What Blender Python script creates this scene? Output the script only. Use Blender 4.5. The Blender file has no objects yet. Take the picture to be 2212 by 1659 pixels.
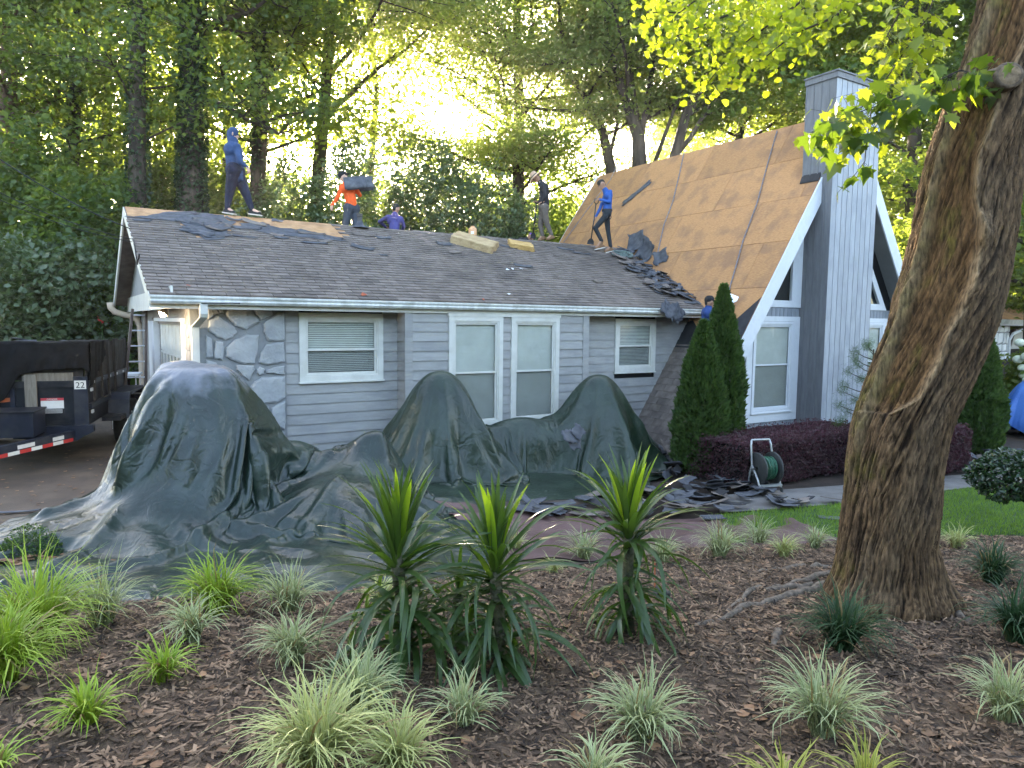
import bpy, bmesh, math, random
import numpy as np
from mathutils import Vector, Matrix
R = math.radians
rnd = random.Random(11)
rng = np.random.default_rng(7)
C = bpy.data.collections.new('scene_objects'); bpy.context.scene.collection.children.link(C)
sc = bpy.context.scene

# ---------------------------------------------------------------- camera
F = 1529.4; PITCH = R(4.981); ROLL = R(-0.613)
H = 2.25
cam = bpy.data.cameras.new('camera'); camo = bpy.data.objects.new('camera', cam); C.objects.link(camo)
cam.sensor_width = 36; cam.lens = F / 2212 * 36; cam.clip_start = 0.05; cam.clip_end = 600
camo.matrix_world = Matrix.Translation((0, 0, H)) @ Matrix.Rotation(R(90) - PITCH, 4, 'X') @ Matrix.Rotation(-ROLL, 4, 'Z')
sc.camera = camo

# ---------------------------------------------------------------- light
SUN_EL = R(15.5); SUN_AZ = R(-14.2)          # azimuth from +Y towards +X
world = bpy.data.worlds.new('World'); sc.world = world; world.use_nodes = True
wn = world.node_tree.nodes; wl = world.node_tree.links
sky = wn.new('ShaderNodeTexSky'); sky.sky_type = 'NISHITA'; sky.sun_disc = False
sky.sun_elevation = SUN_EL; sky.sun_rotation = SUN_AZ
sky.air_density = 0.7; sky.dust_density = 1.8; sky.ozone_density = 0.15
wl.new(sky.outputs[0], wn['Background'].inputs[0]); wn['Background'].inputs[1].default_value = 0.15
sd = Vector((math.sin(SUN_AZ) * math.cos(SUN_EL), math.cos(SUN_AZ) * math.cos(SUN_EL), math.sin(SUN_EL)))
sun = bpy.data.lights.new('sun', 'SUN'); suno = bpy.data.objects.new('sun', sun); C.objects.link(suno)
sun.energy = 5.0; sun.angle = R(0.53); sun.color = (1.0, 0.90, 0.76)
suno.rotation_euler = sd.to_track_quat('Z', 'Y').to_euler(); suno.location = (0, 0, 30)
vs = sc.view_settings
sc.display_settings.display_device = 'sRGB'
vs.view_transform = 'Standard'; vs.look = 'None'; vs.gamma = 1; vs.use_curve_mapping = False
vs.exposure = 3.65
vs.use_white_balance = True; vs.white_balance_temperature = 7300; vs.white_balance_tint = 10      # the camera's white balance, set for open shade
sc.cycles.max_bounces = 7; sc.cycles.transparent_max_bounces = 12; sc.cycles.diffuse_bounces = 3
sc.cycles.glossy_bounces = 3; sc.cycles.transmission_bounces = 4
sc.cycles.caustics_reflective = False; sc.cycles.caustics_refractive = False
sc.cycles.sample_clamp_indirect = 6
sc.cycles.use_denoising = True

# ---------------------------------------------------------------- geometry of the site
X0, Y0, TH = -5.012, 9.832, R(32.404)          # house origin: front left eave corner; u runs along the eave, v goes back
ZE, ZR, S = 2.593, 4.295, 4.007               # eave height, ridge height, half depth of the wing
UA, ZA, M_A, VG, VB = 14.023, 7.061, 1.474, -1.347, 7.604   # A-frame: ridge u, ridge z, slope, front and back
def W(u, v, z):
    c, s = math.cos(TH), math.sin(TH); return Vector((X0 + u*c - v*s, Y0 + u*s + v*c, z))
def L(x, y, z=0.0):
    c, s = math.cos(TH), math.sin(TH); x -= X0; y -= Y0; return Vector((x*c + y*s, -x*s + y*c, z))
def ray(px, py):        # direction of sight through a point of a 2212 px wide picture
    A, B = px - 1106, -(py - 829.5)
    a = (A*math.cos(ROLL) - B*math.sin(ROLL)) / F; b = (A*math.sin(ROLL) + B*math.cos(ROLL)) / F
    return Vector((a, math.cos(PITCH) + b*math.sin(PITCH), -math.sin(PITCH) + b*math.cos(PITCH)))
O = Vector((0, 0, H)); OL = L(0, 0, H)
def dirL(px, py):
    r = ray(px, py); c, s = math.cos(TH), math.sin(TH); return Vector((r.x*c + r.y*s, -r.x*s + r.y*c, r.z))
def on_v(px, py, v):
    d = dirL(px, py); return OL + d * ((v - OL.y) / d.y)
def on_u(px, py, u):
    d = dirL(px, py); return OL + d * ((u - OL.x) / d.x)
def on_y(px, py, y):
    r = ray(px, py); return O + r * (y / r.y)
def on_roof(px, py, off=0.0):
    d = dirL(px, py); k = (ZR - ZE) / S; return OL + d * ((ZE + off + k*OL.y - OL.z) / (d.z - k*d.y))
def on_aroof(px, py, off=0.0):
    d = dirL(px, py); return OL + d * ((ZA + off - M_A*(UA - OL.x) - OL.z) / (d.z - M_A*d.x))
BX = np.array([-9, -4, -1.4, .5, 2, 5, 12]); BY = np.array([5.1, 5.2, 5.9, 7.1, 8.2, 8.8, 9.0])
def sstep(a, b, x):
    t = np.clip((x - a) / (b - a), 0, 1); return t*t*(3 - 2*t)
def gz(x, y):            # height of the ground
    x = np.asarray(x, float); y = np.asarray(y, float)
    d = np.maximum(np.interp(x, BX, BY) - y, 0)
    h = 0.8 * (1 - np.exp(-d / 3.2)) * sstep(0, .5, d)
    back = 1.9 * sstep(21, 34, y + 0.35 * np.abs(x + 2)) * sstep(18, 22, y)
    return h + back - .42 * sstep(-2.5, 2.5, x)
def gpt(px, py):
    r = ray(px, py); t = 1.0
    for _ in range(4000):
        P = O + r*t
        if P.z <= float(gz(P.x, P.y)): break
        t += 0.01
    return O + r*t

# ---------------------------------------------------------------- materials
MATS = {}
def _nt(name):
    m = bpy.data.materials.new(name); m.use_nodes = True
    return m, m.node_tree.nodes, m.node_tree.links
def mat(name, c1, c2=None, rough=.7, scale=6.0, stretch=(1, 1, 1), bump=0.0, bscale=40.0, bstretch=None, rv=0.0, metal=0.0, spec=.4,
        stain=None, sscale=1.2, samt=.5, detail=5.0, lo=.35, hi=.65, island=False, coat=0.0, emis=None, estr=0.0, bdist=.01):
    m, n, l = _nt(name); b = n['Principled BSDF']
    tc = n.new('ShaderNodeTexCoord'); oi = n.new('ShaderNodeObjectInfo')
    add = n.new('ShaderNodeVectorMath'); add.operation = 'ADD'
    mul = n.new('ShaderNodeMath'); mul.operation = 'MULTIPLY'; mul.inputs[1].default_value = 37.0
    l.new(oi.outputs['Random'], mul.inputs[0]); l.new(tc.outputs['Object'], add.inputs[0]); l.new(mul.outputs[0], add.inputs[1])
    c2 = c2 or c1
    mp = n.new('ShaderNodeMapping'); mp.inputs['Scale'].default_value = stretch; l.new(add.outputs[0], mp.inputs[0])
    no = n.new('ShaderNodeTexNoise'); no.inputs['Scale'].default_value = scale; no.inputs['Detail'].default_value = detail
    no.inputs['Roughness'].default_value = .6
    l.new(mp.outputs[0], no.inputs['Vector'])
    cr = n.new('ShaderNodeValToRGB'); e = cr.color_ramp.elements
    e[0].position = lo; e[1].position = hi; e[0].color = (*c1, 1); e[1].color = (*c2, 1)
    l.new(no.outputs['Fac'], cr.inputs[0]); col = cr.outputs[0]
    if stain:
        n2 = n.new('ShaderNodeTexNoise'); n2.inputs['Scale'].default_value = sscale; n2.inputs['Detail'].default_value = 7
        l.new(add.outputs[0], n2.inputs['Vector'])
        r2 = n.new('ShaderNodeValToRGB'); r2.color_ramp.elements[0].position = .48; r2.color_ramp.elements[1].position = .66
        l.new(n2.outputs['Fac'], r2.inputs[0])
        ml = n.new('ShaderNodeMath'); ml.operation = 'MULTIPLY'; ml.inputs[1].default_value = samt; l.new(r2.outputs[0], ml.inputs[0])
        mx = n.new('ShaderNodeMix'); mx.data_type = 'RGBA'; l.new(ml.outputs[0], mx.inputs[0]); l.new(col, mx.inputs[6]); mx.inputs[7].default_value = (*stain, 1)
        col = mx.outputs[2]
    if rv:
        hs = n.new('ShaderNodeHueSaturation'); mr = n.new('ShaderNodeMapRange')
        if island:
            g = n.new('ShaderNodeNewGeometry'); l.new(g.outputs['Random Per Island'], mr.inputs[0])
        else: l.new(oi.outputs['Random'], mr.inputs[0])
        mr.inputs[3].default_value = 1 - rv; mr.inputs[4].default_value = 1 + rv
        l.new(mr.outputs[0], hs.inputs['Value']); l.new(col, hs.inputs['Color']); col = hs.outputs[0]
    l.new(col, b.inputs['Base Color'])
    b.inputs['Roughness'].default_value = rough; b.inputs['Metallic'].default_value = metal
    b.inputs['Specular IOR Level'].default_value = spec
    if coat: b.inputs['Coat Weight'].default_value = coat
    if emis: b.inputs['Emission Color'].default_value = (*emis, 1); b.inputs['Emission Strength'].default_value = estr
    if bump:
        m2 = n.new('ShaderNodeMapping'); m2.inputs['Scale'].default_value = bstretch or stretch; l.new(add.outputs[0], m2.inputs[0])
        nb = n.new('ShaderNodeTexNoise'); nb.inputs['Scale'].default_value = bscale; nb.inputs['Detail'].default_value = 6
        l.new(m2.outputs[0], nb.inputs['Vector'])
        bp = n.new('ShaderNodeBump'); bp.inputs['Strength'].default_value = bump; bp.inputs['Distance'].default_value = bdist
        l.new(nb.outputs['Fac'], bp.inputs['Height']); l.new(bp.outputs[0], b.inputs['Normal'])
    MATS[name] = m; return m
def leaf_mat(name, c1, c2, tcol, trans=.45, rough=.5, spec=.35, c3=None, p3=.93):
    m, n, l = _nt(name); b = n['Principled BSDF']; out = n['Material Output']
    g = n.new('ShaderNodeNewGeometry'); cr = n.new('ShaderNodeValToRGB'); e = cr.color_ramp.elements
    e[0].color = (*c1, 1); e[1].color = (*c2, 1); e[1].position = .9
    if c3: x = e.new(p3); x.color = (*c3, 1)
    l.new(g.outputs['Random Per Island'], cr.inputs[0]); l.new(cr.outputs[0], b.inputs['Base Color'])
    b.inputs['Roughness'].default_value = rough; b.inputs['Specular IOR Level'].default_value = spec
    t = n.new('ShaderNodeBsdfTranslucent'); hs = n.new('ShaderNodeMix'); hs.data_type = 'RGBA'; hs.inputs[0].default_value = .7
    l.new(cr.outputs[0], hs.inputs[6]); hs.inputs[7].default_value = (*tcol, 1); l.new(hs.outputs[2], t.inputs[0])
    mx = n.new('ShaderNodeMixShader'); mx.inputs[0].default_value = trans
    l.new(b.outputs[0], mx.inputs[1]); l.new(t.outputs[0], mx.inputs[2]); l.new(mx.outputs[0], out.inputs[0])
    MATS[name] = m; return m
def glass_mat(name, tint=(1, 1, 1), refl=1.0):
    m, n, l = _nt(name); out = n['Material Output']; n.remove(n['Principled BSDF'])
    tr = n.new('ShaderNodeBsdfTransparent'); tr.inputs[0].default_value = (*tint, 1)
    gl = n.new('ShaderNodeBsdfGlossy'); gl.inputs['Roughness'].default_value = .02
    lw_ = n.new('ShaderNodeLayerWeight'); lw_.inputs['Blend'].default_value = .5; po = n.new('ShaderNodeMath'); po.operation = 'POWER'; po.inputs[1].default_value = 3.5; l.new(lw_.outputs['Facing'], po.inputs[0]); fr = n.new('ShaderNodeMapRange'); fr.inputs[3].default_value = .035; fr.inputs[4].default_value = .6; l.new(po.outputs[0], fr.inputs[0])
    mx = n.new('ShaderNodeMixShader'); l.new(fr.outputs[0], mx.inputs[0]); l.new(tr.outputs[0], mx.inputs[1]); l.new(gl.outputs[0], mx.inputs[2])
    l.new(mx.outputs[0], out.inputs[0]); MATS[name] = m; return m

# ---------------------------------------------------------------- mesh helpers
class MB:
    def __init__(s): s.v = []; s.f = []; s.m = []; s.mi = 0
    def add(s, vs, fs):
        o = len(s.v); s.v += [tuple(p) for p in vs]; s.f += [tuple(i + o for i in f) for f in fs]; s.m += [s.mi] * len(fs)
    def hexa(s, p):     # 8 corners: 0-3 bottom loop, 4-7 top loop
        s.add(p, [(3, 2, 1, 0), (4, 5, 6, 7), (0, 1, 5, 4), (1, 2, 6, 5), (2, 3, 7, 6), (3, 0, 4, 7)])
    def box(s, a, b):
        x0, y0, z0 = a; x1, y1, z1 = b
        s.hexa([(x0, y0, z0), (x1, y0, z0), (x1, y1, z0), (x0, y1, z0), (x0, y0, z1), (x1, y0, z1), (x1, y1, z1), (x0, y1, z1)])
    def obox(s, o, ax, ay, az, a, b):
        o, ax, ay, az = Vector(o), Vector(ax), Vector(ay), Vector(az)
        q = [(a[0], a[1], a[2]), (b[0], a[1], a[2]), (b[0], b[1], a[2]), (a[0], b[1], a[2]), (a[0], a[1], b[2]), (b[0], a[1], b[2]), (b[0], b[1], b[2]), (a[0], b[1], b[2])]
        s.hexa([o + ax*x + ay*y + az*z for x, y, z in q])
    def prism(s, loop, off):     # loop extruded by vector off
        n = len(loop); off = Vector(off); a = [Vector(p) for p in loop]; b = [p + off for p in a]
        s.add(a + b, [tuple(range(n))[::-1], tuple(range(n, 2*n))] + [(i, (i+1) % n, n + (i+1) % n, n + i) for i in range(n)])
    def tube(s, pts, rad, k=6, cap=True, flat=None):
        pts = [Vector(p) for p in pts]; n = len(pts)
        if not hasattr(rad, '__len__'): rad = [rad] * n
        vs = []; up = Vector((0, 0, 1))
        t0 = (pts[1] - pts[0]).normalized()
        a = t0.cross(up if abs(t0.z) < .9 else Vector((1, 0, 0))).normalized()
        for i, p in enumerate(pts):
            t = (pts[min(i+1, n-1)] - pts[max(i-1, 0)]).normalized()
            a = (a - t * a.dot(t)); a = a.normalized() if a.length > 1e-6 else Vector((1, 0, 0)); b = t.cross(a)
            for j in range(k):
                an = 2*math.pi*j/k; vs.append(p + (a*math.cos(an) + b*math.sin(an)*(flat or 1)) * rad[i])
        fs = [(i*k + j, i*k + (j+1) % k, (i+1)*k + (j+1) % k, (i+1)*k + j) for i in range(n-1) for j in range(k)]
        if cap: fs += [tuple(range(k))[::-1], tuple((n-1)*k + j for j in range(k))]
        s.add(vs, fs)
    def lathe(s, o, prof, k=16, axis=(0, 0, 1)):
        az = Vector(axis).normalized(); ax = az.orthogonal().normalized(); ay = az.cross(ax); o = Vector(o)
        vs = [o + az*z + (ax*math.cos(2*math.pi*j/k) + ay*math.sin(2*math.pi*j/k))*r for r, z in prof for j in range(k)]
        fs = [(i*k + j, i*k + (j+1) % k, (i+1)*k + (j+1) % k, (i+1)*k + j) for i in range(len(prof)-1) for j in range(k)]
        s.add(vs, fs)
    def ball(s, o, r, k=10, h=7, sc3=(1, 1, 1)):
        o = Vector(o); vs = []
        for i in range(h+1):
            a = math.pi*i/h
            for j in range(k):
                b = 2*math.pi*j/k; vs.append(o + Vector((math.sin(a)*math.cos(b)*sc3[0], math.sin(a)*math.sin(b)*sc3[1], math.cos(a)*sc3[2])) * r)
        s.add(vs, [(i*k + j, (i+1)*k + j, (i+1)*k + (j+1) % k, i*k + (j+1) % k) for i in range(h) for j in range(k)])
    def mesh(s, name, mats, smooth=False):
        me = bpy.data.meshes.new(name); me.from_pydata(s.v, [], s.f)
        for m in (mats if isinstance(mats, (list, tuple)) else [mats]): me.materials.append(MATS[m] if isinstance(m, str) else m)
        if any(s.m): me.polygons.foreach_set('material_index', s.m)
        if smooth: me.polygons.foreach_set('use_smooth', [True]*len(me.polygons))
        me.update(); return me
    def build(s, name, mats, parent=None, smooth=False, **k):
        return link(name, s.mesh(name, mats, smooth), parent, **k)
def link(name, data, parent=None, loc=None, rot=None, mtx=None, **k):
    o = bpy.data.objects.new(name, data); C.objects.link(o)
    if parent is not None: o.parent = parent
    if mtx is not None: o.matrix_local = mtx
    if loc is not None: o.location = loc
    if rot is not None: o.rotation_euler = rot
    for a, b in k.items(): o[a] = b
    return o
def npmesh(name, V, Fc, mats, smooth=False, midx=None):
    me = bpy.data.meshes.new(name); V = np.asarray(V, np.float32); Fc = np.asarray(Fc, np.int32); k = Fc.shape[1]
    me.vertices.add(len(V)); me.vertices.foreach_set('co', V.ravel())
    me.loops.add(Fc.size); me.loops.foreach_set('vertex_index', Fc.ravel())
    me.polygons.add(len(Fc)); me.polygons.foreach_set('loop_start', np.arange(0, Fc.size, k, dtype=np.int32))
    for m in (mats if isinstance(mats, (list, tuple)) else [mats]): me.materials.append(MATS[m] if isinstance(m, str) else m)
    if midx is not None: me.polygons.foreach_set('material_index', np.asarray(midx, np.int32))
    if smooth: me.polygons.foreach_set('use_smooth', np.ones(len(Fc), bool))
    me.update(calc_edges=True); return me
def empty(name, loc=(0, 0, 0), rz=0.0, **k):
    o = bpy.data.objects.new(name, None); C.objects.link(o); o.location = loc; o.rotation_euler = (0, 0, rz)
    o.empty_display_size = .1
    for a, b in k.items(): o[a] = b
    return o
def copy_tree(o, parent=None):
    c = o.copy(); C.objects.link(c); c.parent = parent
    for ch in list(o.children): copy_tree(ch, c)
    return c
def gridmesh(name, P, mats, smooth=True, closed=False):
    n, m = P.shape[:2]; V = P.reshape(-1, 3)
    i, j = np.meshgrid(np.arange(n-1), np.arange(m if closed else m-1), indexing='ij'); i = i.ravel(); j = j.ravel(); j2 = (j+1) % m
    return npmesh(name, V, np.stack([i*m + j, i*m + j2, (i+1)*m + j2, (i+1)*m + j], 1), mats, smooth)
def vnoise(x, y, seed=0, oct=4, gain=.5):       # smooth value noise, numpy
    out = np.zeros(np.broadcast(x, y).shape); amp = 1; tot = 0
    for k in range(oct):
        r = np.random.default_rng(seed*13 + k).random((64, 64)); xi = np.floor(x).astype(int); yi = np.floor(y).astype(int)
        fx = x - xi; fy = y - yi; fx = fx*fx*(3-2*fx); fy = fy*fy*(3-2*fy)
        a = r[xi % 64, yi % 64]; b = r[(xi+1) % 64, yi % 64]; c = r[xi % 64, (yi+1) % 64]; d = r[(xi+1) % 64, (yi+1) % 64]
        out += amp * ((a*(1-fx) + b*fx)*(1-fy) + (c*(1-fx) + d*fx)*fy - .5); tot += amp; amp *= gain; x = x*2.03 + 5.1; y = y*2.03 + 9.7
    return out / tot * 2
def leaves(P, size, up=.35, aspect=.62, fold=.12, rg=None, droop=0.0, jit=.35, shape=4):
    """folded leaf-shaped faces round the points P (n,3): base, left, tip, right"""
    rg = rg or rng; n = len(P)
    N = rg.normal(size=(n, 3)); N[:, 2] += up*2.2; N /= np.linalg.norm(N, axis=1)[:, None]
    D = rg.normal(size=(n, 3)); D[:, 2] -= droop; D -= N*(D*N).sum(1)[:, None]; D /= np.linalg.norm(D, axis=1)[:, None] + 1e-9
    Sd = np.cross(N, D); s = (size*(1 + jit*(rg.random(n)*2 - 1)))[:, None]
    b = P - D*s*.5; t = P + D*s*.5; l_ = P + Sd*s*aspect*.5 + N*s*fold; r_ = P - Sd*s*aspect*.5 + N*s*fold
    V = np.stack([b, l_, t, r_], 1).reshape(-1, 3); k = np.arange(n)[:, None]*4
    F3 = np.concatenate([k + np.array([[0, 2, 1]]), k + np.array([[0, 3, 2]])], 0)
    return V, F3
# ---------------------------------------------------------------- ground
mat('mulch', (.035, .020, .011), (.13, .082, .048), .95, 14, bump=.9, bscale=45, stain=(.15, .095, .058), sscale=5, samt=.5, bdist=.03)
mat('driveway', (.075, .055, .042), (.125, .09, .064), .9, 2.2, bump=.5, bscale=120, stain=(.032, .028, .026), sscale=.7, samt=.8)
mat('walk', (.12, .11, .10), (.19, .175, .16), .9, 3, bump=.35, bscale=90, stain=(.06, .055, .05), sscale=1.1, samt=.6)
mat('soil', (.02, .013, .009), (.05, .032, .022), .95, 3, bump=.6, bscale=20)
mat('lawnbase', (.02, .05, .01), (.04, .09, .02), .9, 6, bump=.5, bscale=60)
xs = np.concatenate([np.linspace(-260, -14, 16), np.linspace(-12, 14, 66), np.linspace(17, 260, 16)])
ys = np.concatenate([np.linspace(-60, -2, 8), np.linspace(-.6, 30, 90), np.linspace(34, 420, 18)])
Xg, Yg = np.meshgrid(xs, ys)
Zg = gz(Xg, Yg) - .03
bed = gridmesh('ground', np.stack([Xg, Yg, Zg], 2), 'soil'); link('ground', bed, kind='structure')
nx, ny = 400, 270
Xg, Yg = np.meshgrid(np.linspace(-6.5, 9.0, nx), np.linspace(.9, 9.4, ny))
dB = np.interp(Xg, BX, BY) - Yg
Zg = gz(Xg, Yg) + .035*sstep(-.05, .5, dB)*(1 + vnoise(Xg*3, Yg*3, 3)) + .03*vnoise(Xg*14, Yg*14, 5, 3)*sstep(0, .3, dB) - .028*(dB < 0)
link('mulch_bed', gridmesh('mulch_bed', np.stack([Xg, Yg, Zg], 2), 'mulch'), kind='structure')
def mulch_z(x, y):
    d = np.interp(x, BX, BY) - y
    return gz(x, y) + .035*sstep(-.05, .5, d)*(1 + vnoise(np.asarray(x)*3, np.asarray(y)*3, 3)) + .03*vnoise(np.asarray(x)*14, np.asarray(y)*14, 5, 3)*sstep(0, .3, d) - .028*(d < 0)
def flat(name, pts, z, m, **k):
    bm = bmesh.new(); f = bm.faces.new([bm.verts.new((x, y, 0)) for x, y in pts]); xs_ = [p[0] for p in pts]; x = max(min(xs_), -4) + .2
    while x < min(max(xs_), 6):
        bmesh.ops.bisect_plane(bm, geom=bm.verts[:] + bm.edges[:] + bm.faces[:], plane_co=(x, 0, 0), plane_no=(1, 0, 0)); x += .25
    for v in bm.verts: v.co.z = z - .42*float(sstep(-2.5, 2.5, v.co.x))
    if f.is_valid and f.normal.z < 0: bmesh.ops.reverse_faces(bm, faces=bm.faces[:])
    me = bpy.data.meshes.new(name); bm.to_mesh(me); bm.free(); me.materials.append(MATS[m]); return link(name, me, kind='structure', **k)
bnd = [(x, float(np.interp(x, BX, BY)) + .02) for x in np.linspace(-12, 1.2, 24)]
flat('driveway', bnd + [(1.6, 9.2), (1.6, 11.2), tuple(W(3.83, .1, 0).xy), tuple(W(.5, .2, 0).xy), tuple(W(.5, 8.2, 0).xy), (-13.5, 19.5), (-30, 17), (-30, 5.1)], .006, 'driveway')
# walkway between the hedges and the lawn
wk = [gpt(1560, 1100), gpt(1690, 1088), gpt(1810, 1076), gpt(2080, 1036), gpt(2230, 1018), gpt(2400, 1000)]
wk2 = [gpt(2400, 965), gpt(2230, 985), gpt(2080, 1006), gpt(1850, 1032), gpt(1700, 1046), gpt(1560, 1062)]
flat('walkway', [(p.x, p.y) for p in wk + wk2], .012, 'walk')
lawn_poly = [(p.x, p.y) for p in [gpt(1540, 1108), gpt(1690, 1090), gpt(1810, 1078), gpt(2080, 1038), gpt(2230, 1020), gpt(2400, 1003), gpt(2500, 1030), gpt(2600, 1120)]] + [(9, 8.9), (5, 8.82), (2.6, 8.42)]
flat('lawn', lawn_poly, .018, 'lawnbase')
def inpoly(x, y, poly):
    c = np.zeros(len(x), bool); n = len(poly)
    for i in range(n):
        x1, y1 = poly[i]; x2, y2 = poly[(i+1) % n]
        h = ((y1 > y) != (y2 > y)); c ^= h & (x < (x2-x1)*(y-y1)/((y2-y1) or 1e-9) + x1)
    return c
# ---------------------------------------------------------------- the house
mat('siding', (.305, .30, .285), (.365, .358, .34), .62, 3, stretch=(1, 1, 6), bump=.25, bscale=30, bstretch=(1, 1, 8), rv=.05, stain=(.19, .2, .215), sscale=2.2, samt=.35)
mat('siding_warm', (.26, .245, .235), (.31, .295, .28), .65, 3, stretch=(1, 1, 6), bump=.25, bscale=30, rv=.05)
mat('trim', (.60, .59, .53), (.69, .68, .62), .5, 4, bump=.08, bscale=40, stain=(.5, .48, .42), sscale=3, samt=.35)
mat('trimwhite', (.60, .62, .64), (.70, .72, .74), .55, 4, bump=.12, bscale=40, stain=(.5, .52, .55), sscale=4, samt=.4)
mat('gutterwhite', (.58, .58, .54), (.72, .72, .67), .4, 2, stretch=(6, 1, 1), stain=(.36, .36, .30), sscale=5, samt=.55)
mat('stone', (.31, .32, .32), (.40, .41, .41), .8, 2.5, bump=1.0, bscale=7, rv=.07, stain=(.2, .21, .22), sscale=3, samt=.4, bdist=.03)
mat('mortar', (.22, .225, .225), (.27, .275, .275), .9, 8, bump=.6, bscale=30)
mat('shingle', (.135, .108, .09), (.22, .182, .155), .92, 5, bump=.5, bscale=220, rv=.11, stain=(.065, .056, .05), sscale=.9, samt=.5)
mat('shingle_stuff', (.135, .108, .09), (.22, .182, .155), .92, 5, bump=.5, bscale=220, rv=.11, island=True, stain=(.065, .056, .05), sscale=.9, samt=.5)
mat('osb', (.36, .17, .07), (.52, .27, .115), .85, 14, stretch=(5, 1, 5), bump=.6, bscale=36, bstretch=(3, 1, 3), rv=.08, stain=(.20, .11, .07), sscale=2.2, samt=.55, lo=.32, hi=.68)
mat('osb_light', (.42, .22, .10), (.55, .32, .16), .85, 5, bump=.3, bscale=60, rv=.06, stain=(.22, .12, .07), sscale=4, samt=.5)
mat('felt', (.050, .052, .058), (.115, .118, .13), .8, 7, bump=.4, bscale=25, stain=(.05, .055, .07), sscale=3, samt=.5)
mat('blackfelt', (.018, .018, .02), (.035, .034, .036), .75, 5, bump=.4, bscale=12)
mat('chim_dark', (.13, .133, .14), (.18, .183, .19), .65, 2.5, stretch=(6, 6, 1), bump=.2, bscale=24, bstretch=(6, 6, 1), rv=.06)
mat('chim_light', (.30, .32, .35), (.37, .39, .42), .55, 2.5, stretch=(6, 6, 1), bump=.2, bscale=24, bstretch=(6, 6, 1), rv=.05, stain=(.22, .24, .27), sscale=1.6, samt=.5)
mat('gable', (.22, .24, .265), (.27, .29, .32), .65, 3, stretch=(5, 5, 1), bump=.2, bscale=24, rv=.05)
mat('soffit', (.24, .25, .25), (.28, .29, .29), .7, 3)
mat('dark', (.008, .008, .009), None, .9)
mat('blind', (.66, .67, .62), (.74, .75, .70), .5, 4)
mat('room', (.05, .05, .05), None, .9)
mat('metal', (.55, .56, .58), (.65, .66, .68), .3, 8, metal=.9)
glass_mat('glass', (.95, .965, .955))
sm, sn_, sl_ = _nt('insect_screen'); sn_.remove(sn_['Principled BSDF']); s1_ = sn_.new('ShaderNodeBsdfTransparent'); s2_ = sn_.new('ShaderNodeBsdfDiffuse'); s2_.inputs[0].default_value = (.03, .032, .034, 1); s3_ = sn_.new('ShaderNodeMixShader'); s3_.inputs[0].default_value = .15; sl_.new(s1_.outputs[0], s3_.inputs[1]); sl_.new(s2_.outputs[0], s3_.inputs[2]); sl_.new(s3_.outputs[0], sn_['Material Output'].inputs[0]); MATS['insect_screen'] = sm

house = empty('house', (X0, Y0, 0), TH, label='grey ranch house with steep A-frame and tall chimney, its roof being stripped', category='house')
UP = Vector((0, 0, 1))
def ucut(z): return UA - (ZA - z) / M_A          # where the A-frame roof stands at height z

def siding(part, o, d, n, s0, s1f, z0, z1, holes=(), ex=.165, m='siding'):
    """lapped boards, each a mesh of its own; holes = (s0, s1, z0, z1)"""
    o, d, n = Vector(o), Vector(d), Vector(n); z = z0
    while z < z1 - .01:
        zt = min(z + ex, z1); segs = [(s0, s1f((z + zt)/2) if callable(s1f) else s1f)]
        for h in holes:
            if h[2] < zt - .01 and h[3] > z + .01:
                segs = [q for a, b in segs for q in ((a, min(b, h[0])), (max(a, h[1]), b)) if q[1] - q[0] > .02]
        for a, b in segs:
            j = rnd.uniform(-.0015, .0015); mb = MB(); q = []
            for zz, dep in ((z + j, .026), (zt + .012, .008)):
                for s_, dd in ((a, 0), (b, 0), (b, dep), (a, dep)): q.append(o + d*s_ + n*dd + UP*zz)
            mb.hexa(q); mb.build('siding_board', m, part)
        z = zt
def wallback(name, o, d, n, s0, s1, z0, z1, holes=(), m='dark', th=.1):
    o, d, n = Vector(o), Vector(d), Vector(n); mb = MB()
    zs = sorted({z0, z1, *[h[2] for h in holes], *[h[3] for h in holes]})
    for a, b in zip(zs[:-1], zs[1:]):
        segs = [(s0, s1)]
        for h in holes:
            if h[2] < b - .001 and h[3] > a + .001: segs = [q for x, y in segs for q in ((x, min(y, h[0])), (max(x, h[1]), y)) if q[1] - q[0] > .01]
        for x, y in segs: mb.obox(o, d, n, UP, (x, -th, a), (y, 0, b))
    return mb.build(name, m, house)
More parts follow.
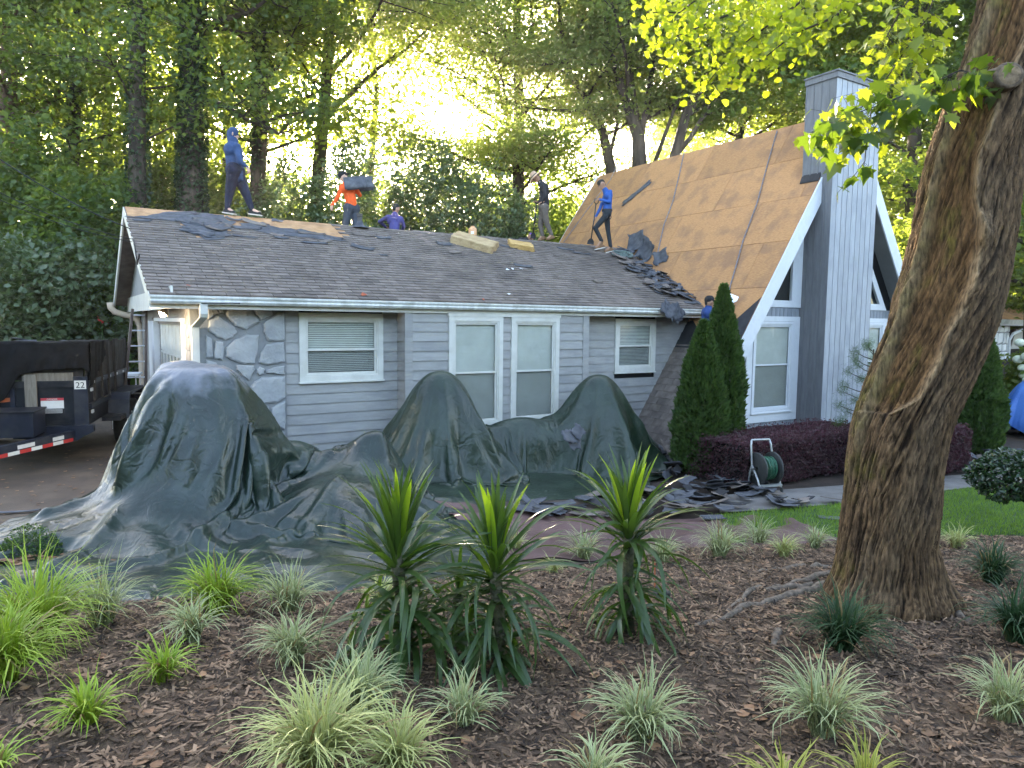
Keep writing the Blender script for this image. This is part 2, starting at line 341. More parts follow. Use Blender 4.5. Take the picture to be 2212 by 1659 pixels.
def window(o, d, n, s0, s1, z0, z1, tw=.085, rail=.5, tm='trim', blind='full', lab=None, deep=.5):
    """casing outside, two sashes with panes, blind slats, a dark room box behind"""
    o, d, n = Vector(o), Vector(d), Vector(n); mb = MB()
    def fr(mb, a, b, c, e, w, d0, d1):
        mb.obox(o, d, n, UP, (a, d0, e - w), (b, d1, e)); mb.obox(o, d, n, UP, (a, d0, c), (b, d1, c + w))
        mb.obox(o, d, n, UP, (a, d0, c + w), (a + w, d1, e - w)); mb.obox(o, d, n, UP, (b - w, d0, c + w), (b, d1, e - w))
    fr(mb, s0, s1, z0, z1, tw, -.02, .045)
    fr(mb, s0 + tw, s1 - tw, z0 + tw, z1 - tw, .03, -.02, .03)
    win = mb.build('window', tm, house)
    if lab: win['label'] = lab
    a, b, c, e = s0 + tw + .03, s1 - tw - .03, z0 + tw + .03, z1 - tw - .03; zm = c + (e - c)*rail
    mb = MB(); mb.obox(o, d, n, UP, (s0 - .015, .01, z0 - .025), (s1 + .015, .065, z0 + .003)); mb.build('sill', tm, win)
    for (c1, e1, off) in ((zm - .005, e, .012), (c, zm + .02, -.004)):
        mb = MB(); fr(mb, a, b, c1, e1, .033, off - .02, off); mb.build('sash', tm, win)
        mb = MB(); mb.obox(o, d, n, UP, (a + .033, off - .013, c1 + .033), (b - .033, off - .010, e1 - .033)); mb.build('pane', 'glass', win)
    mb = MB(); mb.obox(o, d, n, UP, (a + .03, .0015, c + .03), (b - .03, .0025, zm - .01)); mb.build('insect_screen', 'insect_screen', win)
    mb = MB(); zz = e - .02
    while zz > c + .02:
        tl = .0195 if blind == 'full' else .0175
        mb.obox(o, d, (n + UP*1.25).normalized(), (UP - n*1.1).normalized(), (a + .01, -.03, 0), (b - .01, -.004, .0015)) if False else None
        p = o + n*(-.035) + UP*zz
        mb.add([p + d*(a+.01) - n*.009 + UP*tl, p + d*(b-.01) - n*.009 + UP*tl, p + d*(b-.01) + n*.009 - UP*tl*.2, p + d*(a+.01) + n*.009 - UP*tl*.2], [(0, 1, 2, 3)])
        zz -= .0235 if blind == 'full' else .03
    s_ = mb.build('blind_slats', 'blind', win); s_['kind'] = 'stuff'
    mb = MB(); mb.obox(o, d, n, UP, (a - .05, -deep - .05, c - .05), (b + .05, -deep, e + .05)); mb.obox(o, d, n, UP, (a - .06, -deep, c - .06), (a - .05, -.03, e + .06))
    mb.obox(o, d, n, UP, (b + .05, -deep, c - .06), (b + .06, -.03, e + .06)); mb.obox(o, d, n, UP, (a - .06, -deep, e + .05), (b + .06, -.03, e + .06)); mb.obox(o, d, n, UP, (a - .06, -deep, c - .06), (b + .06, -.03, c - .05))
    mb.build('reveal', 'room', win)
    return win

U_, V_ = Vector((1, 0, 0)), Vector((0, 1, 0)); NF = Vector((0, -1, 0)); NW = Vector((-1, 0, 0))
VW, VBAY, UB0, UB1, ZS, ZG = .36, .035, 3.83, 7.70, 2.39, -.42
def rect(px0, py0, px1, py1, v):
    a = on_v(px0, py0, v); b = on_v(px1, py1, v); return (a.x, b.x, b.z, a.z)
w1 = rect(641, 684, 826, 825, VW); w4 = rect(1325, 685, 1411, 795, VW)
w2 = list(rect(965, 686, 1083, 806, VBAY)); w3 = list(rect(1100, 686, 1204, 801, VBAY))
w1 = (w1[0], w1[1], w1[2], 2.37); w4 = (w4[0], w4[1], w4[2], 2.35)
w2[3] = w3[3] = 2.35; w2[2] = w3[2] = .36
sh = lambda w, k=.07: (w[0] + k, w[1] - k, w[2] + k, w[3] - k)
fw = wallback('front_wall', (0, VW, 0), U_, NF, 1.8, UB0 + .02, -.42, 2.46, [sh(w1)]); fw2 = wallback('front_wall', (0, VW, 0), U_, NF, UB1 - .02, 10.9, -.42, 2.46, [sh(w4)])
siding(fw, (0, VW, 0), U_, NF, 1.93, UB0 - .002, .08, ZS, [w1])
siding(fw2, (0, VW, 0), U_, NF, UB1 + .1, lambda z: ucut(z) + .12, -.4, ZS, [w4])
bw = wallback('bay_wall', (0, VBAY, 0), U_, NF, UB0, UB1, -.42, 2.46, [sh(w2), sh(w3)])
siding(bw, (0, VBAY, 0), U_, NF, UB0 + .12, UB1 - .12, -.4, ZS, [w2, w3])
for bx_ in (((UB0 - .022, VBAY - .034, -.4), (UB0 + .12, VBAY + .002, ZS)), ((UB1 - .12, VBAY - .034, -.4), (UB1 + .022, VBAY + .002, ZS))):
    mb = MB(); mb.box(*bx_); mb.build('corner_board', 'siding', bw)
rw = wallback('bay_return_wall', (UB0, VBAY, 0), V_, NW, 0, .325, -.42, 2.46)
siding(rw, (UB0, VBAY, 0), V_, NW, .005, .32, -.4, ZS)
window((0, VW, 0), U_, NF, *w1, rail=.44, lab='wide window with half-drawn blind beside the stone pillar', blind='wide')
window((0, VW, 0), U_, NF, *w4, rail=.48, lab='small window next to the steep roof', blind='wide')
window((0, VBAY, 0), U_, NF, *w2, rail=.49, lab='tall window on the left of the bay')
window((0, VBAY, 0), U_, NF, *w3, rail=.49, lab='tall window on the right of the bay')
mb = MB(); mb.box((w2[0] - .02, VBAY - .055, 2.345), (w3[1] + .02, VBAY, 2.392)); mb.build('window_header', 'trim', house)

# stone pillar at the corner
sp = MB(); sp.box((.54, VW - .055, 0), (1.92, VW + .05, 2.42)); sp = sp.build('stone_pillar', 'mortar', house)
Z6 = lambda x, y: on_v(302.4 + x*.2734, 622.1 + y*.2734, VW - .06)
stones = [[(660,210),(870,205),(880,240),(940,312),(830,375),(740,350),(690,300),(665,260)], [(885,210),(1015,205),(1040,245),(1000,270),(945,298),(905,250)],
 [(962,315),(1080,235),(1128,230),(1135,455),(1002,462),(967,390)], [(535,310),(600,265),(745,358),(760,400),(728,438),(665,462),(600,440),(530,390)],
 [(512,420),(558,450),(575,600),(515,605)], [(592,467),(648,478),(658,520),(648,622),(582,608),(580,540)],
 [(672,520),(742,452),(830,407),(933,412),(922,560),(903,638),(820,648),(720,618),(670,593)], [(942,560),(987,487),(1060,472),(1130,464),(1143,618),(1080,638),(1000,652),(928,633)],
 [(917,680),(945,662),(983,682),(973,718),(937,732),(917,710)], [(992,690),(1050,667),(1138,652),(1143,722),(1080,720),(992,713)],
 [(757,652),(898,657),(903,690),(860,775),(802,738),(757,690)], [(902,780),(960,747),(1143,738),(1150,903),(1080,948),(962,962),(892,880),(873,820)],
 [(1042,990),(1080,962),(1148,928),(1158,1100),(1152,1162),(1062,1128),(1033,1060)], [(602,217),(638,212),(648,248),(620,248)], [(520,215),(590,217),(615,250),(580,262),(525,300)],
 [(652,656),(742,702),(850,800),(890,900),(700,920),(640,760)], [(972,982),(1024,978),(1028,1050),(1000,1090),(900,960),(960,972)], [(520,620),(600,640),(640,700),(630,800),(520,800)],
 [(700,935),(895,915),(990,1090),(1020,1200),(800,1220),(690,1100)], [(1040,1150),(1150,1180),(1160,1400),(1040,1380)], [(520,820),(630,820),(685,1000),(660,1200),(520,1180)]]
def stone(pts, name, m, parent, off, n=NF, h=.045):
    c = sum(pts, Vector()) / len(pts); loop = []
    for i, p in enumerate(pts):                       # roughen the outline
        q = pts[(i+1) % len(pts)]; loop.append(p)
        for t in (.33, .67): loop.append(p.lerp(q, t) + (c - p.lerp(q, t)).normalized()*rnd.uniform(-.006, .010))
    k = len(loop); rings = [[p for p in loop], [p.lerp(c, .03) + n*h*rnd.uniform(.6, .8) for p in loop], [p.lerp(c, .16) + n*h*rnd.uniform(.9, 1.05) for p in loop], [p.lerp(c, .5) + n*h*rnd.uniform(.98, 1.06) for p in loop]]
    vs = [v + n*off for r in rings for v in r] + [c + n*(off + h*1.02)]
    fs = [(r*k + i, r*k + (i+1) % k, (r+1)*k + (i+1) % k, (r+1)*k + i) for r in range(3) for i in range(k)] + [(3*k + i, 3*k + (i+1) % k, 4*k) for i in range(k)]
    mb = MB(); mb.add(vs, fs); return mb.build(name, m, parent)
for poly in stones: stone([Z6(x, y) for x, y in poly][::-1] if False else [Z6(x, y) for x, y in poly], 'stone', 'stone', sp, -.005)

# west end: wall with the garage door, gable above
g0, g1 = .80, 4.40
ww = wallback('west_wall', (.55, VW, 0), V_, NW, .0, 7.3, 0, 2.46, [(g0 - VW, g1 - VW, 0, 2.15)], m='siding_warm')
siding(ww, (.55, VW, 0), V_, NW, .0, g0 - .1 - VW, .08, 2.3, ex=.19, m='siding_warm')
siding(ww, (.55, VW, 0), V_, NW, g1 + 1.0 - VW, 7.3, .08, 2.3, ex=.19, m='siding_warm')
siding(ww, (.55, VW, 0), V_, NW, g0 - .1 - VW, g1 + 1.0 - VW, 2.26, 2.42, ex=.19, m='siding_warm')
mb = MB(); mb.box((.48, g0 - .06, 2.20), (.57, g1 + .06, 2.26)); mb.box((.48, g0 - .04, 0), (.57, g0, 2.20)); mb.box((.46, g1, 0), (.57, g1 + .95, 2.20)); mb.build('garage_door_casing', 'trimwhite', house)
mb = MB(); mb.box((.60, g0, 0), (.64, g1, 2.20)); gd = mb.build('garage_door', 'trim', house)
npan = 8; pw = (g1 - g0) / npan
for i in range(npan):
    for j in range(4):
        a, b = g0 + i*pw, g0 + (i+1)*pw; c, e = j*.55, (j+1)*.55
        if j == 2:
            mb = MB(); mb.box((.588, a + .07, c + .07), (.593, b - .07, e - .05)); mb.build('pane', 'glass', gd)
        mb = MB()
        if j == 2:
            for q in (((.58, a + .01, c + .01), (.6, b - .01, c + .07)), ((.58, a + .01, e - .05), (.6, b - .01, e - .01)), ((.58, a + .01, c + .07), (.6, a + .07, e - .05)), ((.58, b - .07, c + .07), (.6, b - .01, e - .05))): mb.box(*q)
        else:
            mb.box((.585, a + .01, c + .01), (.6, b - .01, e - .01)); mb.box((.578, a + .06, c + .06), (.5855, b - .06, e - .06))
        mb.build('door_panel', 'trim', gd)
# gable triangle and its frieze
mb = MB(); mb.prism([(.30, .25, ZE - .02), (.30, 2*S - .25, ZE - .02), (.30, S, ZR - .08)], (.08, 0, 0)); mb.build('gable_end', 'soffit', house)
mb = MB(); mb.box((.27, .04, ZE - .2), (.299, 2*S - .04, ZE + .12)); mb.box((.02, .02, ZE - .2), (.3, .22, ZE - .02)); mb.build('gable_frieze', 'trim', house)
KR = (ZR - ZE) / S
for a, b in (((0, 0, ZE), (0, S, ZR)), ((0, 2*S, ZE), (0, S, ZR))):
    mb = MB(); a, b = Vector(a), Vector(b); mb.hexa([a + Vector((-.012, 0, -.19)), a + Vector((.02, 0, -.19)), a + Vector((.02, 0, -.012)), a + Vector((-.012, 0, -.012)),
        b + Vector((-.012, 0, -.19)), b + Vector((.02, 0, -.19)), b + Vector((.02, 0, -.012)), b + Vector((-.012, 0, -.012))]); mb.build('rake_board', 'trim', house)

# wing roof: deck, shingles, bare strip along the ridge
ue = ucut(ZE) + .25; ur = ucut(ZR) + .25
mb = MB(); mb.hexa([(0, 0, ZE - .06), (ue, 0, ZE - .06), (ur, S, ZR - .06), (0, S, ZR - .06), (0, 0, ZE - .012), (ue, 0, ZE - .012), (ur, S, ZR - .012), (0, S, ZR - .012)])
mb.hexa([(0, S, ZR - .06), (ur, S, ZR - .06), (ur, 2*S, ZE - .06), (0, 2*S, ZE - .06), (0, S, ZR - .012), (ur, S, ZR - .012), (ur, 2*S, ZE - .012), (0, 2*S, ZE - .012)])
wroof = mb.build('wing_roof', 'shingle', house)
mb = MB()
for a, b in ((.02, 2.44), (2.445, 4.88), (4.885, 6.3)): mb.hexa([(a, S - 1.6, ZR - 1.6*KR - .012), (b, S - 1.6, ZR - 1.6*KR - .012), (b, S, ZR - .012), (a, S, ZR - .012), (a, S - 1.6, ZR - 1.6*KR - .002), (b, S - 1.6, ZR - 1.6*KR - .002), (b, S, ZR - .002), (a, S, ZR - .002)])
mb.build('sheathing_panel', 'osb_light', wroof)
SL = math.hypot(S, ZR - ZE); ca, sa = S / SL, (ZR - ZE) / SL
def RP(u, t, h=0.0):      # point on the front slope, t up from the eave along the slope, h above it
    return Vector((u, t*ca - h*sa, ZE + t*sa + h*ca))
Z1 = lambda x, y: (216 + x*.293, 241.9 + y*.293)
def r_ut(px, py):
    p = on_roof(px, py); return p.x, p.y / ca
torn = [r_ut(*Z1(x, y)) for x, y in [(165,830),(330,835),(450,850),(560,850),(640,920),(760,990),(880,985),(890,920),(930,850),(1010,870),(1200,900),(1330,925),(1500,935),(1640,935),(1780,950)]] 
torn = [(-.3, torn[0][1])] + torn + [(torn[-1][0] + .12, SL + .3), (-.3, SL + .3)]
tx = np.array([p[0] for p in torn]); ty = np.array([p[1] for p in torn])
ex = .135; tw = .335; tabs = []
for r in range(int(SL/ex) + 1):
    t = r*ex; off = (r % 2)*tw/2 + rnd.uniform(-.01, .01); u = -off
    while u < ue + .2:
        uc, tcn = u + tw/2, t + ex/2
        z = ZE + tcn*sa
        if uc - tw/2 < ucut(z) + .1 and not inpoly(np.array([uc]), np.array([tcn + .06]), torn)[0] and tcn < SL - .02:
            a, b = max(u, -.02), u + tw - .010
            if b - a > .06: tabs.append((a, b, t, rnd.uniform(-.003, .003), rnd.uniform(0, .004)))
        u += tw
def tabverts(a, b, t, j, l):
    e = min(t + ex + .04, SL + .01)
    return [RP(a, t + j, -.006), RP(b, t + j, -.006), RP(b, e, -.008), RP(a, e, -.008), RP(a, t + j, .0125 + l), RP(b, t + j, .0125 + l), RP(b, e, -.001), RP(a, e, -.001)]
camL = OL
tabs.sort(key=lambda q: (RP((q[0]+q[1])/2, q[2]) - camL).length)
for q in tabs[:300]:
    mb = MB(); mb.hexa(tabverts(*q)); mb.build('shingle', 'shingle', wroof)
mb = MB()
for q in tabs[300:]: mb.hexa(tabverts(*q))
o = mb.build('upper_shingles', 'shingle_stuff', wroof); o['kind'] = 'stuff'
# grey underlayment left between the bare strip and the shingles
for fpoly in ([(155,838),(330,828),(440,800),(560,792),(700,800),(880,812),(925,850),(990,862),(935,885),(900,985),(760,1000),(650,935),(560,870),(380,850),(160,842)], [(1010,868),(1180,860),(1230,885),(1330,900),(1460,905),(1560,925),(1700,965),(1790,985),(1640,975),(1440,958),(1200,935),(1020,898)], [(1235,830),(1330,838),(1325,855),(1250,850)]):
    pts = []
    for k in range(len(fpoly)):
        (xa, ya), (xb, yb) = fpoly[k], fpoly[(k+1) % len(fpoly)]
        for t_ in (0, .34, .67): pts.append(RP(*r_ut(*Z1(xa + (xb - xa)*t_ + rnd.uniform(-9, 9), ya + (yb - ya)*t_ + rnd.uniform(-5, 5))), .016))
    mb = MB(); mb.prism(pts[::-1], RP(0, 0, .003) - RP(0, 0, 0)); mb.build('underlayment', 'felt', wroof)
# ridge caps where the shingles still stand
for i in range(22):
    u = 5.75 + i*.32
    if u > ucut(ZR) - .2: break
    mb = MB(); j = rnd.uniform(-.006, .006)
    mb.add([(u, S - .15, ZR - .15*KR + .012 + j), (u + .33, S - .15, ZR - .15*KR + .004 + j), (u + .33, S, ZR + .012 + j), (u, S, ZR + .022 + j), (u, S + .15, ZR - .15*KR + .012 + j), (u + .33, S + .15, ZR - .15*KR + .004 + j)], [(0, 1, 2, 3), (3, 2, 5, 4), (0, 3, 4)])
    mb.build('ridge_cap', 'shingle', wroof)
# eave: fascia, soffit, gutter, downspout
ug = ucut(ZE) + .02
mb = MB(); mb.box((.0, -.012, ZE - .2), (ug, .02, ZE - .03)); mb.build('fascia', 'trim', house)
mb = MB(); mb.box((.02, .02, ZE - .185), (ug, VW + .05, ZE - .17)); mb.build('soffit_board', 'soffit', house)
gp = [(-.016, ZE - .135), (-.10, ZE - .135), (-.125, ZE - .10), (-.115, ZE - .075), (-.135, ZE - .045), (-.135, ZE - .022), (-.12, ZE - .018), (-.12, ZE - .03), (-.016, ZE - .03)]
mb = MB(); mb.prism([(.0, y, z) for y, z in gp], (ug, 0, 0)); mb.build('gutter', 'gutterwhite', house)
mb = MB(); mb.prism([(-.004, y*1.03, z) for y, z in gp], (.006, 0, 0)); mb.build('gutter_end_cap', 'gutterwhite', house)
for uu in (3.4, 7.4): 
    mb = MB(); mb.prism([(uu, y - .002, z - .002) for y, z in gp[1:6]] + [(uu, -.11, ZE - .02), (uu, -.09, ZE - .06)], (.05, 0, 0)); mb.build('gutter_joint', 'gutterwhite', house)
du = on_v(436, 690, -.05).x
mb = MB()
def rect_tube(mb, pts, wd, dp):
    for (a, b) in zip(pts[:-1], pts[1:]):
        mb.hexa([Vector((a[0] - wd/2, a[1] - dp/2, a[2])), Vector((a[0] + wd/2, a[1] - dp/2, a[2])), Vector((a[0] + wd/2, a[1] + dp/2, a[2])), Vector((a[0] - wd/2, a[1] + dp/2, a[2])),
                 Vector((b[0] - wd/2, b[1] - dp/2, b[2])), Vector((b[0] + wd/2, b[1] - dp/2, b[2])), Vector((b[0] + wd/2, b[1] + dp/2, b[2])), Vector((b[0] - wd/2, b[1] + dp/2, b[2]))])
rect_tube(mb, [(du, -.075, ZE - .12), (du, -.078, ZE - .27), (du, -.05, ZE - .32), (du - .02, .02, ZE - .36), (du - .05, .16, ZE - .42), (du - .07, .27, ZE - .46), (du - .07, .28, ZE - .62), (du - .07, .28, .1)], .105, .085)
for k in range(-2, 3): mb.box((du - .07 + k*.02 - .003, .2325, .1), (du - .07 + k*.02 + .003, .237, ZE - .62))
mb.build('downspout', 'trim', house)
# rear gutter end and its copper-coloured downspout, lit by the work lamp
mat('tanpipe', (.52, .40, .30), (.6, .48, .36), .45, 4)
pA = on_u(233, 668, .0); b0 = W(0, 0, 0)
q = [on_u(x, y, uu) for x, y, uu in ((234, 672, -.1), (236, 683, -.08), (245, 692, 0), (262, 697, .12), (278, 700, .25), (293, 707, .36), (300, 722, .36), (303, 760, .36), (308, 850, .36), (311, 900, .36))]
q = [Vector((p.x, 7.62, OL.z + (p.z - OL.z)*(7.62 - OL.y)/(p.y - OL.y))) for p in q]
q = [Vector(((on_v(x, y, 7.62)).x, 7.62, on_v(x, y, 7.62).z)) for x, y in ((234, 672), (236, 683), (245, 692), (262, 697), (278, 700), (293, 707), (300, 722), (303, 760), (308, 850), (311, 900))]
mb = MB(); mb.tube(q, .07, 8); mb.build('rear_downspout', 'tanpipe', house, smooth=True)

# ---- A-frame
def AP(u, v, off=0.0):      # on the west slope
    k = math.hypot(1, M_A); return Vector((u - off*M_A/k, v, ZA - M_A*(UA - u) + off/k))
def AE(u, v, off=0.0):
    k = math.hypot(1, M_A); return Vector((u + off*M_A/k, v, ZA - M_A*(u - UA) + off/k))
u0g = UA - ZA/M_A; ugr = UA - (ZA - ZG)/M_A
mb = MB()
mb.hexa([AP(ugr, VG, -.14), AP(ugr, VB, -.14), (UA, VB, ZA - .30), (UA, VG, ZA - .30), AP(ugr, VG, -.02), AP(ugr, VB, -.02), (UA, VB, ZA - .036), (UA, VG, ZA - .036)])
ar = mb.build('steep_roof', ['osb'], house); mb = MB(); mb.hexa([AE(2*UA - ugr, VG, -.14), (UA, VG, ZA - .30), (UA, VB, ZA - .30), AE(2*UA - ugr, VB, -.14), AE(2*UA - ugr, VG, -.02), (UA, VG, ZA - .036), (UA, VB, ZA - .036), AE(2*UA - ugr, VB, -.02)])
mb.build('steep_roof_east', ['soffit'], house)
KA = math.hypot(1, M_A); LA = ZA / M_A * KA                     # slope length
def UQ(t): return u0g + t/KA                                     # t along the slope from the ground
rowh = [1.22]*4; top = LA; row = 0
v_start = [0.35, -.9, 0.1, -.55, 0]
while top > 2.6:
    bot = max(top - 1.22, 2.62); v = VG - 2.44 + v_start[row % 5] + 1.2
    while v < VB:
        a, b = max(v, VG + .004), min(v + 2.44, VB)
        if b - a > .1:
            cut = bot
            mb = MB(); g = .006; h = rnd.uniform(0, .004)
            g = .005; mb.hexa([AP(UQ(bot + g), a + g, -.018), AP(UQ(bot + g), b - g, -.018), AP(UQ(top - g), b - g, -.018), AP(UQ(top - g), a + g, -.018),
                     AP(UQ(bot + g), a + g, h), AP(UQ(bot + g), b - g, h), AP(UQ(top - g), b - g, h), AP(UQ(top - g), a + g, h)])
            mb.build('sheathing_panel', 'osb', ar)
        v += 2.44
    top = bot; row += 1
    if bot <= 2.63: break
# torn black felt under the bare sheathing, then old shingles down to the ground
fp = [(2.1, VG + .01), (2.1, 1.2), (2.75, 1.2), (2.7, .6), (2.82, .2), (2.65, 0.0), (2.95, -.3), (2.7, -.5), (2.5, -.75), (3.4, VG + .01)]
mb = MB(); mb.prism([AP(UQ(t), v, .006) for t, v in fp][::-1], AP(1, 0, .004) - AP(1, 0)); mb.build('torn_felt', 'blackfelt', ar)
mb = MB(); n = 0; tb = []
for r in range(17):
    t = -.5 + r*.165; u = VG - (r % 2)*.15
    while u < .4:
        tb.append((t, max(u, VG), u + .298)); u += .305
for t, a, b in tb:
    mb = MB(); mb.hexa([AP(UQ(t), b, -.015), AP(UQ(t), a, -.015), AP(UQ(t + .195), a, -.018), AP(UQ(t + .195), b, -.018), AP(UQ(t), b, .012), AP(UQ(t), a, .012), AP(UQ(t + .195), a, .002), AP(UQ(t + .195), b, .002)])
    mb.build('shingle', 'shingle', ar)
# white rake boards, front and back
for (P, ks) in ((AP, 1), (AE, -1)):
    ulo = ugr if ks == 1 else 2*UA - ugr
    for v0, v1, w_ in ((VG - .035, VG, .31), (VB, VB + .03, .2)):
        mb = MB(); mb.hexa([P(ulo, v0, -w_), P(ulo, v1, -w_), P(UA, v1, -w_), P(UA, v0, -w_), P(ulo, v0, -.004), P(ulo, v1, -.004), P(UA, v1, -.004), P(UA, v0, -.004)]); mb.build('rake_board', 'trimwhite', house)
# gable wall
VGW = -.95
gwp = [(u0g + .2, 0), (2*UA - u0g - .2, 0), (UA, ZA - .25)]
mb = MB(); mb.prism([(ugr + .15, VGW + .06, ZG), (2*UA - ugr - .15, VGW + .06, ZG), (UA, VGW + .06, ZA - .22)], (0, .06, 0)); gw = mb.build('gable_wall', 'dark', house)
WU0, WU1 = on_v(1619, 905, VGW).x, on_v(1719, 790, VGW).x
def vboards(part, u0, u1, z0, z1f, v, wd=.135, m='gable', name='batten_board', zlo=None):
    u = u0
    while u < u1 - .01:
        b = min(u + wd, u1); uc = (u + b)/2
        za, zb_, zc = z0, z1f(u + .002), z1f(b - .009)
        if min(zb_, zc) > za + .05:
            mb = MB(); a_, b_ = u + .001, b - (.018 if name == 'chimney_board' else .012)
            mb.hexa([(a_, v - .022, za), (b_, v - .022, za), (b_, v + .055, za), (a_, v + .055, za), (a_, v - .022, zb_), (b_, v - .022, zc), (b_, v + .055, zc), (a_, v + .055, zb_)])
            mb.build(name, m, part)
        u = b
ztop = lambda u: ZA - M_A*abs(UA - u) - .16
wl0 = on_v(1617, 905, VGW).x; wl0 = 9.17
vboards(gw, 11.15, 12.92, ZG, lambda u: min(.16, ztop(u)), VGW)
vboards(gw, 11.3, 12.92, 2.43, lambda u: min(2.64, ztop(u)), VGW)
vboards(gw, 14.61, 18.6, ZG, lambda u: min(.16, ztop(u)), VGW)
vboards(gw, 14.61, 18.0, 2.43, lambda u: min(2.64, ztop(u)), VGW)
vboards(gw, 16.4, 18.4, .16, lambda u: min(2.43, ztop(u)), VGW)
# window left of the chimney with sloping left casing
def gwindow(o, s0, s1, z0, z1, lab):
    return window(o, U_, NF, s0, s1, z0, z1, tw=.06, rail=.52, tm='trimwhite', lab=lab)
gwindow((0, VGW - .02, 0), 11.37, 12.70, .35, 2.33, 'tall window between the stone strip and the chimney')
mb = MB(); v0, v1 = VGW - .05, VGW + .05
mb.prism([(11.17, v0, .14), (12.92, v0, .14), (12.92, v0, 2.44), (11.30, v0, 2.44), (11.17, v0, 2.25), (11.17, v0, .345), (11.365, v0, .345), (11.365, v0, 2.335), (12.705, v0, 2.335), (12.705, v0, .345), (11.17, v0, .343)], (0, .1, 0)); mb.build('window_casing', 'trimwhite', gw)
gwindow((0, VGW - .02, 0), 15.0, 16.25, .35, 2.33, 'tall window right of the chimney')
mb = MB(); mb.box((16.25, v0, .14), (16.42, v1, 2.44)); mb.box((14.62, v0, 2.335), (16.248, v1, 2.44)); mb.box((14.62, v0, .14), (16.248, v1, .345)); mb.build('window_casing', 'trimwhite', gw)
# stone strip along the rake
st = []
for zl_, zh_, sp_ in ((-.38, .02, 2), (.04, .40, 2), (.42, .76, 1), (.78, 1.14, 2), (1.16, 1.55, 1), (1.57, 2.1, 1)):
    l0, l1 = ucut(zl_) + .42, ucut(zh_) + .42; l0, l1 = max(l0, 10.2), max(l1, 10.2); r_ = 11.16
    if sp_ == 1: st.append([(l0, zl_), (r_, zl_ + .02), (r_ - .01, zh_), (l1 + .03, zh_ - .03)])
    else: m0 = (l0 + r_)/2 + rnd.uniform(-.1, .1); st += [[(l0, zl_), (m0 - .01, zl_ + .02), (m0 + .04, zh_), (l1 + .02, zh_ - .05)], [(m0 + .02, zl_), (r_, zl_ + .03), (r_ - .01, zh_ - .02), (m0 + .07, zh_)]]
for q in st: stone([Vector((a, VGW - .0, b)) for a, b in q], 'stone', 'stone', gw, 0)
mb = MB(); mb.prism([(ucut(ZG) + .3, VGW + .02, ZG), (11.18, VGW + .02, ZG), (11.18, VGW + .02, 2.3)], (0, .04, 0)); mb.build('stone_backing', 'mortar', gw)
# triangular windows
for sgn, ua_, lab in ((1, 10.09, 'triangular upper window left of the chimney'), (-1, 11.75, 'triangular upper window right of the chimney')):
    if sgn == 1:
        gl = [(11.82, 2.79), (12.60, 2.79), (12.60, 3.93)]; fr_ = [(11.52, 2.64), (12.93, 2.64), (12.93, 4.70)]
    else: gl = [(15.2, 2.79), (16.03, 2.79), (15.2, 4.0)]; fr_ = [(14.62, 2.64), (16.33, 2.64), (14.62, 5.14)]
    mb = MB(); mb.add([(a, VGW - .045, b) for a, b in gl] + [(a, VGW - .045, b) for a, b in fr_] + [(a, VGW + .02, b) for a, b in gl], [(3, 4, 1, 0), (4, 5, 2, 1), (5, 3, 0, 2), (0, 1, 7, 6), (1, 2, 8, 7), (2, 0, 6, 8)])
    t_ = mb.build('window', 'trimwhite', house); t_['label'] = lab
    mb = MB(); mb.prism([(a, VGW - .01, b) for a, b in gl], (0, .004, 0)); mb.build('pane', 'glass', t_)
    mb = MB(); mb.prism([(a, VGW + .05, b) for a, b in gl], (0, .004, 0)); mb.build('reveal', 'dark', t_)
# chimney
CU0, CU1, CV0, CV1, CZ = 12.93, 14.60, -1.62, -.90, 7.56
mb = MB(); mb.box((CU0 + .02, CV0 + .02, ZG), (CU1 - .02, CV1, CZ)); ch = mb.build('chimney', 'dark', house)
vboards(ch, CU0, CU1, ZG, lambda u: CZ, CV0 + .02, wd=.1857, m='chim_light', name='chimney_board')
v = CV0
while v < CV1 - .02:
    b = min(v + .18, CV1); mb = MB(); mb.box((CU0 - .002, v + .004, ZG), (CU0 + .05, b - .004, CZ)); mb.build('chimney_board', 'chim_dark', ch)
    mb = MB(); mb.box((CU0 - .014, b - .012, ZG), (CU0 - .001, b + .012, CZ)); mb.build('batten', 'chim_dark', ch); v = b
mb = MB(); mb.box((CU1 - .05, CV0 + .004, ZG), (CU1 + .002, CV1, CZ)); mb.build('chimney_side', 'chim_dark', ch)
mb = MB(); mb.box((CU0 - .035, CV0 - .035, CZ - .10), (CU1 + .035, CV1 + .03, CZ + .02)); mb.box((CU0 - .06, CV0 - .06, CZ + .02), (CU1 + .06, CV1 + .05, CZ + .05)); mb.build('chimney_cap', 'chim_dark', ch)
zf = ZA - M_A*(UA - CU0)
mb = MB(); mb.hexa([(CU0 - .075, VG + .01, zf - .09), (CU0 + .01, VG + .01, zf + .04), (CU0 + .01, CV1 + .02, zf + .04), (CU0 - .075, CV1 + .02, zf - .09), (CU0 - .08, VG + .01, zf - .07), (CU0 - .003, VG + .01, zf + .10), (CU0 - .003, CV1 + .02, zf + .10), (CU0 - .08, CV1 + .02, zf - .07)]); mb.build('flashing', 'blackfelt', ch)
mb = MB(); mb.box((.6, 2*S - .6, 0), (11, 2*S - .5, 2.4)); mb.build('rear_wall', 'siding', house)
mb = MB(); mb.prism([(u0g + .1, VB - .1, 0), (2*UA - u0g - .1, VB - .1, 0), (UA, VB - .1, ZA - .2)], (0, .1, 0)); mb.build('rear_gable_wall', 'gable', house)

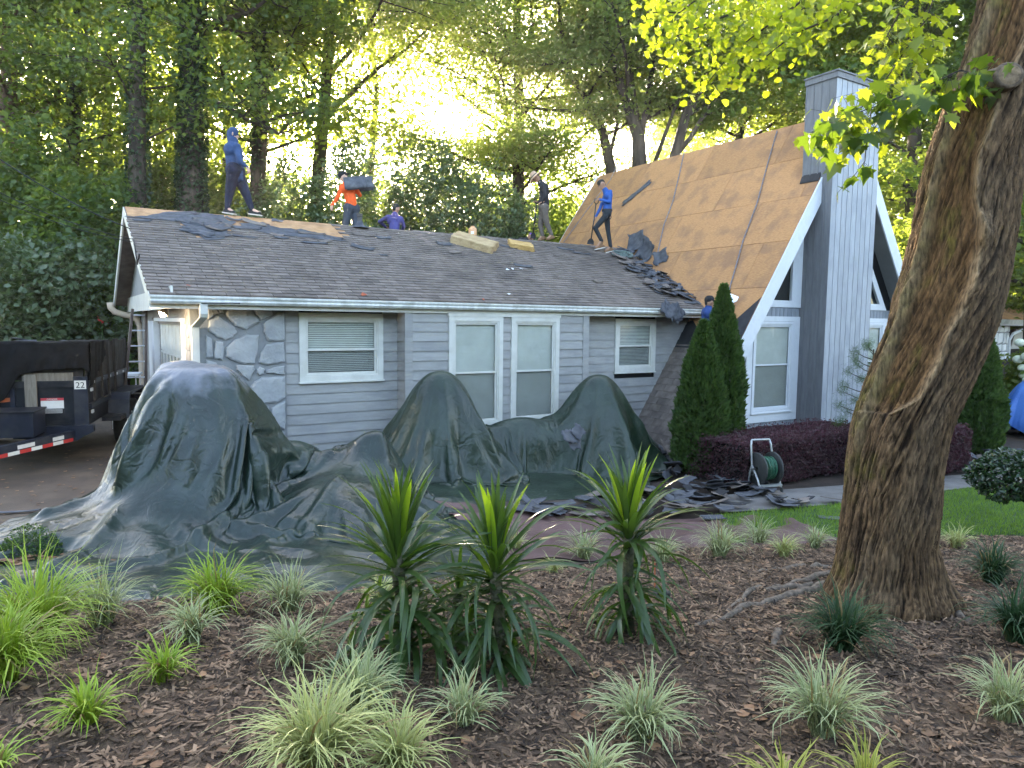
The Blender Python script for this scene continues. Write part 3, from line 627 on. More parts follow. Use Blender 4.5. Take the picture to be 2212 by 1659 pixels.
# ---------------------------------------------------------------- trees
mat('bark', (.03, .022, .016), (.08, .06, .045), .9, 6, stretch=(1, 1, .25), bump=.8, bscale=25, bstretch=(1, 1, .2), bdist=.03)
mat('bark_pine', (.08, .045, .03), (.17, .10, .07), .9, 5, stretch=(1, 1, .3), bump=.8, bscale=18, bstretch=(1, 1, .3), bdist=.03)
leaf_mat('leaf_dark', (.028, .062, .028), (.065, .115, .045), (.36, .46, .04), .45, c3=(.07, .11, .03))
leaf_mat('leaf_mid', (.045, .09, .026), (.085, .15, .04), (.42, .52, .05), .5, c3=(.11, .13, .03))
leaf_mat('leaf_light', (.07, .12, .028), (.12, .18, .04), (.38, .50, .08), .5, c3=(.16, .14, .03))
leaf_mat('leaf_yellow', (.08, .125, .025), (.14, .19, .035), (.40, .50, .07), .5, c3=(.2, .2, .03))
leaf_mat('leaf_holly', (.05, .08, .04), (.10, .14, .07), (.20, .28, .05), .3, rough=.35, spec=.5)
leaf_mat('ivy', (.014, .03, .014), (.035, .06, .028), (.12, .2, .03), .25)

KT = 1.27
def ok_(x, y, Y): return on_y(x, y, Y*KT)
def branchtree(name, path, rad, lab, cat='tree', leafm='leaf_mid', barkm='bark', group=None, nl=16000, lsize=.17, spread=3.2, zl=5.0, zh=15.5,
               nlimb=16, limbs=(), flat=.38, sub=9, ivy=0, rise=.35, seed=1, cl=.62, up=.5, aspect=.6, droop=0.0, side=None):
    """tree: trunk through the points of path, limbs, twigs, and leaves clustered at the twig ends"""
    rg = np.random.default_rng(seed); rr = random.Random(seed); rad = [r*KT for r in rad]; spread *= KT; lsize *= KT; cl *= KT; zl, zh = H + (zl - H)*KT, H + (zh - H)*KT
    base = Vector(path[0]); t = empty(name, base, label=lab, category=cat)
    if group: t['group'] = group
    P = [Vector(p) - base for p in path]
    tb = MB(); tb.tube(P, rad, 9); tb.build('trunk', barkm, t, smooth=True)
    def at(z):
        z -= base.z
        for a, b, r0, r1 in zip(P[:-1], P[1:], rad[:-1], rad[1:]):
            if a.z <= z <= b.z: k = (z - a.z)/(b.z - a.z + 1e-9); return a.lerp(b, k), r0 + (r1 - r0)*k
        return P[-1], rad[-1]
    lb = MB(); tips = []
    starts = []
    for i in range(nlimb):
        z = zl + (zh - zl)*(i + rr.random()*.8)/nlimb; p, r = at(z); an = i*2.399 + rr.uniform(-.4, .4)
        k = 1 - .55*max(0, (z - zl)/(zh - zl))**1.5
        ln = spread*k*rr.uniform(.75, 1.15)
        if side is not None: ln *= 1 + .25*math.cos(an - side)
        starts.append((p, an, ln, min(r*.5, .012 + ln*.014)))
    for pts, r0 in limbs:          # limbs seen one by one
        r0 *= KT
        pts = [Vector(p) - base for p in pts]; rads = [r0*(1 - .7*i/(len(pts)-1)) for i in range(len(pts))]
        lb.tube(pts, rads, 6); 
        for a, b in zip(pts[1:], pts[2:] + [pts[-1]]):
            for _ in range(3): starts.append((a.lerp(b, rr.random()), rr.uniform(0, 6.28), spread*.5*rr.uniform(.6, 1.1), r0*.3))
    for p, an, ln, r in starts:
        d = Vector((math.cos(an), math.sin(an), rise + rr.uniform(-.2, .3))).normalized(); pts = [p]; n = 5
        for j in range(n):
            d = (d + Vector((rr.gauss(0, .13), rr.gauss(0, .13), rr.gauss(.02, .1) - droop*.1))).normalized(); pts.append(pts[-1] + d*ln/n)
        lb.tube(pts, [r*(1 - .8*j/n) for j in range(n+1)], 5, cap=False)
        for j in range(sub):
            k = rr.uniform(.25, 1)*n; a = pts[int(min(k, n-.01))].lerp(pts[min(int(k)+1, n)], k % 1 if k < n else 1)
            an2 = an + rr.choice((-1, 1))*rr.uniform(.4, 1.3); l2 = ln*rr.uniform(.18, .42)
            d2 = Vector((math.cos(an2), math.sin(an2), rr.uniform(-.15, .4) - droop*.3)).normalized(); m_ = a + d2*l2*.5 + Vector((0, 0, rr.uniform(-.05, .08))); e = a + d2*l2
            lb.tube([a, m_, e], [r*.3, r*.2, .006], 3, cap=False)
            tips += [m_, e]
        tips.append(pts[-1])
    lb.build('limbs', barkm, t, smooth=True, kind='stuff')
    T = np.array([tuple(p) for p in tips]); w = rg.random(len(T))**1.6 + .08; w /= w.sum(); idx = rg.choice(len(T), nl, p=w)
    off = rg.normal(size=(nl, 3))*np.array([cl, cl, cl*flat])
    V, F3 = leaves(T[idx] + off, lsize, up=up, aspect=aspect, rg=rg, droop=droop)
    link('crown', npmesh('crown', V, F3, leafm), t, kind='stuff')
    if ivy:
        n = ivy; zz = rg.random(n)*(P[-1].z*.98); an = rg.random(n)*6.283; pp = np.zeros((n, 3))
        zs = np.array([p.z for p in P]); xs_ = np.array([p.x for p in P]); ys_ = np.array([p.y for p in P]); rs = np.array(rad)
        r = np.interp(zz, zs, rs)*(1.05 + .35*vnoise(an*1.3, zz*1.2, seed)) + .03 + rg.random(n)*.07
        pp[:, 0] = np.interp(zz, zs, xs_) + np.cos(an)*r; pp[:, 1] = np.interp(zz, zs, ys_) + np.sin(an)*r; pp[:, 2] = zz
        V, F3 = leaves(pp, .12, up=0, rg=rg); link('ivy', npmesh('ivy', V, F3, 'ivy'), t, kind='stuff')
    return t
def px_path(pts, Y):        # trunk centreline at distance Y through picture points, first point put on the ground
    q = [ok_(x, y, Y) for x, y in pts]; g = float(gz(q[0].x, Y*KT)); q[0].z = max(g - .1, 0) - .05
    return [tuple(p) for p in q]
TG = 'tall trees standing behind the house'
branchtree('tulip_tree', px_path([(1112, 690), (1111, 440), (1107, 200), (1100, 60), (1096, -150), (1090, -420)], 24), [.24, .21, .17, .14, .10, .05],
           'tall straight tree with light airy crown between the bright gap and the straw-hatted roofer', leafm='leaf_light', nl=74000, lsize=.125, spread=4.7, zl=6.0, zh=17, nlimb=42, sub=13, seed=3, cl=.72,
           limbs=[([ok_(1105, 330, 24), ok_(1060, 180, 24), ok_(1010, 80, 23.5), ok_(960, -60, 23.5)], .09), ([ok_(1110, 420, 24), ok_(1075, 400, 23.8), ok_(1040, 350, 23.5)], .05)])
branchtree('forked_tree', px_path([(1312, 690), (1310, 360), (1290, 280), (1250, 200), (1218, 165), (1195, 60), (1180, -120)], 22), [.2, .17, .14, .12, .10, .07, .04],
           'slender tree leaning left just beyond the low end of the steep roof ridge', group=TG, leafm='leaf_light', nl=30000, lsize=.125, spread=3.0, zl=7.8, zh=15, nlimb=16, seed=4, cl=.45,
           limbs=[([ok_(1305, 340, 22), ok_(1322, 260, 22), ok_(1300, 170, 22), ok_(1290, 60, 22)], .07)])
branchtree('forked_tree', px_path([(1372, 690), (1371, 345), (1368, 290), (1330, 190), (1300, 80), (1270, -120)], 21), [.25, .22, .19, .12, .09, .05],
           'dark forked trunk that splits into three rising limbs above the steep roof ridge', group=TG, leafm='leaf_light', nl=42000, lsize=.125, spread=3.7, zl=7.8, zh=15.5, nlimb=20, seed=5, cl=.5,
           limbs=[([ok_(1369, 300, 21), ok_(1385, 220, 21), ok_(1400, 100, 21), ok_(1440, -60, 21)], .12), ([ok_(1370, 290, 21), ok_(1350, 170, 21), ok_(1345, 60, 21), ok_(1330, -80, 21)], .10)])
branchtree('leaning_tree', px_path([(1425, 690), (1442, 350), (1470, 240), (1530, 130), (1600, 40), (1680, -90)], 20.5), [.2, .16, .14, .11, .08, .04],
           'tree with long limbs leaning to the right over the middle of the steep ridge', group=TG, leafm='leaf_light', nl=34000, lsize=.125, spread=3.1, zl=7.8, zh=14, nlimb=16, seed=6, cl=.5,
           limbs=[([ok_(1446, 330, 20.5), ok_(1480, 290, 20.5), ok_(1530, 200, 20.3), ok_(1640, 120, 20)], .10), ([ok_(1404, 345, 20.5), ok_(1450, 210, 20.5), ok_(1495, 110, 20.5)], .07)])
branchtree('leaning_tree', px_path([(1560, 690), (1575, 330), (1600, 220), (1640, 120), (1700, 0), (1760, -120)], 23), [.16, .14, .12, .10, .08, .04],
           'half hidden tree close to the left of the chimney top', group=TG, leafm='leaf_yellow', nl=17000, lsize=.17, spread=3.4, zl=7.8, zh=14.5, nlimb=20, seed=7, cl=.55)
# big dark trees on the left
LT = 'ivy-clad forest trees at the left'
branchtree('ivy_tree', px_path([(408, 700), (405, 440), (402, 200), (398, 0), (392, -260)], 16.3), [.28, .26, .23, .20, .16],
           'thickest ivy-covered trunk, left of the hooded roofer', group=LT, leafm='leaf_dark', nl=7000, lsize=.14, spread=3.6, zl=8.6, zh=13, nlimb=12, seed=8, ivy=9000,
           limbs=[([ok_(405, 100, 16.3), ok_(450, 60, 16.2), ok_(520, 40, 16.0), ok_(560, 10, 15.8)], .09), ([ok_(408, 230, 16.3), ok_(470, 240, 16.2), ok_(520, 270, 16.0), ok_(590, 300, 15.8)], .08)])
branchtree('ivy_tree', px_path([(292, 700), (288, 420), (283, 200), (284, 60), (288, -200)], 15.6), [.20, .18, .165, .15, .12],
           'straight trunk with thin needled crown above the left end of the roof', group=LT, leafm='leaf_dark', nl=6500, lsize=.12, spread=2.0, zl=5.8, zh=11, nlimb=14, seed=9, ivy=2600)
branchtree('ivy_tree', px_path([(545, 690), (548, 400), (552, 150), (545, 0), (540, -200)], 18), [.21, .19, .17, .14, .10],
           'second ivy-covered trunk, right behind the hooded roofer', group=LT, leafm='leaf_mid', nl=15000, lsize=.15, spread=3.3, zl=6.2, zh=13, nlimb=20, seed=10, ivy=3000)
branchtree('pine_tree', px_path([(8, 700), (8, 400), (6, 200), (4, 0), (2, -200)], 17), [.22, .19, .17, .15, .12],
           'reddish pine trunk at the left border of the photo', barkm='bark_pine', leafm='leaf_dark', nl=8000, lsize=.15, spread=2.8, zl=6.5, zh=11, nlimb=12, seed=12)
branchtree('forest_tree', px_path([(148, 700), (146, 400), (150, 200), (166, 60), (170, -200)], 18), [.17, .15, .13, .11, .08],
           'slim dark tree between the pine and the straight trunk', group=LT, leafm='leaf_dark', nl=12000, lsize=.17, spread=3.2, zl=3.4, zh=12, nlimb=24, seed=13, ivy=1500)
branchtree('forest_tree', px_path([(60, 700), (62, 300), (66, 0), (60, -250)], 20), [.2, .16, .13, .08],
           'dense dark-leaved tree high above the trailer', group=LT, leafm='leaf_dark', nl=11000, lsize=.18, spread=4.0, zl=5, zh=14, nlimb=22, seed=14)
branchtree('forest_tree', px_path([(215, 700), (220, 300), (216, 0), (212, -250)], 25), [.2, .16, .13, .08],
           'far tree with sunlit leaves between two dark trunks', group=LT, leafm='leaf_yellow', nl=10000, lsize=.2, spread=4.0, zl=4, zh=15, nlimb=22, seed=15)
branchtree('forest_tree', px_path([(475, 700), (480, 300), (470, 0), (470, -250)], 26), [.2, .16, .13, .08],
           'far bright green tree seen between the ivy trunks', group=LT, leafm='leaf_yellow', nl=13000, lsize=.2, spread=4.0, zl=4, zh=16, nlimb=22, seed=16)
# tree whose hanging boughs hold the low sun
branchtree('sweetgum_tree', px_path([(672, 690), (676, 420), (690, 200), (700, 20), (700, -220)], 19), [.2, .18, .15, .12, .08],
           'tree with drooping boughs over which the low sun shines', leafm='leaf_mid', nl=46000, lsize=.12, spread=3.7, zl=7.4, zh=13.5, nlimb=30, seed=17, cl=.5, droop=.5, side=.2)
branchtree('sweetgum_tree', px_path([(760, 690), (790, 420), (800, 200), (770, -60), (760, -320)], 27), [.14, .12, .11, .1, .05],
           'far thin tree at the left side of the bright gap', leafm='leaf_light', nl=8000, lsize=.14, spread=2.6, zl=9.0, zh=18, nlimb=20, seed=18, cl=.5, droop=.6, side=3.2)
# right of the chimney
RT = 'dense trees behind the chimney'
for i, (px, Y, nl, m, sp, zl, lab) in enumerate(((1960, 19, 19000, 'leaf_mid', 2.9, 2.5, 'dense green tree close behind the chimney, left of the leaning trunk'),
        (2080, 22, 17000, 'leaf_dark', 3.4, 2.5, 'dark tree seen past both sides of the leaning trunk'), (2230, 18, 17000, 'leaf_dark', 3.2, 2.5, 'dark tree at the right border above the porch roof'),
        (1840, 24, 18000, 'leaf_light', 3.8, 6.5, 'light green tree rising above the chimney cap'), (1700, 27, 16000, 'leaf_mid', 4.2, 6.5, 'far tree filling the view above the upper end of the steep ridge'),
        (2010, 28, 14000, 'leaf_yellow', 4.2, 5, 'far sunlit tree in the upper right'))):
    branchtree('forest_tree', px_path([(px, 690), (px + 4, 300), (px - 3, 0), (px, -250)], Y), [.2, .17, .13, .08], lab, group=RT, leafm=m, nl=nl, lsize=.17 if Y < 24 else .2, spread=sp, zl=zl, zh=Y*.58 + 2, nlimb=24, seed=30 + i)

def shrub(name, lab, cx, cy, rx, ry, z0, zt, m, n, size, seed, group=None, lob=9, cat='shrub', up=.5, trunk=True):
    """evergreen mass: leaves on the shell and inside of several overlapping lobes"""
    rg = np.random.default_rng(seed); cx, cy, rx, ry, size = cx*KT, cy*KT, rx*KT, ry*KT, size*KT; zt = H + (zt - H)*KT*1.13; g = float(gz(cx, cy)); t = empty(name, (cx, cy, g), label=lab, category=cat)
    if group: t['group'] = group
    h = zt - g; L_ = []
    for i in range(lob):
        a = i*2.4 + seed; r = .55*math.sqrt((i + .5)/lob); zz = h*(.30 + .50*rg.random()*(1 - r*.5)); s = rg.uniform(.34, .55)
        L_.append((math.cos(a)*rx*r*1.3, math.sin(a)*ry*r*1.3, zz, rx*s*1.15, ry*s*1.15, min(h*s*.9, h - zz)))
    L_.append((0, 0, h*.62, rx*.45, ry*.45, h*.38)); L_.append((0, 0, h*.3, rx*.85, ry*.85, h*.32))
    L_ = np.array(L_); w = (L_[:, 3]*L_[:, 4]*L_[:, 5])**.67; idx = rg.choice(len(L_), n, p=w/w.sum())
    D = rg.normal(size=(n, 3)); D /= np.linalg.norm(D, axis=1)[:, None]
    lump = 1 + .16*vnoise(D[:, 0]*3 + idx, D[:, 2]*3 + D[:, 1]*2, seed)
    r = (1 - .35*rg.random(n)**2)*lump
    P = L_[idx, :3] + D*L_[idx, 3:]*r[:, None]; P[:, 2] = np.maximum(P[:, 2], z0*.3 + .05*rg.random(n))
    V, F3 = leaves(P, size, up=up, rg=rg); link('foliage', npmesh('foliage', V, F3, m), t, kind='stuff')
    if trunk:
        b = MB()
        for i in range(4): a = i*1.6; b.tube([(0, 0, -.05), (math.cos(a)*rx*.2, math.sin(a)*ry*.2, h*.3), (math.cos(a)*rx*.45, math.sin(a)*ry*.45, h*.62)], [.09, .06, .02], 6)
        b.build('stems', 'bark', t, smooth=True, kind='stuff')
    return t
HG = 'rounded evergreens behind the ridge'
for i, (px, py, Y, wpx, lab) in enumerate(((600, 392, 17.5, 95, 'low dark evergreen right behind the hooded roofer'), (735, 350, 17.0, 120, 'tall rounded evergreen behind the orange-shirted roofer'),
        (880, 338, 18.0, 125, 'tallest rounded evergreen behind the purple-shirted roofer'), (1010, 385, 18.0, 100, 'rounded evergreen behind the insulation block'),
        (1105, 440, 18.5, 80, 'lowest evergreen left of the straw hat roofer'))):
    c = on_y(px, py, Y); shrub('evergreen_shrub', lab, c.x, Y, wpx/1557*Y, 1.5, 1, c.z, 'leaf_holly', 17000, .105, 50 + i, HG)
c = on_y(1205, 430, 21); shrub('young_tree', 'small bright yellow-green tree between the straw hat and the steep roof', c.x, 21, 1.5, 1.2, 1, c.z, 'leaf_yellow', 9000, .13, 61)
c = on_y(1120, 400, 28); shrub('young_tree', 'pale distant tree behind the evergreens at the bright gap', c.x, 28, 4.5, 1.6, 1, on_y(760, 350, 28).z, 'leaf_light', 9000, .18, 62)
c = on_y(860, 400, 30); shrub('young_tree', 'hazy far tree below the low sun', c.x, 30, 4.5, 2, 1, on_y(760, 345, 30).z, 'leaf_light', 12000, .2, 63)
DG = 'dark shrubs behind the trailer'
for i, (px, py, Y, wpx, m, lab) in enumerate(((40, 330, 15.5, 150, 'leaf_dark', 'dark shrub mass at the left border above the trailer'), (170, 420, 14.8, 120, 'leaf_dark', 'dark shrub mass straight above the trailer body'),
        (255, 560, 15.5, 60, 'leaf_holly', 'low dark shrub beside the left gable'), (330, 365, 18.5, 110, 'leaf_dark', 'dark leafy mass above the left end of the ridge'), (470, 400, 18.5, 110, 'leaf_dark', 'leafy mass between ivy trunk and hooded roofer'), (100, 560, 13.8, 120, 'leaf_holly', 'glossy small-leaved shrub over the dark bank'))):
    c = on_y(px, py, Y); shrub('understory_shrub', lab, c.x, Y, wpx/1557*Y, 1.6, 2.5, c.z, m, 16000, .13, 70 + i, DG)
for i, (px, py, Y, wpx, m, lab) in enumerate(((1990, 450, 16.5, 110, 'leaf_mid', 'green understory right of the chimney'), (2190, 420, 21, 120, 'leaf_dark', 'dark understory above the porch roof'), (1940, 560, 15.5, 60, 'leaf_mid', 'bright bush by the right rake of the A-frame'))):
    c = on_y(px, py, Y); shrub('understory_shrub', lab, c.x, Y, wpx/1557*Y, 1.6, 2.5, c.z, m, 14000, .13, 80 + i)
# far wood, one mass
n = 60000; a = rng.uniform(-.95, .95, n); d = rng.uniform(44, 64, n); x = np.sin(a)*d; y = np.cos(a)*d
top = 8 + 11*np.clip(vnoise(a*9, a*0, 91, 3) + .35, 0, 1) + 5*sstep(.3, .6, a)
top = top*(1 - .7*np.exp(-((a + .195)/.10)**2)); z = 1.4 + rng.random(n)**.8*top
V, F3 = leaves(np.stack([x, y, z], 1), .62, up=.4)
link('far_wood', npmesh('far_wood', V, F3, 'leaf_light'), kind='stuff')
# unseen trees added behind the camera, one mass, to block low sky and darken the front
n = 26000; a = rng.uniform(1.35, 2*math.pi - 1.35, n); d = rng.uniform(17, 27, n); x = np.sin(a)*d; y = np.cos(a)*d; top = 8.5 + 4*vnoise(a*5, a*0, 77, 3); z = .3 + rng.random(n)*top
V, F3 = leaves(np.stack([x, y, z], 1), .85, up=.3); link('added_trees_behind_camera', npmesh('added_trees_behind_camera', V, F3, 'leaf_mid'), kind='stuff')
# dark fence far behind the trailer
mat('fencewood', (.045, .04, .035), (.075, .065, .055), .9, 4, rv=.2)
A_, B_ = on_y(-120, 700, 25.0), on_y(330, 690, 22.5)
fe = empty('board_fence', (A_.x, A_.y, 0), math.atan2(B_.y - A_.y, B_.x - A_.x), label='dark weathered board fence at the top of the bank behind the trailer', category='fence')
ln = (B_ - A_).length; n = int(ln/.16)
for i in range(n):
    mb = MB(); g = 1.25; j = rnd.uniform(-.02, .02); mb.box((i*.16, -.012, g), (i*.16 + .15, .012, g + 1.45 + j)); mb.build('board', 'fencewood', fe)
for z in (1.55, 2.35): mb = MB(); mb.box((0, .013, z), (ln, .06, z + .09)); mb.build('rail', 'fencewood', fe)
# ---------------------------------------------------------------- tarps: a small cloth solver, sheets dropped over what they cover
def cloth(corners, nu, nv, solids, slack=1.06, steps=170, iters=7, zdrop=.25, seed=1, thick=.012, gfun=gz, bend=.05, mix=.8, vmax=None, fric=.55, flute=7.0, famp=.20, ridges=()):
    """corners: world xy of the flat sheet (4); solids: (cx, cy, rx, ry, top, rot, power) lumps under it"""
    rg = np.random.default_rng(seed); a, b, c, d = [np.array(p, float) for p in corners]
    s, t = np.meshgrid(np.linspace(0, 1, nu), np.linspace(0, 1, nv), indexing='ij'); s = s[..., None]; t = t[..., None]
    XY = (a*(1-s) + b*s)*(1-t) + (d*(1-s) + c*s)*t
    def sup0(x, y):          # supporting surface
        h = gfun(x, y)
        for cx, cy, rx, ry, top, rot, pw in solids:
            dx, dy = x - cx, y - cy; q = (dx*math.cos(rot) + dy*math.sin(rot))/rx; w = (-dx*math.sin(rot) + dy*math.cos(rot))/ry
            r = np.sqrt(q*q + w*w); an = np.arctan2(w, q)*flute + cx*9; r = r*(1 + famp*vnoise(an + 20, an*0 + 3, seed + 7, 2, .45)*np.clip(r*1.3 - .25, 0, 1)); h = h + np.maximum(top - h, 0)*np.clip(1 - np.clip(r, 0, 2)**pw, 0, 1)
        for pl, wd, hh in ridges:      # folds trapped under the sheet
            dm = np.full(x.shape, 9.)
            for (ax, ay), (bx_, by_) in zip(pl[:-1], pl[1:]):
                ex_, ey_ = bx_ - ax, by_ - ay; k = np.clip(((x - ax)*ex_ + (y - ay)*ey_)/(ex_*ex_ + ey_*ey_), 0, 1)
                dm = np.minimum(dm, np.hypot(x - ax - k*ex_, y - ay - k*ey_))
            h = h + hh*np.exp(-(dm/wd)**2)
        return h + thick
    lo_, hi_ = XY.min((0, 1)) - .8, XY.max((0, 1)) + .8; GS = .02
    gx_ = np.arange(lo_[0], hi_[0], GS); gy_ = np.arange(lo_[1], hi_[1], GS); HH = sup0(*np.meshgrid(gx_, gy_, indexing='ij')); mX, mY = HH.shape[0] - 2, HH.shape[1] - 2
    def sup(x, y):
        fx = np.clip((x - lo_[0])/GS, 0, mX); fy = np.clip((y - lo_[1])/GS, 0, mY); i = fx.astype(np.int32); j = fy.astype(np.int32); fx = fx - i; fy = fy - j
        return (HH[i, j]*(1-fx) + HH[i+1, j]*fx)*(1-fy) + (HH[i, j+1]*(1-fx) + HH[i+1, j+1]*fx)*fy
    P = np.zeros((nu, nv, 3)); P[..., :2] = XY; P[..., 2] = sup(XY[..., 0], XY[..., 1]) + zdrop
    P += rg.normal(size=P.shape)*.004
    Pr = P*np.array([1, 1, mix])
    L0 = np.linalg.norm(np.diff(Pr, axis=0), axis=2)*slack; L1 = np.linalg.norm(np.diff(Pr, axis=1), axis=2)*slack
    D0 = np.linalg.norm(Pr[1:, 1:] - Pr[:-1, :-1], axis=2)*slack; D1 = np.linalg.norm(Pr[1:, :-1] - Pr[:-1, 1:], axis=2)*slack
    B0 = L0[:-1] + L0[1:]; B1 = L1[:, :-1] + L1[:, 1:]
    # uneven slack makes uneven folds
    n0 = 1 + .05*vnoise(np.linspace(0, 9, nu)[:, None] + np.zeros((nu, nv)), np.linspace(0, 9, nv)[None] + np.zeros((nu, nv)), seed, 3)
    L0 *= n0[1:]; L1 *= n0[:, 1:]
    V = np.zeros_like(P); dt = 1/60.
    def solve(A, B, L, k):
        dlt = B - A; ln = np.sqrt((dlt*dlt).sum(-1)) + 1e-9; f = (k*.5*(ln - L)/ln)[..., None]*dlt
        return f
    for st in range(steps):
        V *= .985; V[..., 2] -= 9.8*dt; Q = P + V*dt
        for it in range(iters):
            for par in (0, 1):
                A, B = Q[par:-1:2], Q[par+1::2]; f = solve(A, B, L0[par::2], 1.0); A += f; B -= f
                A, B = Q[:, par:-1:2], Q[:, par+1::2]; f = solve(A, B, L1[:, par::2], 1.0); A += f; B -= f
            A, B = Q[:-1, :-1], Q[1:, 1:]; f = solve(A, B, D0, .35)*.5; A += f; B -= f
            A, B = Q[1:, :-1], Q[:-1, 1:]; f = solve(B, A, D1, .35)*.5; B += f; A -= f
            A, B = Q[:-2], Q[2:]; f = solve(A, B, B0, bend)*.5; A += f; B -= f
            A, B = Q[:, :-2], Q[:, 2:]; f = solve(A, B, B1, bend)*.5; A += f; B -= f
            if vmax is not None:      # the house wall stops the cloth
                vv = -(Q[..., 0] - X0)*math.sin(TH) + (Q[..., 1] - Y0)*math.cos(TH); uu = (Q[..., 0] - X0)*math.cos(TH) + (Q[..., 1] - Y0)*math.sin(TH)
                k = np.maximum(vv - np.where((uu > .5) & (uu < 10), np.where((uu < 3.8) | (uu > 7.75), .27, vmax), 9), 0); Q[..., 0] += k*math.sin(TH); Q[..., 1] -= k*math.cos(TH)
            x, y = Q[..., 0], Q[..., 1]; h = sup(x, y); pen = h - Q[..., 2]; m = pen > 0
            if m.any():
                e = .02; gx = (sup(x + e, y) - h)/e; gy = (sup(x, y + e) - h)/e; nn = 1/np.sqrt(1 + gx*gx + gy*gy)
                k = np.where(m, pen, 0)*nn*nn
                Q[..., 0] -= k*gx; Q[..., 1] -= k*gy; Q[..., 2] += k
        V = (Q - P)/dt
        h = sup(Q[..., 0], Q[..., 1]); con = Q[..., 2] < h + .006
        V[con, :2] *= (1 - fric); 
        sp = np.linalg.norm(V, axis=2); V *= np.minimum(1, 3.0/(sp + 1e-9))[..., None]
        P = Q
    return P
def tarp(name, P, m, lab, cat='tarp', sub=1, holes=(), mod=True, **k):
    o = link(name, gridmesh(name, P, m), label=lab, category=cat, **k)
    if mod:
        s = o.modifiers.new('thick', 'SOLIDIFY'); s.thickness = .004; s.offset = 0
        s = o.modifiers.new('smooth', 'SUBSURF'); s.levels = sub; s.render_levels = sub
    return o
def tarp_mat(name, c1, c2, rough, sheen, weave=260, bump=.35, sky_sheen=False):
    m, n, l = _nt(name); b = n['Principled BSDF']; tc = n.new('ShaderNodeTexCoord')
    no = n.new('ShaderNodeTexNoise'); no.inputs['Scale'].default_value = 2.2; no.inputs['Detail'].default_value = 8; l.new(tc.outputs['Object'], no.inputs['Vector'])
    cr = n.new('ShaderNodeValToRGB'); e = cr.color_ramp.elements; e[0].position = .38; e[1].position = .62; e[0].color = (*c1, 1); e[1].color = (*c2, 1); l.new(no.outputs['Fac'], cr.inputs[0])
    # pale dust and scattered grit
    n3 = n.new('ShaderNodeTexNoise'); n3.inputs['Scale'].default_value = 55; n3.inputs['Detail'].default_value = 4; l.new(tc.outputs['Object'], n3.inputs['Vector'])
    r3 = n.new('ShaderNodeValToRGB'); r3.color_ramp.elements[0].position = .66; r3.color_ramp.elements[1].position = .74; l.new(n3.outputs['Fac'], r3.inputs[0])
    mx = n.new('ShaderNodeMix'); mx.data_type = 'RGBA'; l.new(r3.outputs[0], mx.inputs[0]); l.new(cr.outputs[0], mx.inputs[6]); mx.inputs[7].default_value = (c2[0]*2.2 + .02, c2[1]*2.1 + .02, c2[2]*2.1 + .02, 1)
    cc = mx.outputs[2]
    if sky_sheen:      # sky reflection on the crown of the mound, put in as pale colour
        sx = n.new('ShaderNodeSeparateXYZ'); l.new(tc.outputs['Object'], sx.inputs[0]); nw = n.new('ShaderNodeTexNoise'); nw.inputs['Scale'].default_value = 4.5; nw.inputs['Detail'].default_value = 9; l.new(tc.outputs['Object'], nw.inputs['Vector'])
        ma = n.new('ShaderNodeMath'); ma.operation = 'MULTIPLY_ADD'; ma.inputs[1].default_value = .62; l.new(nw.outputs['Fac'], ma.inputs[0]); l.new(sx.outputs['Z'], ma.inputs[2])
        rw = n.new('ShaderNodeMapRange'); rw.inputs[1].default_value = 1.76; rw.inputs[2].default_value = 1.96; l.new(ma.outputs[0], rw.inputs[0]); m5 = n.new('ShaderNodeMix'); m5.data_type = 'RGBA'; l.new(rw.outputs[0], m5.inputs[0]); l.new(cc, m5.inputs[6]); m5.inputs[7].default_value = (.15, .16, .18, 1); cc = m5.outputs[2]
    l.new(cc, b.inputs['Base Color'])
    rr = n.new('ShaderNodeMapRange'); rr.inputs[3].default_value = rough - .1; rr.inputs[4].default_value = rough + .14; l.new(no.outputs['Fac'], rr.inputs[0]); l.new(rr.outputs[0], b.inputs['Roughness'])
    b.inputs['Specular IOR Level'].default_value = sheen
    # crinkles: ridged noise at two scales
    w1 = n.new('ShaderNodeTexVoronoi'); w1.feature = 'DISTANCE_TO_EDGE'; w1.inputs['Scale'].default_value = 2.6; 
    dn = n.new('ShaderNodeTexNoise'); dn.inputs['Scale'].default_value = 3; l.new(tc.outputs['Object'], dn.inputs['Vector'])
    va = n.new('ShaderNodeVectorMath'); va.operation = 'ADD'; l.new(tc.outputs['Object'], va.inputs[0]); l.new(dn.outputs['Color'], va.inputs[1]); l.new(va.outputs[0], w1.inputs['Vector'])
    m1 = n.new('ShaderNodeMath'); m1.operation = 'MINIMUM'; m1.inputs[1].default_value = .08; l.new(w1.outputs['Distance'], m1.inputs[0])
    n4 = n.new('ShaderNodeTexNoise'); n4.inputs['Scale'].default_value = 5; n4.inputs['Detail'].default_value = 3; l.new(va.outputs[0], n4.inputs['Vector'])
    a1 = n.new('ShaderNodeMath'); a1.operation = 'MULTIPLY_ADD'; a1.inputs[1].default_value = 2.0; l.new(m1.outputs[0], a1.inputs[0]); vo = n.new('ShaderNodeTexVoronoi'); vo.inputs['Scale'].default_value = 5; l.new(va.outputs[0], vo.inputs['Vector']); vm = n.new('ShaderNodeMath'); vm.operation = 'MULTIPLY_ADD'; vm.inputs[1].default_value = .55; l.new(vo.outputs['Distance'], vm.inputs[0]); l.new(n4.outputs['Fac'], vm.inputs[2]); l.new(vm.outputs[0], a1.inputs[2])
    bp = n.new('ShaderNodeBump'); bp.inputs['Strength'].default_value = bump; bp.inputs['Distance'].default_value = .016; l.new(a1.outputs[0], bp.inputs['Height']); l.new(bp.outputs[0], b.inputs['Normal'])
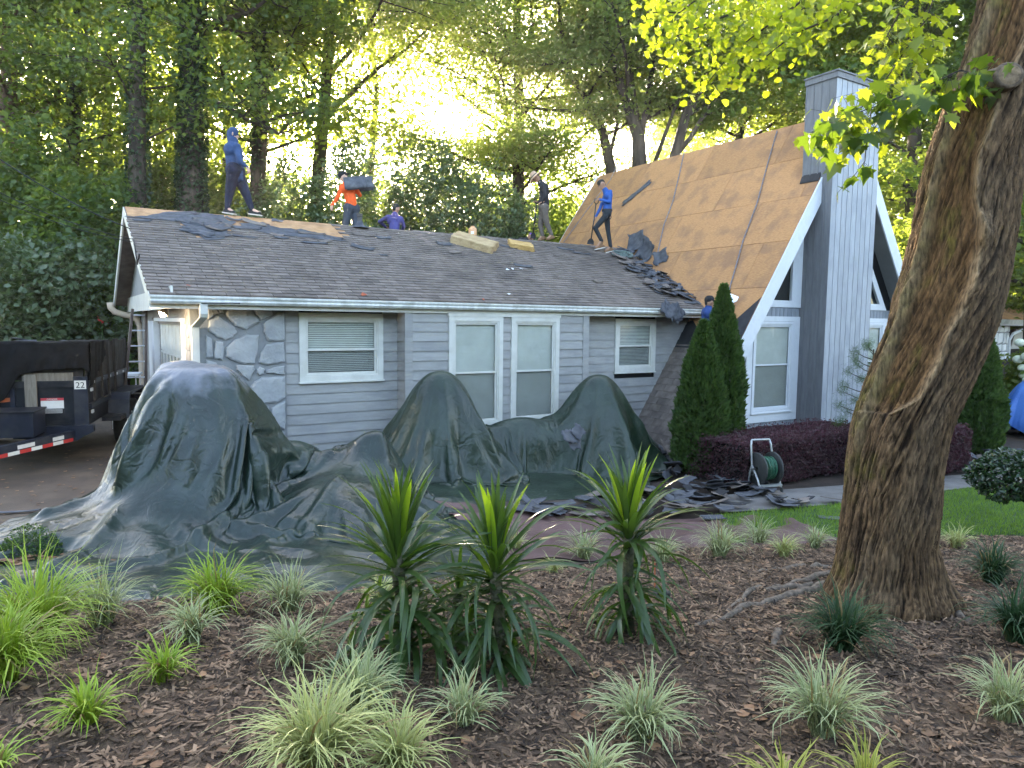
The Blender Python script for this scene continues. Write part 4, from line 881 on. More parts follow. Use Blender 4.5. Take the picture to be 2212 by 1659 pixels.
    MATS[name] = m; return m
tarp_mat('tarp_green', (.009, .019, .013), (.019, .036, .026), .30, .55, bump=.6, sky_sheen=True)
tarp_mat('tarp_green_dark', (.010, .022, .012), (.020, .038, .023), .34, .5, bump=.6)
tarp_mat('tarp_brown', (.10, .055, .048), (.15, .088, .078), .6, .3, bump=.25)
tarp_mat('tarp_blue', (.03, .12, .38), (.05, .17, .48), .45, .4)
tarp_mat('tarp_black', (.006, .006, .007), (.012, .012, .013), .6, .3)
def lw(u, v): p = W(u, v, 0); return (p.x, p.y)
cA = (-3.55, 8.15)
g_ = lambda *p: [tuple(gpt(x, y).xy) for x, y in p]
P1 = cloth([(-5.5, 4.7), (.0, 5.75), (-.45, 9.1), (-5.3, 10.1)], 176, 154,
           [(cA[0] + .05, cA[1] - .02, .93, .80, 1.60, TH, 3.0), (cA[0] - .15, cA[1], .60, .5, 1.72, TH, 3), (-2.75, 8.75, .75, .55, .74, TH, 2.0), (-1.80, 8.95, .55, .45, .84, TH, 2.0), (-2.0, 8.1, 1.2, .9, .42, .3, 1.6), (-3.9, 7.3, 1.6, .9, .28, .2, 1.6)], gfun=lambda x, y: gz(x, y) + .06*np.clip(1 - np.abs(vnoise(x*1.1 + 30 + y*.5, y*1.4 + 30, 61, 2))*3.6, 0, 1),
           slack=1.05, seed=3, zdrop=.03, mix=.62, vmax=.0, fric=.80, steps=130, flute=6.0, famp=.34,
           ridges=[(g_((20, 1310), (200, 1280), (350, 1235), (560, 1140), (740, 1080), (830, 1000)), .045, .10), (g_((110, 1175), (250, 1150), (380, 1110), (480, 1050)), .08, .12), (g_((190, 1140), (330, 1125), (430, 1120)), .05, .08),
                   (g_((120, 1270), (230, 1215), (270, 1180)), .06, .10), (g_((600, 1190), (700, 1150), (760, 1110)), .05, .06), (g_((840, 1010), (830, 1080), (880, 1160)), .08, .07), (g_((0, 1330), (160, 1300), (330, 1310)), .05, .06)])
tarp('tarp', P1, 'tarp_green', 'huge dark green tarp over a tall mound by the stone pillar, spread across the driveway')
sA, sB = on_v(950, 806, -1.15), on_v(1292, 806, -1.0); gb = lambda p: float(gz(*W(p.x, p.y, 0).xy))
P2 = cloth([tuple(gpt(740, 1104).xy), tuple(gpt(1400, 1062).xy), lw(9.4, -.1), lw(2.75, -.1)], 170, 100,
           [(*lw(sA.x, -1.15), .90, .70, sA.z, TH, 2.3), (*lw(sA.x, -1.1), 1.35, .95, .75, TH, 2), (*lw(sB.x, -1.0), .92, .70, sB.z, TH, 2.4), (*lw(sB.x, -1.0), 1.35, .85, .6, TH, 2), (*lw((sA.x + sB.x)/2, -.9), 1.5, .5, .62, TH, 2)],
           slack=1.04, seed=5, zdrop=.03, mix=.85, vmax=-.04, fric=.8, steps=130, flute=4.5, famp=.38)
tarp('tarp', P2, 'tarp_green_dark', 'dark green tarp hung over two shrubs in front of the bay windows')
bt = [gpt(1130, 1210), gpt(1815, 1158), gpt(1690, 1106), gpt(935, 1092)]
P3 = cloth([(p.x, p.y) for p in bt], 150, 52, [], gfun=lambda x, y: gz(x, y) + .05*np.clip(1 - np.abs(vnoise(x*1.2 + 30, y*1.6 + 30, 62, 2))*3.5, 0, 1), fric=.93, steps=110, slack=1.05, seed=8, zdrop=.04, ridges=[(g_((1000, 1180), (1060, 1130), (1070, 1100)), .05, .03), (g_((1250, 1180), (1400, 1140), (1560, 1120)), .05, .02), (g_((1600, 1150), (1630, 1105)), .08, .03)])
tarp('tarp', P3, 'tarp_brown', 'flat brown tarp lying on the ground in front of the shingle pile')
# ---------------------------------------------------------------- people
mat('skin', (.30, .16, .10), (.38, .21, .14), .55, 12); mat('skin_light', (.50, .30, .22), (.58, .36, .27), .55, 12)
mat('hair', (.008, .007, .006), (.02, .016, .013), .5, 60, bump=.6, bscale=120)
def cloth_m(n, c, k=1.3): mat(n, c, tuple(min(1, x*k) for x in c), .85, 6, bump=.9, bscale=11, bstretch=(1, 1, .6), bdist=.035)
cloth_m('navy_hoodie', (.03, .055, .12)); cloth_m('indigo', (.010, .014, .03)); cloth_m('orange_shirt', (.75, .10, .02)); cloth_m('slate_trousers', (.045, .05, .06)); cloth_m('purple_shirt', (.06, .055, .17))
cloth_m('charcoal_shirt', (.022, .02, .022)); cloth_m('brown_trousers', (.10, .08, .065)); cloth_m('blue_shirt', (.02, .08, .28)); cloth_m('black_jeans', (.018, .022, .026)); cloth_m('worker_blue', (.02, .05, .16)); cloth_m('straw', (.42, .29, .19))
cloth_m('boot_tan', (.17, .095, .05)); cloth_m('sneaker_black', (.02, .02, .02)); cloth_m('capblack', (.012, .012, .014)); mat('white_rubber', (.6, .55, .48), None, .6); cloth_m('headband', (.12, .06, .28)); mat('strap', (.02, .02, .02), (.04, .04, .04), .6)
def cap3(mb, a, b, ra, rb, k=12):
    a, b = Vector(a), Vector(b); d = b - a; L_ = max(d.length, 1e-4); pr = [(.0001, -ra)] + [(ra*math.sin(t), -ra*math.cos(t)) for t in (.5, 1.0, 1.57)] + [(rb*math.cos(t), L_ + rb*math.sin(t)) for t in (0, .6, 1.1)] + [(.0001, L_ + rb)]
    mb.lathe(a, pr, k, d if d.length > 1e-4 else (0, 0, 1))
def blob(name, caps, m, parent, vox=.011, smooth=3, disp=0):
    mb = MB()
    for c in caps: cap3(mb, *c)
    o = mb.build(name, m, parent, smooth=True)
    r = o.modifiers.new('skin', 'REMESH'); r.mode = 'VOXEL'; r.voxel_size = vox; r.use_smooth_shade = True
    s = o.modifiers.new('soften', 'SMOOTH'); s.factor = .5; s.iterations = smooth
    return o
def hand(w, d, up, curl=.6, s=1.0):
    """palm, four fingers with bends, thumb"""
    w, d, up = Vector(w), Vector(d).normalized(), Vector(up); sd = d.cross(up).normalized(); n = sd.cross(d); c = []
    for k in (-1, -.35, .35, 1): c.append((w + sd*k*.022, w + d*.085 + sd*k*.03, .014, .012))
    for i, (k, l) in enumerate(((-1, .055), (-.35, .07), (.35, .075), (1, .065))):
        p0 = w + d*.085 + sd*k*.03; d1 = (d*math.cos(curl) - n*math.sin(curl)); p1 = p0 + d1*l*.5; d2 = (d*math.cos(curl*2.1) - n*math.sin(curl*2.1)); p2 = p1 + d2*l*.5; c += [(p0, p1, .0095, .009), (p1, p2, .009, .0075)]
    t0 = w + d*.02 - sd*.024; t1 = t0 + (d*.7 - sd*.6 - n*.2).normalized()*.04; t2 = t1 + (d*.9 - n*.5).normalized()*.03; return c + [(t0, t1, .012, .010), (t1, t2, .010, .008)]
def figure(label, org, J, top, bot, shoe, skin='skin', hair='hair', girth=1.0, face=(1, 0, 0), up=(0, 0, 1), hipw=.09, top_extra=(), hat=None, lat=(0, 1, 0), scale=1.0, belt=False, sole=None):
    t = empty('person', org, label=label, category='person'); t.scale = (scale,)*3
    J = {k: Vector(v) for k, v in J.items()}; g = girth; lat = Vector(lat); face = Vector(face).normalized(); H_ = J['head']; upv = (H_ - J['neck']).normalized()
    fside = face.cross(upv).normalized()
    tor = [(J['chest'] + lat*.07, J['chest'] - lat*.07, .125*g, .125*g), (J['chest'], J['pelvis'], .125*g, .125*g), (J['pelvis'] + lat*hipw*.7, J['pelvis'] - lat*hipw*.7, .125*g, .125*g), ((J['shn'] + J['chest'])/2, (J['shf'] + J['chest'])/2, .10*g, .10*g), (J['neck'], J['chest'], .075, .12*g), (J['shn'], J['shf'], .062*g, .062*g)]
    arms = []; legs = []; skinc = []
    for q in ('n', 'f'):
        arms += [(J['sh'+q], J['el'+q], .058*g, .047*g), (J['el'+q], J['wr'+q], .047*g, .034)]
        hp = J['pelvis'] + lat*hipw*(-1 if q == 'n' else 1) - Vector((0, 0, .03)); legs += [(hp, J['kn'+q], .095*g, .062*g), (J['kn'+q], J['an'+q], .064*g, .045)]
        hd = J['ha'+q] - J['wr'+q]; skinc += hand(J['wr'+q], hd, J.get('hu'+q, Vector((0, -.2, 1))), .75)
        skinc += [(J['wr'+q] - hd*.4, J['wr'+q], .027, .024)]
    hc = [(H_ - upv*.02, H_ + upv*.035, .088, .088), (H_ - upv*.07 + face*.025, H_ + face*.01, .055, .08), (H_ + face*.095 - upv*.02, H_ + face*.108 - upv*.035, .012, .015), (H_ + face*.075 - upv*.075, H_ + face*.082 - upv*.075, .022, .018),
          (H_ + fside*.088 - upv*.03, H_ + fside*.09 + upv*.01, .014, .018), (H_ - fside*.088 - upv*.03, H_ - fside*.09 + upv*.01, .014, .018), (J['neck'] - upv*.05, H_ - upv*.04, .058, .052)]
    thin = lambda cs, k=.86: [(a, b, r*k, s*k) for a, b, r, s in cs]
    body = blob('body', hc + skinc + thin(tor) + thin(arms, .8) + thin(legs, .85) + [(J['an'+q], J['to'+q], .035, .03) for q in 'nf'], skin, t, vox=.0095, smooth=2)
    blob('shirt', tor + arms + list(top_extra), top, t, vox=.013)
    blob('trousers', [(J['pelvis'] + lat*hipw*.8 , J['pelvis'] - lat*hipw*.8, .130*g, .130*g)] + [(a, b, r*1.06, s*1.12) for a, b, r, s in legs], bot, t, vox=.013)
    for q in 'nf':
        a, b = J['an'+q], J['to'+q]; dd = (b - a); dd.z = 0; dd = dd.normalized() if dd.length > 1e-3 else face; he = Vector((a.x, a.y, min(a.z, b.z + .06))) - dd*.05; he.z = min(a.z - .05, b.z + .05)
        blob('shoe', [(he, b, .042, .034), (a - Vector((0, 0, .03)), he*.6 + b*.4, .045, .038)], shoe, t, vox=.011)
        if sole: mb = MB(); mb.obox((he + b)/2 - Vector((0, 0, .04)), (b - he).normalized(), (b - he).normalized().cross(Vector((0, 0, 1))).normalized(), Vector((0, 0, 1)), (-.14, -.042, -.008), (.14, .042, .014)); mb.build('sole', sole, t)
    for s_ in (-1, 1): mb = MB(); mb.ball(H_ + face*.082 + fside*.03*s_ + upv*.005, .011, 8, 6); mb.build('eye', 'hair', t, smooth=True)
    if hair == 'hair':
        blob('hair', [(H_ + upv*.045 - face*.02, H_ + upv*.055 + face*.03, .088, .078), (H_ + upv*.03 - face*.05, H_ - upv*.035 - face*.055, .062, .045)], 'hair', t, vox=.01)
    if hat == 'cap':
        o = blob('cap', [(H_ + upv*.045 - face*.01, H_ + upv*.055 + face*.02, .096, .090)], 'capblack', t, vox=.01)
        mb = MB(); k = H_ - face*.085 + upv*.035 if J.get('capback') is not None else H_ + face*.085 + upv*.04; sgn = -1 if J.get('capback') is not None else 1
        mb.add([k + fside*.065 , k - fside*.065, k + face*sgn*.075 - fside*.045 - upv*.02, k + face*sgn*.075 + fside*.045 - upv*.02] + [k + fside*.065 + upv*.006, k - fside*.065 + upv*.006, k + face*sgn*.075 - fside*.045 - upv*.014, k + face*sgn*.075 + fside*.045 - upv*.014], [(0, 1, 2, 3), (7, 6, 5, 4), (0, 3, 7, 4), (1, 0, 4, 5), (2, 1, 5, 6), (3, 2, 6, 7)]); mb.build('cap_brim', 'capblack', o)
    if hat == 'straw':
        mb = MB(); pr = [(.098, .02), (.12, .03), (.17, .018), (.205, -.012), (.20, -.018), (.16, .010), (.10, .012)]; mb.lathe(H_ + upv*.03, pr, 22, upv); mb.lathe(H_ + upv*.03, [(.100, .015), (.098, .06), (.086, .12), (.05, .145), (.001, .148)], 22, upv); o = mb.build('straw_hat', 'straw', t, smooth=True)
        mb = MB(); mb.lathe(H_ + upv*.03, [(.1015, .03), (.1005, .058)], 22, upv); mb.build('hat_band', 'brown_trousers', o, smooth=True)
    if hat == 'band':
        mb = MB(); mb.lathe(H_ + upv*.02, [(.094, -.01), (.098, .005), (.097, .035), (.093, .045)], 20, upv); mb.build('headband', 'headband', t, smooth=True)
    if belt:
        mb = MB(); mb.lathe(J['pelvis'] + Vector((0, 0, .05)), [(.15*g, 0), (.155*g, .03), (.15*g, .06)], 18); o = mb.build('harness_belt', 'strap', t, smooth=True)
        for dx in (-.10, -.02, .07): mb = MB(); mb.tube([J['pelvis'] + Vector((dx, -.13, .03)), J['pelvis'] + Vector((dx + .02, -.16, -.12)), J['pelvis'] + Vector((dx - .03, -.14, -.2))], .012, 6); mb.build('harness_strap', 'strap', t, smooth=True)
    return t
def z8(x, y, x0=330, yb=1225, k=.001555, d=0.0): return ((x - x0)*k, d, (yb - y)*k)
# 1 hooded roofer on the ridge
pr_ = W(on_v(503, 477, S).x, S, ZR + .02)
figure('person in blue hooded top and dark leggings walking along the ridge', pr_, dict(head=z8(312, 225), neck=z8(305, 330), chest=z8(310, 430), pelvis=z8(330, 680), shn=z8(385, 400, d=-.13), shf=z8(240, 400, d=.13), eln=z8(440, 590, d=-.20), elf=z8(215, 600, d=.2), wrn=z8(520, 650, d=-.17), wrf=z8(225, 720, d=.2),
    han=z8(542, 700, d=-.17), haf=z8(235, 760, d=.2), knn=z8(262, 950, d=-.05), ann=z8(228, 1150, d=-.05), ton=z8(315, 1200, d=-.08), knf=z8(440, 945, d=.06), anf=z8(520, 1152, d=.05), tof=z8(630, 1205, d=.0)), 'navy_hoodie', 'indigo', 'sneaker_black', 'skin_light', hair='none', girth=1.32, face=(.93, .25, -.12), hipw=.10,
    top_extra=[(z8(330, 640), z8(330, 745), .165, .15), (z8(400, 700, d=-.06), z8(425, 790, d=-.05), .07, .03), (z8(300, 225), z8(312, 200), .108, .104), (z8(296, 290), z8(310, 320), .10, .10)], sole='white_rubber')
def behind(px, py, hgt, w_hint=None):      # stand on the rear slope so that the head shows at px, py
    best = None
    for i in range(0, 60):
        w = i*.05; P = on_v(px, py, S + w); d = abs((P.z - (ZR - KR*w)) - hgt)
        if best is None or d < best[0]: best = (d, w, P)
    _, w, P = best; return W(P.x, S + w, ZR - KR*w + .01)
# 2 orange shirt, a bundle of shingles on the shoulder
o2 = behind(741, 380, 1.70); k2 = .0018
z2 = lambda x, y, d=0.0: ((x - 1800)*k2, d, 1.70 - (y - 680)*k2)
figure('person in orange long-sleeved shirt and backward black cap with shingles on the shoulder', o2, dict(head=z2(1748, 752), neck=z2(1778, 830), chest=z2(1815, 900), pelvis=z2(1850, 1140), shn=z2(1735, 880, -.06), shf=z2(1890, 880, .06), eln=z2(1690, 1010, -.10), elf=z2(1940, 960, .12), wrn=z2(1615, 1110, -.12), wrf=z2(1880, 860, -.12),
    han=z2(1600, 1170, -.12), haf=z2(1850, 830, -.16), knn=z2(1770, 1400, -.1), ann=z2(1800, 1590, .02), ton=z2(1750, 1620, -.1), knf=z2(1900, 1390, -.04), anf=z2(1930, 1590, .1), tof=z2(1880, 1625, -.02), capback=(0, 0, 0)), 'orange_shirt', 'slate_trousers', 'boot_tan', 'skin_light', girth=1.02, face=(-.75, -.55, -.45), lat=(.75, .66, 0), hat='cap')
# the bundle: curved torn shingles
def bundle(name, org, lab, cat):
    t = empty(name, org, label=lab, category=cat)
    for L_, (dz, x0, x1, y0) in enumerate(((.0, -.20, .24, 0), (.03, -.16, .30, .01), (.06, -.24, .16, 0))):
        V = []; n = 12; m = 8; rr = random.Random(L_)
        for j in range(m + 1):
            x = x0 + (x1 - x0)*j/m
            for i in range(n + 1):
                a = -1.5 + 3.0*i/n; r = .20 + dz*.5; e = 1 + (rr.uniform(-.0, .16) if i in (0, n) else 0); V.append((x + (rr.uniform(0, .04) if j == m else 0), math.sin(a)*r*.8, math.cos(a)*r*e - abs(math.sin(a))**3*.10 + dz*.3))
        me = npmesh('shingle', V, [(j*(n+1) + i, j*(n+1) + i + 1, (j+1)*(n+1) + i + 1, (j+1)*(n+1) + i) for j in range(m) for i in range(n)], 'felt', True); o = link('shingle', me, t); s = o.modifiers.new('t', 'SOLIDIFY'); s.thickness = .008
    return t
b2 = bundle('shingle_bundle', o2 + Vector(z2(1925, 880, -.05)), 'curved bundle of torn dark shingles carried on the shoulder of the orange-shirted person', 'shingle bundle'); b2.rotation_euler = (0, R(-8), R(12)); b2.scale = (1.15, 1, .95)
# 3 purple shirt, crouching behind the ridge
o3 = behind(845, 446, 1.12); k3 = .0182/10.2
z3 = lambda x, y, d=0.0: ((x - 1090)*.00068, d, 1.12 - (y - 190)*.00068)
figure('crouching person in purple shirt seen from behind below the ridge', o3, dict(head=z3(1105, 355, .05), neck=z3(1080, 560), chest=z3(1080, 760), pelvis=z3(1070, 1270, -.08), shn=z3(850, 660, -.05), shf=z3(1290, 690, .03), eln=z3(520, 790, .10), elf=z3(1370, 950, .12), wrn=z3(700, 940, .25), wrf=z3(1250, 1100, .28),
    han=z3(760, 970, .3), haf=z3(1190, 1130, .3), knn=z3(900, 1500, .25), ann=z3(950, 1760, -.1), ton=z3(950, 1800, .02), knf=z3(1250, 1500, .25), anf=z3(1230, 1760, -.1), tof=z3(1230, 1800, .02)), 'purple_shirt', 'slate_trousers', 'boot_tan', 'skin', girth=.98, face=(.3, .9, -.3), lat=(1, .1, 0))
# 4 straw hat
o4 = W(on_v(1172, 521, S + .05).x, S + .05, ZR + .015); Y4 = o4.y; k4 = .864/7.9*Y4/F
z4 = lambda x, y, d=0.0: ((x - 500)*k4, d, (1370 - y)*k4)
figure('person in wide straw hat, charcoal shirt and brown trousers looking down on the ridge', o4, dict(head=z4(298, 150), neck=z4(380, 235), chest=z4(455, 350), pelvis=z4(455, 730), shn=z4(445, 300, -.13), shf=z4(440, 300, .13), eln=z4(480, 520, -.2), elf=z4(420, 520, .16), wrn=z4(415, 630, -.15), wrf=z4(340, 610, .05),
    han=z4(350, 655, -.13), haf=z4(310, 600, .02), knn=z4(520, 1040, -.07), ann=z4(610, 1240, -.08), ton=z4(530, 1330, -.10), knf=z4(395, 1040, .07), anf=z4(440, 1245, .06), tof=z4(370, 1335, .05)), 'charcoal_shirt', 'brown_trousers', 'boot_tan', 'skin', girth=1.04, face=(-.80, -.1, -.60), hat='straw',
    top_extra=[(z4(455, 640), z4(460, 705), .14, .14)])
# 5 blue shirt
rp = on_roof(1305, 541, .02); o5 = W(rp.x, rp.y, rp.z); k5 = .864/7.9*o5.y/F
z5 = lambda x, y, d=0.0: ((x - 1627)*k5, d, (1545 - y)*k5)
figure('person in bright blue shirt, dark jeans and harness resting on a long shovel', o5, dict(head=z5(1498, 245), neck=z5(1562, 345), chest=z5(1625, 470), pelvis=z5(1610, 800), shn=z5(1655, 400, -.12), shf=z5(1590, 400, .12), eln=z5(1640, 600, -.17), elf=z5(1480, 700, .10), wrn=z5(1450, 550, -.14), wrf=z5(1395, 860, .02),
    han=z5(1390, 550, -.13), haf=z5(1355, 915, -.02), knn=z5(1380, 1090, -.10), ann=z5(1510, 1330, -.08), ton=z5(1400, 1470, -.12), knf=z5(1645, 1120, .07), anf=z5(1700, 1430, .05), tof=z5(1590, 1525, .02)), 'blue_shirt', 'black_jeans', 'boot_tan', 'skin', girth=.90, face=(-.72, -.3, -.5), belt=True, sole='white_rubber',
    top_extra=[(z5(1612, 700), z5(1612, 770), .125, .125)])
# 6 only the head and shoulders show behind the ridge
o6 = behind(1140, 503, .86)
figure('person with purple headband, only the bowed head showing behind the ridge', o6, dict(head=(0, 0, .74), neck=(-.10, 0, .66), chest=(-.26, 0, .60), pelvis=(-.55, .1, .42), shn=(-.16, -.14, .62), shf=(-.16, .16, .62), eln=(-.05, -.22, .42), elf=(-.05, .24, .42), wrn=(.10, -.2, .22), wrf=(.10, .22, .22),
    han=(.16, -.2, .16), haf=(.16, .22, .16), knn=(-.25, -.05, .08), ann=(-.60, -.05, .10), ton=(-.70, -.05, .06), knf=(-.25, .22, .08), anf=(-.60, .22, .10), tof=(-.70, .22, .06)), 'charcoal_shirt', 'slate_trousers', 'boot_tan', 'skin', face=(.6, -.5, -.6), hat='band')
# 7 worker on a ladder behind the cypresses
o7 = on_y(1520, 640, 14.9); hz = o7.z + .02; base7 = Vector((o7.x, o7.y, hz - 1.55)); k7 = .864/11.06*14.9/F*.93
z7 = lambda x, y, d=0.0: ((x - 700)*k7*1.06, d, 1.55 - (y - 215)*k7*1.06)
figure('person in black cap and blue hooded top scraping the steep roof behind the cypress', base7, dict(head=z7(800, 285), neck=z7(790, 430), chest=z7(770, 600), pelvis=z7(760, 1080), shn=z7(830, 520, -.10), shf=z7(740, 510, .14), eln=z7(1010, 800, -.12), elf=z7(1050, 640, .12), wrn=z7(1310, 930, -.02), wrf=z7(1350, 660, .02),
    han=z7(1380, 950, -.02), haf=z7(1420, 650, .0), knn=z7(900, 1600, -.05), ann=z7(800, 2050, .0), ton=z7(880, 2120, .0), knf=z7(820, 1580, .1), anf=z7(720, 2050, .1), tof=z7(800, 2120, .1)), 'worker_blue', 'slate_trousers', 'boot_tan', 'skin', girth=.98, face=(.85, .35, -.1), hat='cap')
# shovels
mat('shaft_black', (.02, .02, .022), None, .5); mat('shaft_white', (.65, .65, .62), (.72, .72, .7), .4)
def shovel(org, top, bot, m, lab, blade=(.17, .16), grip=True, flip=1, bm='metal'):
    t = empty('roofing_shovel', org, label=lab, category='shovel'); a, b = Vector(top), Vector(bot); d = (b - a).normalized(); sd = Vector((d.z, 0, -d.x)).normalized(); n = d.cross(sd)
    mb = MB(); mb.tube([a, b], .016, 8); mb.build('shaft', m, t, smooth=True)
    if grip:
        mb = MB(); mb.tube([a, a - d*.05 + sd*.055, a - d*.13 + sd*.055, a - d*.13 - sd*.055, a - d*.05 - sd*.055, a], .012, 6); mb.build('grip', 'shaft_black', t, smooth=True)
    w, h = blade; k = b; q = [k - sd*.03, k + sd*.03, k + sd*w*.5 + d*h*.4, k + sd*w*.55 + d*h, k - sd*w*.55 + d*h, k - sd*w*.5 + d*h*.4]
    mb = MB(); mb.prism([p + n*.02*(i > 1) for i, p in enumerate(q)], n*.006); mb.build('blade', bm, t); return t
shovel(o5, z5(1382, 640, -.13), z5(1305, 1290, -.12), 'shaft_black', 'black shovel with D-grip held by the person in the blue shirt', bm='shaft_black', blade=(.16, .15))
shovel(o4, z4(315, 650, -.03), z4(262, 1190, .05), 'shaft_black', 'slim shovel held by the straw-hatted person', bm='shaft_black', blade=(.12, .15))
shovel(o3, z3(690, 1000, .3), z3(600, 1500, .35), 'shaft_black', 'shovel handle held by the crouching person in purple')
sv = on_y(1558, 700, 14.8); s2 = on_y(1575, 643, 14.95); s2.y = sv.y + .1
shovel(sv, (0, 0, 0), (s2 - sv), 'shaft_white', 'white-handled flat shovel raised against the steep roof', blade=(.20, .17), grip=False)
# ---------------------------------------------------------------- things on the roof
def scrap(name, M4, wd, hh, bend, seed, m='felt', lab='', cat='shingle scrap', group=None, th=.008, curl=0):
    rr = random.Random(seed); n = 6; V = []
    jag = [[rr.uniform(-.10, .10) for _ in range(n+1)] for _ in range(4)]; b2 = rr.uniform(-.5, .5)*bend
    for i in range(n+1):
        for j in range(n+1):
            a, b = i/n - .5, j/n - .5; x = a*wd*(1 + (jag[0][j] if i in (0, n) else 0)*1.6); y = b*hh*(1 + (jag[1][i] if j in (0, n) else 0)*2.2) + jag[2][0]*x*2
            V.append((x, y, bend*wd*(a*a*2.2 + b2*a*b*3) + curl*hh*max(0, b)**2*2 + .004))
    me = npmesh(name, V, [(i*(n+1)+j, (i+1)*(n+1)+j, (i+1)*(n+1)+j+1, i*(n+1)+j+1) for i in range(n) for j in range(n)], m)
    o = link(name, me, mtx=M4, label=lab, category=cat); s = o.modifiers.new('t', 'SOLIDIFY'); s.thickness = th; s.offset = 1
    if group: o['group'] = group
    return o
HM = Matrix.Translation((X0, Y0, 0)) @ Matrix.Rotation(TH, 4, 'Z')
SLR = math.atan2(ZR - ZE, S); SLA = math.atan(M_A)
def roofM(px, py, az, tilt=0.0, off=.015):
    p = on_roof(px, py); return HM @ Matrix.Translation((p.x, p.y, ZE + KR*p.y + off)) @ Matrix.Rotation(SLR, 4, 'X') @ Matrix.Rotation(az, 4, 'Z') @ Matrix.Rotation(tilt, 4, 'Y')
z1 = lambda x, y: (216 + x*.293, 241.9 + y*.293); z2_ = lambda x, y: (734.4 + x*.3515, 345.6 + y*.3515)
SG = 'torn shingle scraps lying loose on the low roof'
ORD = 'first second third fourth fifth sixth seventh eighth ninth tenth eleventh twelfth thirteenth fourteenth fifteenth sixteenth seventeenth eighteenth nineteenth twentieth'.split(); ORD += ['twenty-' + w for w in ORD[:9]] + ['thirtieth'] + ['thirty-' + w for w in ORD[:9]]
sc_list = [(z1(610, 805), .40, .16, .05, .2), (z1(640, 870), .45, .26, .12, -.3), (z1(760, 920), .75, .30, .16, .25), (z1(700, 945), .55, .28, .10, -.6), (z1(830, 965), .55, .22, .10, .5), (z1(850, 905), .5, .3, .2, .9), (z1(760, 870), .5, .4, .1, -.2), (z1(960, 845), .32, .12, .3, -.4), (z1(1110, 865), .50, .20, .15, -.5),
           (z1(1060, 905), .5, .14, .05, -.1), (z1(290, 865), .30, .10, .03, .1), (z1(1280, 950), .24, .14, .12, -.5), (z1(1310, 970), .26, .12, .1, .2), (z1(1560, 1003), .48, .10, .04, -.1), (z1(1640, 990), .3, .12, .08, .3), (z1(1700, 960), .34, .12, .04, -.3), (z1(1915, 1030), .45, .22, .12, -.5), (z1(1930, 935), .48, .18, .06, -.1), (z1(2070, 955), .36, .12, .10, .1), (z1(2070, 1083), .16, .07, .03, .1),
           (z1(1540, 935), .5, .12, .06, -.1), (z1(1050, 970), .42, .10, .05, -.15), (z2_(620, 530), .34, .24, .22, -.3), (z2_(685, 580), .30, .12, .10, .1), (z2_(1020, 540), .4, .1, .05, -.5), (z2_(1110, 655), .40, .16, .08, -.35), (z2_(1570, 740), .24, .16, .10, .1), (z2_(1470, 570), .5, .1, .05, -.1), (z2_(1370, 545), .45, .14, .03, -.2), (z2_(1325, 585), .25, .1, .03, .1), (z2_(1815, 780), .16, .06, .04, .1), (z2_(245, 500), .36, .12, .1, 0)]
order_ = sorted(range(len(sc_list)), key=lambda k: sc_list[k][0][0]); rank_ = {k: n for n, k in enumerate(order_)}
for i, ((px, py), w_, h_, bd, az) in enumerate(sc_list):
    scrap('shingle_scrap', roofM(px, py, az, rnd.uniform(-.05, .05)), w_, h_, bd*.5, i, ('felt', 'felt', 'shingle')[i % 3] if i > 3 else 'felt', f"{'broad' if w_*h_ > .09 else 'narrow' if h_ < .11 else 'small'} loose shingle scrap on the low roof, {ORD[rank_[i]]} from the left gable", group=SG)
SV = 'torn shingle scraps heaped along the valley'
rv = random.Random(5); path = [(1345, 548), (1385, 562), (1420, 590), (1455, 620), (1485, 640), (1500, 655)]
path = [(1330, 540), (1380, 560), (1420, 590), (1450, 612), (1490, 636)]
for i in range(96):
    k = rv.random()**.9*(len(path) - 1); j = min(int(k), len(path) - 2); f = k - j; px = path[j][0]*(1 - f) + path[j+1][0]*f; py = path[j][1]*(1 - f) + path[j+1][1]*f
    w = 26 + 8*k; px += rv.uniform(-w, w*.7) ; py += rv.uniform(-13, 17)
    p = on_roof(px, py)
    if p.x > ucut(ZE + KR*p.y) + .15: continue
    scrap('shingle_scrap', roofM(px, py, rv.uniform(-.9, .9), rv.uniform(-.25, .25), rv.uniform(.015, .09)), rv.uniform(.20, .5), rv.uniform(.08, .24), rv.uniform(0, .18), 100 + i, 'felt' if rv.random() < .75 else 'shingle', 'torn dark shingle scrap heaped in the valley against the steep roof', group=SV)
def aroofM(px, py, az, off=.03, tilt=0.0):
    p = on_aroof(px, py); q = AP(p.x, p.y, off); return HM @ Matrix.Translation(q) @ Matrix.Rotation(-SLA, 4, 'Y') @ Matrix.Rotation(az, 4, 'Z') @ Matrix.Rotation(tilt, 4, 'Y')
ga, gb_ = on_aroof(1338, 434), on_aroof(1397, 390); saz = math.atan2(gb_.y - ga.y, (gb_.x - ga.x)*KA); sln = math.hypot(gb_.y - ga.y, (gb_.x - ga.x)*KA)
scrap('shingle_scrap', aroofM(1367, 412, saz, .012), sln, .20, .02, 301, 'felt', 'long grey shingle strip stuck on the bare steep roof')
